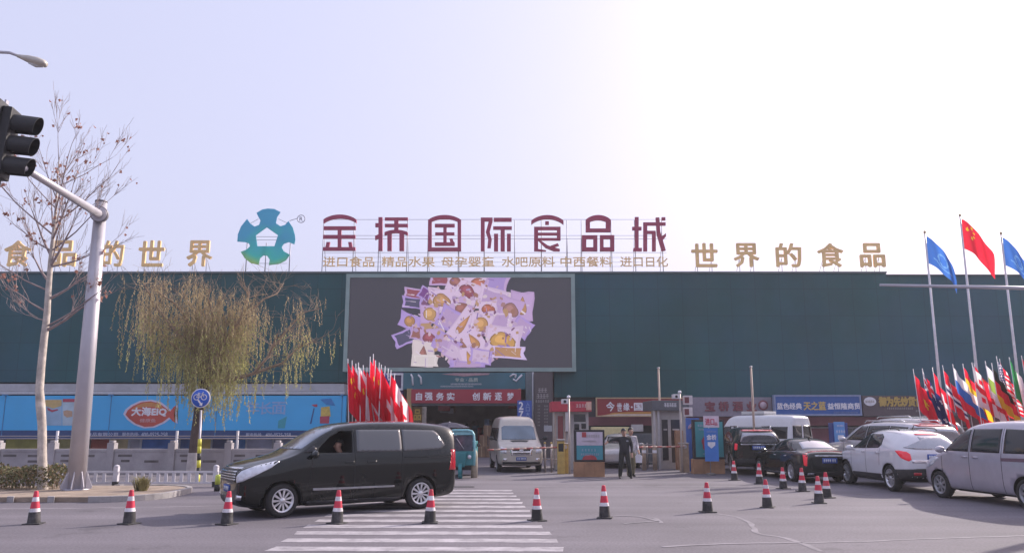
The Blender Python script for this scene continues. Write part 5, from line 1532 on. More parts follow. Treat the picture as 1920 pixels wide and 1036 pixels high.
MB().lathe([(.0, -.076), (rd * .91, -.076), (rd * .91, -.071)], 36, 'y', disc).build('blue_face', mat('sign_blue', (.03, .12, .55), .4), ds)
b = MB()
def dp(u, v): return (disc.x + u * rd, -.082, disc.z + v * rd)
for cx in (-.42, .36): b.tube([dp(cx + .27 * math.cos(6.283 * i / 18), .10 + .27 * math.sin(6.283 * i / 18)) for i in range(19)], .014, 5, cap=False)
for seg in ([(-.42, .10), (-.20, .46), (.22, .46), (.0, .10), (-.20, .46)], [(-.42, .10), (.0, .10)], [(.36, .10), (.20, .58), (.32, .60)], [(-.28, .52), (-.12, .52)]): b.tube([dp(*q) for q in seg], .014, 5)
b.build('bicycle_symbol', white, ds)
b = MB()
ar_ = [(-.30, -.22), (-.12, -.18), (.10, -.56), (.20, -.48), (.22, -.80), (-.12, -.66), (-.02, -.62)]
b.prism([(dp(*q)[0], dp(*q)[2]) for q in [(-.34, -.16), (-.14, -.16), (.12, -.52), (.24, -.44), (.24, -.80), (-.10, -.70), (.02, -.62)]], -.083, -.079).build('arrow_symbol', white, ds)

# white guard rail at the far edge of the road, post by post
wr = mat('rail_white', (.60, .58, .62), .5, vary=.08, dirt=((.35, .33, .34), 2, .5))
yr = 25.3
xs0, xs1 = W(150, 900, yr).x, W(430, 900, yr).x
posts_x = [W(p, 900, yr).x for p in (90, 217, 404)]
def rail_panel(x0, x1, label):
    t = empty('guard_rail', ((x0 + x1) / 2, yr, 0), label, 'railing', 'white guard rail along the road')
    h = .48
    o = t.location.x
    MB().box(x0 - o, x1 - o, -.025, .025, h - .06, h).build('top_rail', wr, t)
    MB().box(x0 - o, x1 - o, -.02, .02, .10, .15).build('bottom_rail', wr, t)
    n = int((x1 - x0) / .24)
    for i in range(1, n):
        x = x0 + (x1 - x0) * i / n - o
        MB().box(x - .05, x + .05, -.01, .01, .152, h - .062).build('slat', wr, t)
rail_panel(posts_x[0] + .1, posts_x[1] - .1, 'stretch of low white guard rail beside the signal pole')
rail_panel(posts_x[1] + .1, posts_x[2] - .1, 'stretch of low white guard rail between the tuft and the cycle sign')
rail_panel(posts_x[2] + .1, posts_x[2] + 2.9, 'stretch of low white guard rail running behind the black people carrier')
for i, x in enumerate(posts_x):
    t = empty('guard_post', (x, yr, 0), ('white guard rail post with a black foot behind the hedge', 'white guard rail post with a black foot just left of the grass clump', 'white guard rail post with a black foot by the nose of the black people carrier')[i], 'post', 'posts of the white guard rail')
    MB().box(-.075, .075, -.075, .075, 0, .16).build('foot', mat('post_foot', (.03, .03, .03), .6), t)
    MB().box(-.07, .07, -.07, .07, .161, .60).build('shaft', wr, t, .01)
    MB().lathe([(.085, .602), (.07, .64), (.0, .67)], 12).build('cap', wr, t)
yb = G(403, 921)
t = empty('bollard', (yb.x, yb.y + .2, 0), 'stubby yellow green bollard with a black foot near the black people carrier', 'bollard')
MB().lathe([(.10, 0), (.10, .19), (0, .19)], 16).build('foot', MATS['band_black'], t)
MB().lathe([(.085, .191), (.085, .42), (.07, .46), (0, .47)], 16).build('shaft', mat('bollard_lime', (.55, .62, .10), .5), t)

# stone parapet behind the pavement: panels between posts
yp = 32.1
stone = mat('parapet_stone', (.36, .335, .35), .9, vary=.15, scale=1.2, bump=.3, dirt=((.2, .18, .19), .8, .6))
sdark = mat('parapet_recess', (.13, .115, .115), .9, vary=.3, scale=3)
zt_ = W(0, 843, yp).z
pxs = [-560, -470, -380, -290, -200, -105, -5, 97, 208, 322, 428, 520, 610, 700]
pp = empty('stone_parapet', (W(200, 880, yp).x, yp, .09), 'pale stone parapet with square posts and small dark vents along the left pavement', 'parapet')
for i, px in enumerate(pxs):
    x = W(px, 865, yp).x - pp.location.x
    MB().box(x - .14, x + .14, -.15, .17, 0, zt_ + .19).build('post', stone, pp, .012)
    MB().box(x - .09, x + .09, -.1, .12, zt_ + .192, zt_ + .28).build('post_cap', stone, pp, .02)
    if i + 1 < len(pxs):
        x2 = W(pxs[i + 1], 865, yp).x - pp.location.x
        pn = MB().box(x + .142, x2 - .142, -.08, .10, 0, zt_ - .16).build('panel', stone, pp)
        MB().box(x + .142, x2 - .142, -.10, .12, zt_ - .158, zt_ - .04).build('coping', stone, pp, .015)
        rv = random.Random(i)
        for (u, z) in ((.24, zt_ - .30), (.66, zt_ - .31), (.25, .38), (.68, .36)):
            if rv.random() < .15: continue
            xx = x + (x2 - x) * u
            w_ = rv.uniform(.16, .28)
            MB().box(xx - w_, xx + w_, -.083, -.07, z - .045, z + .045).build('vent', sdark, pn)
rl = empty('parapet_handrail', (W(200, 830, 33.2).x, 33.2, 0), 'thin grey pipe handrail with white uprights just behind the stone parapet', 'railing')
for zz in (1.40, 1.30):
    MB().tube([(-20, 0, zz), (9, 0, zz)], .022, 8).build('pipe', mat('pipe_grey', (.24, .22, .24), .5, .3), rl)
for px in (-120, 105, 330, 444):
    x = W(px, 840, 33.2).x - rl.location.x
    MB().tube([(x, 0, 0), (x, 0, 1.62)], .055, 10).build('upright', wr, rl)

# horizontal signal mast arm coming in from the right
t = empty('mast_arm', (W(2080, 560, 17).x, 17.0, 0), 'long level grey mast arm crossing the flagpoles from the right edge', 'pole')
e0, e1 = W(1650, 534, 17) - Vector(t.location), W(2080, 543, 17) - Vector(t.location)
MB().tube([e0, e1], [.028, .055], 12).build('arm', galv, t)
MB().tube([(0, 0, 0), (0, 0, e1.z + .5)], [.2, .13], 16).build('shaft', galv, t)

# ================================================================ CONES
def bands(z): return .118 - .016 * (z - .028) / .21 if z <= .241 else .097 - .058 * (z - .24) / .39
red_m, wht_m, blk_m = mat('cone_red', (.62, .02, .06), .5, vary=.2, scale=3, world=True, dirt=((.25, .06, .06), 6, .8)), mat('cone_white', (.70, .67, .70), .5, vary=.14, scale=3, world=True, dirt=((.30, .26, .26), 7, .8)), mat('cone_black', (.028, .026, .027), .7, vary=.3, scale=5, world=True, dirt=((.13, .12, .125), 6, .8))
def make_cone():
    t = empty('traffic_cone', (0, 0, 0), 'x', 'traffic cone', 'traffic cones across the road')
    MB().box(-.16, .16, -.16, .16, .002, .024).build('base_plate', blk_m, t, .012)
    def ring(z0, z1, m, nm, top=False):
        pr = [(bands(z0), z0), (bands(z1), z1)]
        if top: pr += [(bands(z1) * .9, z1 + .012), (.0, z1 + .014)]
        MB().lathe(pr, 24, cap=False).build(nm, m, t)
    ring(.0245, .24, blk_m, 'rubber_foot'); ring(.241, .31, wht_m, 'reflective_band'); ring(.31, .445, red_m, 'red_band'); ring(.445, .53, wht_m, 'reflective_band'); ring(.53, .638, red_m, 'tip', True)
    return t
cone0 = make_cone()
cones = [(63, 984, 'front row cone nearest the left edge of the picture'), (242, 984, 'front row cone standing below the nose of the soil island'), (425, 985, 'front row cone at the nose of the black people carrier'),
         (632, 983, 'front row cone before the middle of the black people carrier'), (806, 982, 'front row cone before the rear wheel of the black people carrier'), (1007, 978, 'front row cone at the right edge of the zebra crossing'),
         (1134, 973, 'front row cone below the teal poster stand and the uniformed man'), (1327, 962, 'front row cone where the pale road crack starts'), (1439, 953, 'cone standing alone in front of the dark saloon row'),
         (1536, 945, 'nearer of the two overlapping cones before the white crossover'), (1551, 935, 'farther of the two overlapping cones before the white crossover'), (1505, 923, 'small cone at the tail of the dark saloon'),
         (1469, 918, 'small cone at the rear wheel of the dark saloon'), (1424, 909, 'small cone at the front wheel of the dark saloon'), (1377, 902, 'small cone behind the black off-roader, farthest of all')]
for i, (px, py, lab) in enumerate(cones):
    c = cone0 if i == 0 else copy_tree(cone0)
    p = G(px, py - 2.5)
    c.location = p
    c.rotation_euler = (random.uniform(-.03, .03), random.uniform(-.03, .03), random.uniform(-.5, .5))
    c.scale = (1, 1, random.uniform(.96, 1.03))
    c['label'] = 'red and white ' + lab

# ================================================================ FLAGS
cloth = attr_mat('flag_cloth', translucent=.68, rough=.75)
polem = mat('flagpole_white', (.62, .60, .63), .4, .2)
C = dict(red=(.74, .02, .05), crim=(.62, .03, .11), white=(.80, .78, .82), navy=(.02, .03, .14), blue=(.05, .17, .56), yel=(.78, .52, .03), green=(.03, .25, .08), lime=(.28, .42, .08), black=(.02, .02, .02), sky=(.16, .36, .68), org=(.7, .3, .04))
def star(u, v, cx, cy, r):
    x, y = (u - cx) * 1.5, v - cy
    a = math.atan2(x, y); rr_ = math.hypot(x, y)
    k = (a % (6.28318 / 5)) - 6.28318 / 10
    return rr_ < r * .5 / max(.35, math.cos(k) * .5 + (.5 - abs(abs(k) - .63) * .0)) * (0.45 + 0.55 * abs(k) / .63)
def design(kind, u, v):
    """u from hoist to fly, v from bottom to top"""
    if kind == 'china':
        if star(u, v, .17, .75, .19): return C['yel']
        for (a, b_) in ((.33, .9), (.4, .8), (.4, .66), (.33, .55)):
            if math.hypot((u - a) * 1.5, v - b_) < .045: return C['yel']
        return C['red']
    if kind == 'russia': return C['white'] if v > .667 else C['blue'] if v > .333 else C['red']
    if kind == 'italy': return C['green'] if u < .333 else C['white'] if u < .667 else C['red']
    if kind == 'france': return C['blue'] if u < .333 else C['white'] if u < .667 else C['red']
    if kind == 'germany': return C['black'] if v > .667 else C['red'] if v > .333 else C['yel']
    if kind == 'spain': return C['yel'] if .25 < v < .75 else C['red']
    if kind == 'switz': return C['white'] if (abs(u - .5) * 1.5 < .1 and abs(v - .5) < .33) or (abs(v - .5) < .1 and abs(u - .5) * 1.5 < .33) else C['red']
    if kind == 'denmark': return C['white'] if abs(u - .36) < .06 or abs(v - .5) < .09 else C['red']
    if kind == 'norway':
        if abs(u - .36) < .045 or abs(v - .5) < .065: return C['navy']
        return C['white'] if abs(u - .36) < .09 or abs(v - .5) < .13 else C['red']
    if kind == 'georgia':
        if abs(u - .5) < .06 or abs(v - .5) < .09: return C['red']
        return C['red'] if any(math.hypot((u - a) * 1.5, v - b_) < .08 for a in (.25, .75) for b_ in (.25, .75)) else C['white']
    if kind == 'canada':
        if u < .25 or u > .75: return C['red']
        return C['red'] if math.hypot((u - .5) * 1.6, v - .5) < .23 * (1 + .35 * math.cos(5 * math.atan2(u - .5, v - .5))) else C['white']
    if kind == 'ensign':
        if u < .5 and v > .5:
            a, b_ = u / .5, (v - .5) / .5
            if abs(a - .5) < .07 or abs(b_ - .5) < .11: return C['red']
            if abs(a - .5) < .13 or abs(b_ - .5) < .2 or abs(abs(a - .5) - abs(b_ - .5)) < .09: return C['white']
            return C['navy']
        return C['white'] if any(math.hypot((u - a) * 1.5, v - b_) < .06 for a, b_ in ((.25, .25), (.75, .8), (.62, .5), (.88, .55), (.75, .2))) else C['navy']
    if kind == 'stripes':
        if u < .4 and v > .46: return C['white'] if (int(u * 30) + int(v * 26)) % 3 == 0 else C['navy']
        return C['red'] if int(v * 13) % 2 == 0 else C['white']
    if kind == 'malay':
        if u < .5 and v > .43: return C['yel'] if (math.hypot((u - .2) * 1.5, v - .72) < .17 and math.hypot((u - .24) * 1.5, v - .72) > .13) or star(u, v, .34, .72, .14) else C['navy']
        return C['red'] if int(v * 14) % 2 else C['white']
    if kind == 'bulgar': return C['white'] if v > .667 else C['lime'] if v > .333 else C['red']
    if kind == 'poland': return C['white'] if v > .5 else C['red']
    if kind == 'viet': return C['yel'] if star(u, v, .5, .5, .32) else C['red']
    if kind == 'indon': return C['red'] if v > .5 else C['white']
    if kind == 'japan': return C['crim'] if math.hypot((u - .5) * 1.5, v - .5) < .3 else C['white']
    if kind == 'house':
        d = math.hypot((u - .5) * 1.5, v - .5)
        if .17 < d < .23: return C['sky']
        return C['sky'] if abs(v - .25 - .06 * math.sin(u * 9)) < .03 and .2 < u < .8 else C['blue']
    return C['red']
def flag_mesh(kind, w, h, mode, rnd, NU=30, NV=22):
    """hoist runs down the pole from the top (0,0,0); mode 'hang' = limp folds; 'fly' = the cloth falls outwards and down in the wind"""
    bm = bmesh.new()
    cl = bm.loops.layers.float_color.new('Col')
    ph, k_ = rnd.uniform(0, 6.28), rnd.uniform(.75, 1.25)
    lean = rnd.uniform(.24, .44)
    G_ = []
    for i in range(NU + 1):
        u = i / NU
        row = []
        for j in range(NV + 1):
            v = j / NV
            if mode == 'hang':
                # the fly end swings down beside the pole: width shrinks into folds, length gathers below
                x = w * (lean * u + .10 * u * (1 - v)) + .035 * math.sin(u * 13 * k_ + ph) * u
                y = .09 * math.sin(u * 17 * k_ + ph + v * 1.5) * (.3 + .7 * u)
                z = -(1 - v) * h * (1 - .10 * u) - u * w * (.68 + .06 * math.sin(ph)) * (.88 + .12 * v)
            else:
                x = w * u * (.58 + .10 * (1 - u)) + .03 * math.sin(v * 3 + ph)
                y = .10 * math.sin(u * 8 * k_ + ph + v * .8) * u + .05 * math.sin(u * 15 + v * 3) * u
                z = -(1 - v) * h * (1 - .22 * u) - w * (.36 * u + .46 * u * u) + .05 * math.sin(u * 9 + ph) * u
            row.append(bm.verts.new((x, y, z)))
        G_.append(row)
    for i in range(NU):
        for j in range(NV):
            f = bm.faces.new((G_[i][j], G_[i + 1][j], G_[i + 1][j + 1], G_[i][j + 1]))
            f.smooth = True
            c = design(kind, (i + .5) / NU, (j + .5) / NV)
            for lo in f.loops: lo[cl] = (*c, 1)
    me = bpy.data.meshes.new('cloth')
    bm.to_mesh(me); bm.free()
    return me
def flag(name, base, topv, r0, r1, kind, w, h, mode, rnd, label, group, rz=0.0, ball=True):
    t = empty(name, base, label, 'flag', group)
    tv = Vector(topv) - Vector(base)
    MB().tube([(0, 0, 0), tv * .5, tv], [r0, (r0 + r1) / 2, r1], 10).build('pole', polem, t)
    if ball: MB().lathe([(.0, -.05), (.05, -.02), (.06, .03), (.04, .08), (0, .1)], 12, org=tv).build('finial', mat('finial_gold', (.5, .4, .25), .35, .6), t)
    c = link('cloth', flag_mesh(kind, w, h, mode, rnd), cloth, t)
    c.location = tv - tv.normalized() * .12
    ax = tv.normalized()
    c.rotation_euler = Vector((0, 0, 1)).rotation_difference(ax).to_matrix().to_euler()
    c.rotation_euler.rotate_axis('Z', rz)
    return t
rnd = random.Random(31)
for (bx_, by_, tx, ty, kind, w, h, lab, D, rz) in ((1765, 800, 1734, 436, 'house', 2.0, 1.25, 'blue company flag drooping from the leftmost tall flagpole', 34.0, 0), (1837, 800, 1800, 404, 'china', 2.1, 1.35, 'red flag with yellow stars on the tallest flagpole', 34.0, 0), (1912, 800, 1877, 438, 'house', 2.0, 1.3, 'blue company flag streaming off the right edge from the right-hand tall flagpole', 34.0, 0)):
    tp_ = W(tx, ty, D)
    b_ = Vector((tp_.x + .02, D, 0))
    flag('tall_flag', b_, tp_, .075, .035, kind, w, h, 'fly', rnd, lab, 'tall flags on the right', rz)
# the leaning row on the right: low poles set in a row of stands
row = [(1712, 691, 'viet', 'plain red flag at the left end of the leaning row'), (1729, 690, 'ensign', 'navy flag with a cross canton second from the left in the leaning row'), (1748, 688, 'switz', 'red flag with a stout white cross in the leaning row'), (1767, 684, 'norway', 'red flag with a navy and white cross in the leaning row'), (1786, 682, 'russia', 'white blue and red banded flag in the leaning row'),
       (1805, 681, 'spain', 'red and yellow banded flag in the leaning row'), (1822, 679, 'georgia', 'white flag with red crosses half hidden in the leaning row'), (1826, 680, 'china', 'red flag with yellow stars in the leaning row'), (1847, 676, 'bulgar', 'white green and red banded flag in the leaning row'), (1859, 680, 'germany', 'black red and gold banded flag in the leaning row'), (1868, 667, 'stripes', 'red and white striped flag with a navy canton in the leaning row'), (1874, 672, 'denmark', 'red flag with a thin white cross in the leaning row'),
       (1892, 669, 'italy', 'green white and red upright banded flag in the leaning row'), (1915, 666, 'spain', 'red and yellow flag at the right edge in the leaning row'), (1917, 673, 'china', 'red starred flag cut by the right edge in the leaning row'), (1940, 668, 'france', 'blue white and red flag just past the right edge in the leaning row')]
for i, (px, py, kind, lab) in enumerate(row):
    D = 29.2 + (i % 3) * .35
    tp_ = W(px, py, D)
    b_ = Vector((tp_.x + .26, D + .05, 0))
    flag('row_flag', b_, tp_, 0.016, .012, kind, 1.85, 1.35, 'hang', rnd, lab, 'flags in the leaning row on the right', 0.0, False)
# the dense bunch on the left behind the people carrier
bun = [(652, 672, 'china'), (660, 675, 'viet'), (667, 681, 'georgia'), (672, 679, 'poland'), (681, 684, 'denmark'), (688, 688, 'indon'), (694, 668, 'china'), (700, 663, 'viet'), (704, 675, 'china'), (711, 679, 'japan'), (715, 683, 'switz'), (722, 686, 'malay'), (728, 690, 'stripes'), (733, 693, 'canada'), (740, 700, 'indon'), (676, 690, 'china')]
dsc = {'china': 'red starred flag', 'viet': 'plain looking red flag', 'georgia': 'white flag with red crosses', 'poland': 'white over red flag', 'denmark': 'red flag with a thin white cross', 'indon': 'red over white flag', 'japan': 'white flag with a red disc', 'switz': 'red flag with a white cross', 'malay': 'red striped flag with navy starred canton', 'stripes': 'red white striped flag', 'canada': 'red flag with a white middle'}
place = ['first from the left', 'second from the left', 'third from the left', 'fourth from the left', 'sixth from the left', 'eighth from the left', 'ninth from the left', 'tenth from the left, on the highest pole', 'eleventh from the left', 'twelfth from the left', 'thirteenth from the left', 'fourteenth from the left', 'fifteenth from the left', 'second from the right', 'at the right end', 'fifth from the left']
for i, (px, py, kind) in enumerate(bun):
    D = 25.6 + (i * 7 % 5) * .16
    tp_ = W(px, py, D)
    mid = W(700, 680, D).x
    b_ = Vector((mid + (tp_.x - mid) * .75, D, 0))
    flag('bunch_flag', b_, tp_, .02, .014, kind, 2.0, 1.5, 'hang', rnd, dsc[kind] + ' in the dense bunch, ' + place[i], 'flags in the dense bunch on the left', 0.0, False)
t = empty('flag_stand', (W(698, 880, 25.95).x, 25.95, 0), 'low dark stand holding the dense bunch of flags behind the people carrier', 'flag stand')
MB().box(-.85, .85, -.5, .45, 0, .5).build('box', mat('stand_dark', (.06, .05, .05), .7), t, .02)
t = empty('flag_stand', (W(1830, 880, 29.6).x, 29.6, 0), 'low dark trough holding the leaning row of flags behind the parked cars', 'flag stand')
MB().box(-2.6, 3.2, -.5, .55, 0, .45).build('box', MATS['stand_dark'], t, .02)

# ================================================================ THE GATE: booths, barriers, poster stands
def obj_at(name, px, py, D, label, cat, group=None, z=0):
    x = W(px, py, D).x
    return empty(name, (x, D, z), label, cat, group)
def lbox(t, name, px0, py0, px1, py1, dy0, dy1, m, bevel=0.0, ground=False):
    """box whose front face fills a pixel rectangle at the thing's distance"""
    D = t.location.y
    x0, x1, z0, z1 = rect(px0, py0, px1, py1, D + dy0)
    if ground: z0 = 0
    return MB().box(x0 - t.location.x, x1 - t.location.x, dy0, dy1, z0 - t.location.z, z1 - t.location.z).build(name, m, t, bevel)
wood = mat('plywood', (.33, .18, .10), .75, vary=.25, scale=3, bump=.2)
blackf = mat('black_frame', (.015, .014, .017), .45)
poster_teal = mat('poster_teal', (.05, .26, .32), .5, vary=.12, scale=1.2)
poster_pale = mat('poster_pale', (.50, .44, .52), .5, vary=.08)
poster_red = mat('poster_red', (.36, .05, .06), .5)
def poster_stand(x0p, x1p, yt, yb, D, label, kind):
    t = obj_at('poster_stand', (x0p + x1p) / 2, yb, D, label, 'poster stand', 'wood footed poster stands at the gate')
    pw_ = x1p - x0p
    lbox(t, 'case', x0p, yt, x1p, yb - 29, 0, .28, blackf, .015, False)
    x0, x1, z0, z1 = rect(x0p, yb - 29, x1p, yb, D)
    for i in range(3):
        a = x0 + (x1 - x0) * i / 3 - t.location.x; c = x0 + (x1 - x0) * (i + 1) / 3 - t.location.x - .012
        MB().box(a - .01, c, -.08, .36, 0, z1 - .003).build('plinth_board', wood, t, .006)
    h = yb - 29 - yt
    if kind == 0:
        p = lbox(t, 'poster', x0p + 4, yt + 4, x1p - 4, yb - 33, -.012, -.002, poster_teal)
        lbox(t, 'poster_top', x0p + 4, yt + 4, x1p - 4, yt + 4 + h * .42, -.018, -.013, poster_pale)
        lbox(t, 'poster_mark', x0p + 14, yt + 4.5, x0p + 22, yt + 14, -.024, -.019, poster_red)
        bars(x0p + 22, yt + 9, x1p - 8, yt + 14, D - .02, MATS['pillar_pale'], t, 41)
        bars(x0p + 15, yt + 20, x1p - 15, yt + 22.5, D - .02, MATS['pillar_pale'], t, 42)
        bars(x0p + 14, yt + 36, x1p - 14, yt + 40, D - .02, MATS['strip_letters'], t, 43, .6); bars(x0p + 12, yt + 44, x1p - 12, yt + 48, D - .02, MATS['strip_letters'], t, 44)
        cx, cz = W((x0p + x1p) / 2, yb - 33, D).x - t.location.x, W(0, yb - 33, D).z
        b = MB()
        b.prism([(cx + .27 * math.cos(math.pi * i / 12), cz + .18 * math.sin(math.pi * i / 12)) for i in range(13)], -.024, -.014)
        b.build('poster_arch', poster_red, t)
    else:
        lbox(t, 'poster', x0p + 4, yt + 4, x1p - 3, yb - 33, -.012, -.002, mat('poster_green', (.04, .23, .24), .5, vary=.15, scale=1.2))
        bars(x0p + 8, yt + 9, x0p + 20, yt + 13, D - .02, MATS['strip_letters'], t, 45); bars(x0p + 10, yt + 17, x0p + 20, yt + 20, D - .02, MATS['strip_letters'], t, 46)
        bars(x0p + 18, yb - 40, x0p + 38, yb - 38, D - .02, MATS['strip_letters'], t, 47)
        b = MB()
        c = W(x0p + 22, yt + 44, D); r_ = .22
        b.prism([(c.x - t.location.x + r_ * (1 + .2 * math.sin(5 * q)) * .55 * math.cos(q), c.z + r_ * 1.25 * math.sin(q)) for q in [6.283 * i / 20 for i in range(20)]], -.022, -.013)
        b.build('poster_motif', poster_red, t)
    return t
poster_stand(1077, 1134, 805, 894, 29.9, 'black framed pale and teal poster on a plywood plinth left of the uniformed man', 0)
poster_stand(1300, 1359, 786, 889, 31.6, 'black framed green poster on a plywood plinth half covered by a blue roll-up', 1)
t = obj_at('rollup_banner', 1333, 888, 31.0, 'slim blue roll-up banner on a round foot with a pink square sign on top', 'banner stand')
MB().lathe([(.2, 0), (.2, .05), (.05, .08), (0, .08)], 20).build('foot', mat('concrete_foot', (.16, .14, .13), .8), t)
MB().tube([(0, 0.03, .07), (0, 0.03, W(0, 782, 31).z)], .015, 8).build('mast', galv, t)
lbox(t, 'banner', 1321, 802, 1347, 864, -.012, 0, mat('rollup_blue', (.05, .19, .55), .55, vary=.2, scale=1))
ptext('金桥', 1325, 814, 1343, 824, 30.985, white, t, bold=.03)
bars(1325, 807, 1343, 810, 30.985, MATS['sign_pale_blue'], t, 51)
b = MB()
b.prism([(W(x, y, 30.985).x - t.location.x, W(x, y, 30.985).z) for x, y in ((1327, 828), (1341, 828), (1341, 834), (1334, 840), (1327, 834))], -.022, -.016).build('shield_mark', white, t)
sq = lbox(t, 'top_sign', 1319, 779, 1348, 800.5, -.03, -.004, mat('sign_pink_white', (.62, .50, .58), .55))
ptext('进口', 1322.5, 784, 1339, 796, 30.965, mat('sign_red_ink', (.5, .06, .12), .55), t, bold=.04)
ptext('品', 1340.5, 791, 1345, 797, 30.965, MATS['sign_red_ink'], t, bold=.01)
t = obj_at('blue_poster', 1300, 880, 33.2, 'bright blue poster with a pale rainbow arc behind the right poster stand', 'poster')
lbox(t, 'board', 1288, 783, 1313, 880, 0, .12, mat('poster_blue', (.05, .13, .42), .5, vary=.1), .01, True)
for i, (r0, m_) in enumerate(((.20, mat('arc_pink', (.5, .33, .48), .5)), (.15, mat('arc_pale', (.5, .5, .62), .5)), (.10, poster_red))):
    c = W(1300, 803, 33.2)
    b = MB()
    b.tube([(c.x - t.location.x + r0 * math.cos(math.pi * k / 12), -.02, c.z + r0 * math.sin(math.pi * k / 12)) for k in range(13)], .022, 6).build('arc', m_, t)
t = obj_at('blue_column_banner', 1578, 850, 33.5, 'pale blue wrapped info column between the saloon and the white crossover', 'banner stand')
lbox(t, 'core', 1563, 792, 1592, 870, .05, .5, mat('info_navy', (.03, .05, .22), .5), .02, True)
lbox(t, 'face', 1566, 790, 1586, 870, 0, .04, mat('info_blue', (.12, .30, .62), .5, vary=.25, scale=1.5), 0, True)
bars(1568, 806, 1584, 811, 33.49, white, t, 52); bars(1569, 796, 1583, 799, 33.49, white, t, 53)
b = MB()
b.prism([(W(x, y, 33.49).x - t.location.x, W(x, y, 33.49).z) for x, y in ((1571, 815), (1582, 815), (1582, 822), (1576.5, 828), (1571, 822))], -.022, -.012).build('shield_mark', white, t)

# gate booths
cream_w = mat('booth_cream', (.40, .38, .38), .6, vary=.08)
t = obj_at('gate_booth', 1073, 880, 34.2, 'gate booth with a red roof sign and white cabinets left of the entry lane', 'booth')
lbox(t, 'cabin', 1040, 771, 1104, 880, 0, 1.6, cream_w, .01, True)
lbox(t, 'roof_sign', 1034, 752, 1109, 771, -.35, 1.7, mat('booth_red', (.42, .035, .06), .5, vary=.15), .015)
for (a, y0, c, y1) in ((1076, 776, 1098, 790), (1077, 794, 1086, 806), (1090, 793, 1099, 803)): lbox(t, 'window', a, y0, c, y1, -.02, .02, CARGLASS)
lbox(t, 'red_door', 1046, 779, 1056, 850, -.02, .02, mat('booth_door', (.22, .05, .06), .5), 0)
for a in (1040, 1058): lbox(t, 'door_post', a, 775, a + 3, 870, -.06, 0, mat('post_tan', (.42, .33, .28), .6))
lbox(t, 'cabinet', 1060, 772, 1069, 808, -.3, -.07, mat('cabinet_white', (.5, .47, .48), .5), .01)
bars(1080, 757, 1104, 763, 34.2 - .36, mat('sign_glow_pink', (.62, .5, .5), .5), t, 55)
lbox(t, 'roof_end', 1099, 753, 1109, 768, -.37, -.352, mat('sign_peach', (.6, .36, .28), .5))
t = obj_at('gate_booth', 1256, 875, 35.0, 'cream gate booth with a dark flat roof right of the exit lane', 'booth')
lbox(t, 'cabin', 1236, 769, 1288, 872, 0, 1.8, mat('booth_beige', (.37, .35, .34), .6, vary=.08), .01, True)
lbox(t, 'roof', 1222, 750, 1292, 769, -.4, 2.0, mat('booth_roof_dark', (.09, .095, .11), .5, vary=.15), .02)
bars(1245, 755, 1271, 762, 34.6 - .005, white, t, 56, 1.3)
for (a, c, y1) in ((1242, 1253, 862), (1259, 1276, 866)):
    d = lbox(t, 'door', a, 786, c, y1, -.025, .02, mat('booth_dark', (.03, .03, .036), .25), 0)
    lbox(t, 'door_sign', a + 2, 803, c - 2, 806, -.035, -.028, MATS['pillar_pale'])
for a in (1226, 1234): lbox(t, 'corner_post', a, 770, a + 4, 868, -.3, -.2, cream_w, .01, True)
t = obj_at('plywood_box', 1274, 862, 34.2, 'tan plywood hoarding leaning at the booth below the right camera pole', 'board')
lbox(t, 'panel', 1268, 806, 1282, 862, 0, .3, wood, .01, True)

def camera_pole(px, yt, yb, D, label, camdx):
    t = obj_at('camera_pole', px, yb, D, label, 'pole', 'camera poles at the gate')
    zt = W(0, yt, D).z
    MB().tube([(0, 0, 0), (0, 0, zt)], .04, 10).build('shaft', mat('pole_cream', (.46, .41, .38), .5, .2), t)
    MB().lathe([(.0, 0), (.075, .02), (.06, .1), (0, .12)], 12, org=(0, 0, zt)).build('cap', white, t)
    b = MB().box(camdx - .13, camdx + .13, -.32, .02, zt - .22, zt - .04)
    cmb = b.build('camera_housing', mat('camera_white', (.6, .58, .6), .4), t, .02)
    MB().tube([(0, 0, zt - .16), (camdx, -.05, zt - .2)], .025, 6).build('camera_arm', galv, t)
    MB().lathe([(.05, -.325), (.055, -.34), (.0, -.34)], 12, 'y', (camdx, 0, zt - .13)).build('lens', CARGLASS, cmb)
    return t
camera_pole(1068, 746, 887, 31.5, 'cream camera pole at the left gate beside the teal poster stand', -.17)
cp = camera_pole(1280, 737, 886, 32.3, 'cream camera pole at the right gate carrying two white lane lights', -.2)
for py in (749, 771):
    x0, x1, z0, z1 = rect(1282, py - 8, 1298, py + 9, 32.2)
    o = cp.location
    h = MB().box(x0 - o.x, x1 - o.x, -.16, .1, z0, z1).build('lane_light', mat('lane_light_white', (.55, .50, .52), .5), cp, .015)
    MB().box(x0 - o.x + .02, x0 - o.x + .2, -.172, -.162, z0 + .06, z1 - .06).build('lamp_window', mat('lamp_maroon', (.14, .03, .04), .4), h)
def barrier(px_m, yb, D, px_end, py0, py1, label, body):
    t = obj_at('barrier', px_m, yb, D, label, 'barrier', 'lift barriers at the gate')
    zt = W(0, py0, D).z
    MB().box(-.17, .17, -.14, .16, 0, zt + .10).build('housing', body, t, .02)
    MB().box(-.19, .19, -.16, .18, zt + .101, zt + .14).build('housing_lid', MATS['pillar_pale'], t, .01)
    a = Vector((0, -.2, zt)); c = W(px_end, py1, D - .2) - Vector(t.location)
    n = 12
    arm = MB(); arm2 = MB()
    for i in range(n):
        p, q = a.lerp(c, i / n), a.lerp(c, (i + 1) / n)
        MB().tube([p, q], .035, 8).build('arm_band', (mat('arm_tan', (.50, .34, .27), .5), mat('arm_red', (.42, .12, .10), .5))[i % 2], t)
    MB().tube([(0, -.21, zt), (0, -.13, zt)], .08, 12).build('pivot', galv, t)
    return t
yel_h = mat('barrier_yellow', (.48, .34, .10), .5, vary=.2)
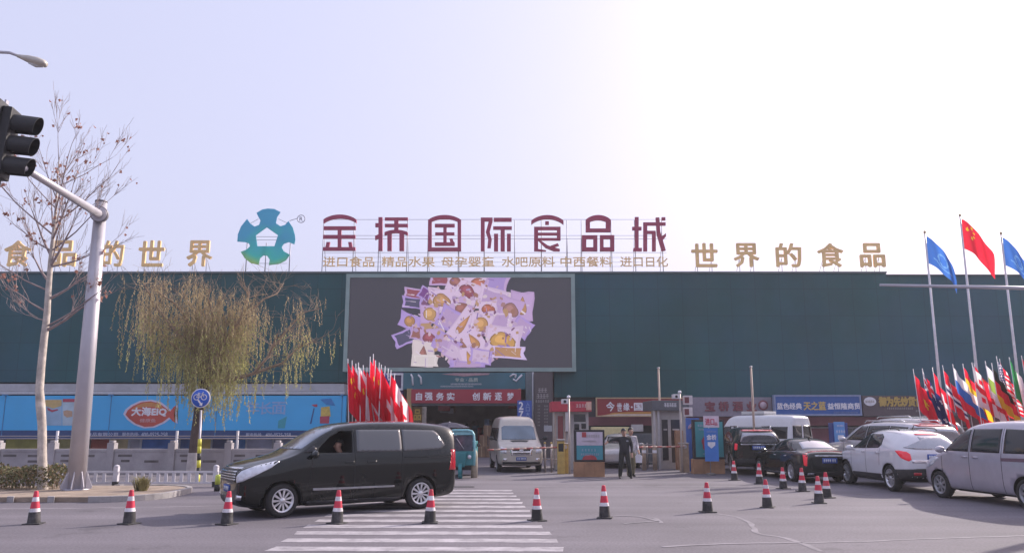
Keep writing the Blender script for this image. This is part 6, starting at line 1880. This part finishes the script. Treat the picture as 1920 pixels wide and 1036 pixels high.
barrier(1060, 886, 31.9, 914, 837, 843, 'left lift barrier with its long arm lowered across the champagne van', yel_h)
barrier(1284, 884, 32.6, 1180, 836, 838, 'right lift barrier with its arm lowered behind the uniformed man', mat('barrier_tan', (.36, .27, .2), .6, vary=.2))
t = obj_at('steel_fence', 1235, 866, 35.6, 'low steel pedestrian fence under the right barrier arm', 'fence')
x0, x1, z0, z1 = rect(1182, 826, 1262, 866, 35.6)
for zz in (1.0, .62, .25): MB().tube([(x0 - t.location.x, 0, zz), (x1 - t.location.x, 0, zz)], .025, 6).build('rail', mat('fence_tan', (.36, .31, .30), .5, .3), t)
for k in range(6): MB().tube([(x0 + (x1 - x0) * k / 5 - t.location.x, 0, 0), (x0 + (x1 - x0) * k / 5 - t.location.x, 0, 1.08)], .035, 8).build('post', MATS['fence_tan'], t)
for px, lab in ((1022, 'tan steel stake of the gate fence nearest the champagne van'), (1034, 'tan steel stake of the gate fence before the red booth door'), (1047, 'tan steel stake of the gate fence beside the yellow barrier housing')):
    t = obj_at('gate_stake', px, 884, 32.6, lab, 'post', 'tan stakes at the left gate')
    MB().tube([(0, 0, 0), (0, 0, 1.12)], .04, 8).build('shaft', MATS['fence_tan'], t)
    MB().lathe([(.05, 0), (.05, .04), (0, .07)], 10, org=(0, 0, 1.12)).build('cap', yel_h, t)
t = obj_at('steel_fence', 1034, 884, 32.75, 'low steel rails between the tan stakes by the champagne van', 'fence')
for zz in (.95, .5): MB().tube([(-.42, 0, zz), (.42, 0, zz)], .022, 6).build('rail', MATS['fence_tan'], t)
t = obj_at('ticket_machine', 1052, 886, 31.6, 'slim yellow and grey ticket machine beside the left barrier', 'machine')
MB().box(-.14, .14, -.12, .14, 0, 1.25).build('body', yel_h, t, .02)
MB().box(-.10, .10, -.128, -.121, .85, 1.15).build('screen', BLACKP, t)
MB().box(-.16, .16, -.16, .18, 1.252, 1.32).build('hood', MATS['pillar_pale'], t, .01)
for px, lab in ((1208, 'yellow tan lane post behind the right barrier arm, left one'), (1228, 'yellow tan lane post behind the right barrier arm, right one')):
    t = obj_at('lane_post', px, 868, 34.0, lab, 'post', 'lane posts at the right gate')
    MB().lathe([(.09, 0), (.09, .95), (.06, 1.02), (0, 1.04)], 14).build('shaft', MATS['barrier_tan'], t)
    MB().lathe([(.094, .70), (.094, .82)], 14, cap=False).build('band', white, t)
t = obj_at('slate_hoarding', 1195, 862, 38.5, 'slate grey hoarding across the lane behind the two standing people', 'hoarding')
lbox(t, 'panel', 1152, 812, 1226, 868, 0, .2, mat('slate', (.085, .10, .125), .6, vary=.15), .01, True)
lbox(t, 'paper', 1184, 795, 1206, 808, .02, .08, MATS['notice_grey'])
t = obj_at('tarpaulin_stall', 1148, 850, 41.0, 'stall with a cream yellow tarpaulin behind the teal poster stand', 'stall')
lbox(t, 'tarpaulin', 1112, 800, 1180, 828, 0, 1.2, mat('tarp_cream', (.62, .55, .30), .8, vary=.08), .03)
for a in (1114, 1176): lbox(t, 'leg', a, 828, a + 3, 862, .1, .18, galv, 0, True)
lbox(t, 'counter', 1120, 840, 1172, 864, .2, .9, MATS['goods_170'] if 'goods_170' in MATS else wood, .01, True)
for px, yt, D, lab in ((1240, 690, 36.6, 'bare tan flagpole rising behind the right gate booth'), (1417, 688, 33.6, 'bare tan flagpole rising behind the black off-roader')):
    t = obj_at('bare_pole', px, 860, D, lab, 'pole', 'bare tan poles')
    MB().tube([(0, 0, 0), (0, 0, W(0, yt, D).z)], [.055, .045], 10).build('shaft', mat('pole_tan', (.42, .31, .25), .6, vary=.2, dirt=((.3, .2, .16), 4, .6)), t)
    MB().lathe([(.07, 0), (.07, .03), (0, .06)], 10, org=(0, 0, W(0, yt, D).z)).build('cap', galv, t)
t = obj_at('gate_bollard', 889, 893, 29.4, 'rounded cream gate post just behind the teal tricycle', 'bollard')
MB().lathe([(.12, 0), (.12, .80), (.10, .92), (.05, 1.0), (0, 1.02)], 16).build('shaft', mat('bollard_cream', (.42, .36, .28), .7, vary=.2), t)
# cartons stacked inside the entrance
rr = random.Random(77)
cart = mat('carton', (.20, .125, .08), .85, vary=.2, scale=3)
for i, (px, py) in enumerate(((903, 848), (918, 848), (933, 848), (907, 830), (923, 830), (914, 814))):
    x0, x1, z0, z1 = rect(px - 7, py - 17, px + 7, py, 46.6)
    base = [0, 0, 0, .60, .60, 1.20][i]
    t = empty('carton', ((x0 + x1) / 2, 46.6 + rr.uniform(0, .1), base), ('brown carton at the left foot of the stack in the entrance', 'brown carton in the middle of the bottom row in the entrance', 'brown carton at the right foot of the stack in the entrance', 'brown carton at the left of the second row in the entrance', 'brown carton at the right of the second row in the entrance', 'topmost brown carton of the stack in the entrance')[i], 'carton', 'cartons stacked in the entrance')
    MB().box(-.22, .22, -.2, .2, 0, .598).build('box', cart, t, .008)
    MB().box(-.03, .03, -.203, -.2005, .02, .59).build('tape', mat('tape', (.3, .22, .14), .4), t)

# ---------------------------------------------------------------- teal cargo tricycle behind the people carrier
teal = mat('trike_teal', (.03, .20, .22), .45, vary=.12, scale=2)
cy = mat('trike_cyan', (.22, .50, .55), .45, vary=.08)
g = G(858, 897)
tk = empty('cargo_tricycle', (g.x + .08, g.y + .3, 0), 'teal cargo tricycle cab with a pale cyan rounded roof behind the people carrier', 'tricycle', None, 0.0, .93)
b = MB()
prof = [(-.52, .48), (-.54, 1.1), (-.50, 1.62), (-.42, 1.76), (-.28, 1.80), (.28, 1.80), (.42, 1.76), (.50, 1.62), (.54, 1.1), (.52, .48)]
b.tube([(x, 0, z) for x, z in prof], .045, 8); b.build('cab_frame', cy, tk)
b = MB(); b.prism(prof[2:8], .02, 1.15); b.build('roof', cy, tk, .02)
b = MB(); b.prism([(-.47, 1.02), (.47, 1.02), (.44, 1.60), (-.44, 1.60)], .01, .025); b.build('windscreen', mat('trike_glass', (.12, .13, .17), .08, metal=.3, vary=.3), tk)
b = MB(); b.prism([(-.50, .48), (.50, .48), (.50, 1.01), (-.50, 1.01)], -.03, .05); b.build('front_panel', teal, tk, .03)
b = MB(); b.prism([(-.16, .42), (.16, .42), (.24, .98), (-.24, .98)], -.16, -.031); b.build('nose', teal, tk, .04)
MB().tube([(.12, -.02, 1.1), (-.16, -.02, 1.5)], .012, 5).build('wiper', white, tk)
for sx in (-1, 1):
    MB().lathe([(0, -.10), (.075, -.09), (.08, -.032)], 14, 'y', (sx * .34, 0, .80)).build('headlight', LAMPW, tk)
    MB().lathe([(.0, 0), (.07, .01), (.07, .03), (0, .04)], 12, 'y', (sx * .68, 0, 1.25)).build('mirror', BLACKP, tk)
    MB().tube([(sx * .53, 0, 1.1), (sx * .68, .02, 1.25)], .012, 5).build('mirror_arm', BLACKP, tk)
MB().box(-.55, .55, 1.16, 2.5, .45, 1.35).build('cargo_box', teal, tk, .02)
w = MB(); w.lathe([(.17, -.06), (.25, -.055), (.27, 0), (.25, .055), (.17, .06), (.17, -.06)], 24, 'x', cap=False)
fw = w.build('wheel', TYRE, tk); fw.location = (0, -.12, .27)
MB().lathe([(0, -.04), (.165, -.03), (.165, .03), (0, .04)], 16, 'x').build('rim', HUB, fw)
MB().lathe([(.30, -.07), (.31, 0), (.30, .07)], 24, 'x', (0, -.12, .27), cap=False).build('mudguard', teal, tk)
for sx in (-1, 1):
    w = MB(); w.lathe([(.17, -.06), (.25, -.055), (.27, 0), (.25, .055), (.17, .06), (.17, -.06)], 24, 'x', cap=False)
    fw = w.build('wheel', TYRE, tk); fw.location = (sx * .46, 1.9, .27)
    MB().lathe([(0, -.04), (.165, -.03), (.165, .03), (0, .04)], 16, 'x').build('rim', HUB, fw)
MB().box(-.4, .4, .1, 2.4, .30, .46).build('chassis', BLACKP, tk)
# dark parasol behind it
t = empty('parasol', (W(842, 850, 37).x, 37, 0), 'dark navy parasol sheltering goods inside the gateway', 'parasol')
MB().tube([(0, 0, 0), (0, 0, 2.0)], .025, 8).build('pole', galv, t)
MB().lathe([(.95, 1.72), (.6, 1.86), (.28, 1.94), (0, 1.97)], 8, smooth=False, cap=False).build('canopy', mat('parasol_navy', (.02, .02, .05), .8), t)
t = empty('goods_stand', (W(838, 840, 38.5).x, 38.5, 0), 'stand of pink and red packets beside the navy parasol', 'stand')
MB().box(-.5, .5, -.3, .3, 0, .9).build('table', mat('table_brown', (.15, .09, .07), .7), t, .01)
for i in range(5): MB().box(-.45 + i * .19, -.30 + i * .19, -.2, .1, .901, 1.3 + .22 * rr.random()).build('packet', (mat('packet_pink', (.6, .10, .2), .5), MATS['board_pale'], MATS['packet_red'])[i % 3], t, .01)

# ================================================================ PEOPLE
skin_m = mat('skin', (.40, .23, .17), .6, vary=.06)
def person(loc, rz, label, J, cloth_m, hair='hair', sc=1.0, extra=None):
    """J: joints of one continuous figure (metres, x to the figure's left, y forward = -Y of the scene, z up)"""
    t = empty('person', loc, label, 'person', None, rz, sc)
    V, E, Rd = [], [], []
    idx = {}
    def add(nm, p, r, frm=None, r2=None):
        idx[nm] = len(V); V.append(p); Rd.append((r, r2 or r))
        if frm: E.append((idx[frm], idx[nm]))
    v = lambda n: Vector(J[n])
    add('pelvis', v('pelvis'), .185, None, .135)
    add('waist', v('pelvis').lerp(v('chest'), .45), .18, 'pelvis', .135)
    add('chest', v('chest'), .195, 'waist', .14)
    add('neckb', v('neck') - Vector((0, 0, .03)), .075, 'chest', .07)
    add('neck', v('neck') + Vector((0, 0, .03)), .052, 'neckb')
    hd = v('head')
    add('jaw', hd + Vector((0, -.02, -.075)), .068, 'neck', .075)
    add('face', hd + Vector((0, -.01, .01)), .080, 'jaw', .095)
    add('crown', hd + Vector((0, .01, .085)), .068, 'face', .08)
    for sd in ('l', 'r'):
        k = 1 if sd == 'l' else -1
        add('sh' + sd, v('shoulder_' + sd), .085, 'chest')
        add('el' + sd, v('elbow_' + sd), .062, 'sh' + sd)
        add('wr' + sd, v('wrist_' + sd), .031, 'el' + sd)
        d = (v('wrist_' + sd) - v('elbow_' + sd)).normalized()
        s_ = d.cross(Vector((0, 1, 0)))
        if s_.length < .2: s_ = d.cross(Vector((0, 0, 1)))
        s_.normalize()
        w_ = v('wrist_' + sd)
        add('pm' + sd, w_ + d * .075, .034, 'wr' + sd, .022)
        for i, (o, l_) in enumerate(((-.028, .070), (-.009, .085), (.010, .080), (.028, .062))):
            a = w_ + d * .10 + s_ * o
            add('f%d%s' % (i, sd), a + d * l_ * .45, .0095, 'pm' + sd)
            add('g%d%s' % (i, sd), a + d * l_ * .9 + Vector((0, -.012, -.008)), .008, 'f%d%s' % (i, sd))
        add('t' + sd, w_ + d * .05 - s_ * .045, .011, 'wr' + sd)
        add('u' + sd, w_ + d * .085 - s_ * .06, .009, 't' + sd)
        add('hp' + sd, v('hip_' + sd), .118, 'pelvis')
        add('kn' + sd, v('knee_' + sd), .092, 'hp' + sd)
        add('an' + sd, v('ankle_' + sd), .070, 'kn' + sd)
        toe = v('ankle_' + sd) + Vector(J.get('toe_' + sd, (0.02 * k, -.16, -.055)))
        add('he' + sd, v('ankle_' + sd) + Vector((0, .02, -.05)), .042, 'an' + sd)
        add('to' + sd, toe, .036, 'he' + sd)
    me = bpy.data.meshes.new('body')
    me.from_pydata([tuple(p) for p in V], E, [])
    o = link('body', me, None, t)
    o.modifiers.new('skin', 'SKIN')
    for i, (a, b_) in enumerate(Rd):
        me.skin_vertices[0].data[i].radius = (a, b_)
    me.skin_vertices[0].data[0].use_root = True
    sb = o.modifiers.new('sub', 'SUBSURF'); sb.levels = 2
    bpy.context.view_layer.update()
    fin = bpy.data.meshes.new_from_object(o.evaluated_get(bpy.context.evaluated_depsgraph_get()))
    o.modifiers.clear(); o.data = fin; fin.name = 'body'
    fin.materials.clear()
    top_m, leg_m, shoe_m = cloth_m
    for m_ in (skin_m, top_m, leg_m, shoe_m): fin.materials.append(m_)
    hipz = v('pelvis').z - .02
    neckz = v('neck').z
    for p in fin.polygons:
        c = p.center
        near = lambda n, r: (c - v(n)).length < r
        hand = any((c - (v('wrist_' + q) + (v('wrist_' + q) - v('elbow_' + q)).normalized() * .10)).length < .105 for q in 'lr')
        if hand: k = 0
        elif c.z > neckz and (c - hd).length < .24: k = 0
        elif any((c - v('ankle_' + q)).length < .30 and c.z < v('ankle_' + q).z - .005 for q in 'lr'): k = 3
        elif any(((c - v('knee_' + q)).length < .42 and (c - v('knee_' + q)).length < (c - v('chest')).length) for q in 'lr') and not any((c - v('wrist_' + q)).length < .16 or (c - v('elbow_' + q)).length < .2 for q in 'lr'): k = 2
        else: k = 1 if c.z > hipz - .06 or any((c - v('wrist_' + q)).length < .2 for q in 'lr') else 2
        p.material_index = k; p.use_smooth = True
    # face and hair
    hm = mat('hair_black', (.012, .010, .010), .6)
    b = MB()
    r_ = bmesh.ops.create_uvsphere(b.b, u_segments=18, v_segments=12, radius=1)
    for w_ in list(r_['verts']):
        q = w_.co
        w_.co = Vector((q.x * .092, q.y * .108 + .018, q.z * .105 + .055))
    bmesh.ops.delete(b.b, geom=[w_ for w_ in b.b.verts if (w_.co.z < .055 and w_.co.y < .01) or w_.co.z < -.03], context='VERTS')
    for w_ in b.b.verts: w_.co += hd
    b.build('cap' if hair == 'cap' else 'hair', mat('cap_navy', (.015, .017, .03), .7) if hair == 'cap' else hm, t)
    if hair == 'cap':
        MB().prism([(hd.x - .075, hd.y - .075), (hd.x - .05, hd.y - .155), (hd.x + .05, hd.y - .155), (hd.x + .075, hd.y - .075)], hd.z + .058, hd.z + .068, 'xy').build('cap_peak', MATS['cap_navy'], t)
    for k in (-1, 1):
        MB().lathe([(0, -.004), (.012, 0), (0, .004)], 8, 'y', hd + Vector((k * .032, -.098, .015)), cap=False).build('eye', mat('eye_dark', (.02, .015, .015), .3), t)
        e_ = MB(); e_.tube([hd + Vector((k * .086, .005, -.015)), hd + Vector((k * .096, .012, .01)), hd + Vector((k * .088, .012, .035))], [.01, .016, .012], 6); e_.build('ear', skin_m, t)
    n_ = MB(); n_.tube([hd + Vector((0, -.092, .02)), hd + Vector((0, -.112, -.015)), hd + Vector((0, -.096, -.022))], [.008, .015, .012], 6); n_.build('nose', skin_m, t)
    MB().box(hd.x - .022, hd.x + .022, hd.y - .098, hd.y - .088, hd.z - .055, hd.z - .047).build('mouth', mat('lips', (.30, .12, .10), .6), t)
    if extra: extra(t, J)
    return t
uni = (mat('uniform_navy', (.018, .019, .024), .8, vary=.2, scale=6), mat('uniform_trousers', (.016, .017, .017), .85, vary=.2, scale=6), mat('shoe_black', (.01, .01, .01), .4))
# stands facing the road, weight on one leg, his right arm (left in the picture) held out and bent, head bowed a little
Jm = dict(pelvis=(.0, .02, .90), chest=(.01, .0, 1.25), neck=(0, -.02, 1.43), head=(-.02, -.06, 1.56), shoulder_r=(-.19, 0, 1.36), elbow_r=(-.42, -.10, 1.33), wrist_r=(-.60, -.24, 1.24), shoulder_l=(.20, .01, 1.36), elbow_l=(.27, .03, 1.08), wrist_l=(.25, -.10, .86),
          hip_r=(-.095, .02, .86), knee_r=(-.13, -.02, .47), ankle_r=(-.17, .03, .085), hip_l=(.095, .02, .86), knee_l=(.14, -.05, .47), ankle_l=(.20, .02, .085))
mp = G(1172, 896)
def badge(t, J):
    MB().box(.06, .13, -.135, -.115, 1.26, 1.30).build('chest_badge', mat('badge_grey', (.35, .36, .4), .5), t)
    MB().tube([(-.150, -.02, .965), (-.08, -.105, .955), (.08, -.105, .955), (.155, -.02, .965)], .018, 6).build('belt', mat('belt_black', (.01, .01, .01), .4), t)
person(mp, 0, 'man in dark navy uniform with one arm held out before the right barrier', Jm, uni, 'cap', 1.02, badge)
# second person just behind his shoulder in a white and dark jacket with a white bag
Jb = dict(pelvis=(.0, .02, .90), chest=(.0, .0, 1.25), neck=(0, -.01, 1.43), head=(.0, -.03, 1.57), shoulder_r=(-.19, 0, 1.36), elbow_r=(-.25, .03, 1.08), wrist_r=(-.24, -.12, .90), shoulder_l=(.19, .0, 1.36), elbow_l=(.25, .02, 1.08), wrist_l=(.22, -.16, .92),
          hip_r=(-.09, .02, .86), knee_r=(-.11, -.06, .47), ankle_r=(-.11, .0, .085), hip_l=(.09, .02, .86), knee_l=(.11, .04, .47), ankle_l=(.12, .14, .085))
def bag(t, J): pass
pb2 = Vector((W(1184, 890, 30.0).x, 30.0, 0))
person(pb2, R(15), 'person in a pale jacket and khaki trousers half hidden behind the uniformed man', Jb, (mat('jacket_pale', (.50, .47, .50), .8, vary=.35, scale=5, dirt=((.06, .05, .07), 4, .9)), mat('khaki', (.20, .18, .12), .85, vary=.2), uni[2]), 'hair', 1.03)
t = empty('carrier_bag', pb2 + Vector((.26, -.14, .50)), 'white carrier bag hanging from the hand of the person in the pale jacket', 'bag')
b = MB(); b.prism([(-.11, 0), (.11, 0), (.13, .24), (.05, .30), (-.05, .30), (-.13, .24)], -.05, .05); b.build('sack', mat('bag_white', (.68, .66, .7), .6), t, .015)
MB().tube([(-.05, 0, .29), (-.02, 0, .40), (.02, 0, .40), (.05, 0, .29)], .008, 5).build('handle', MATS['bag_white'], t)
# the driver behind the open window
Jd = dict(pelvis=(.0, .0, .55), chest=(.0, -.02, .93), neck=(0, -.03, 1.14), head=(.0, -.07, 1.29), shoulder_r=(-.19, -.02, 1.05), elbow_r=(-.24, -.25, .88), wrist_r=(-.14, -.46, .98), shoulder_l=(.19, -.02, 1.05), elbow_l=(.25, -.24, .86), wrist_l=(.16, -.46, .98),
          hip_r=(-.09, -.03, .53), knee_r=(-.13, -.48, .58), ankle_r=(-.13, -.70, .25), hip_l=(.09, -.03, .53), knee_l=(.13, -.48, .58), ankle_l=(.13, -.70, .25))
vr = van.root
th = vr.rotation_euler[2]
lp_ = Matrix.Rotation(th, 4, 'Z') @ Vector((.22, .50, .14)) * 1.05
person(Vector(vr.location) + lp_, th + R(90), 'driver in a pale top seen through the open window of the black people carrier', Jd, (mat('shirt_pale', (.42, .36, .40), .8, vary=.2), uni[1], uni[2]), 'hair', 1.0)

# ================================================================ THE AIR: thin winter haze over the whole place
hb = MB().box(-720, 720, -320, 920, -1.0, 16.0).build('haze', None)
hm_ = bpy.data.materials.new('haze_air')
hm_.use_nodes = True
hn = hm_.node_tree.nodes
hn.remove(hn['Principled BSDF'])
pv = hn.new('ShaderNodeVolumePrincipled')
pv.inputs['Color'].default_value = (.92, .92, .95, 1)
pv.inputs['Density'].default_value = .0006
pv.inputs['Anisotropy'].default_value = .3
hm_.node_tree.links.new(pv.outputs[0], hn['Material Output'].inputs['Volume'])
hb.data.materials.append(hm_)
hb['kind'] = 'stuff'
S.cycles.volume_bounces = 1
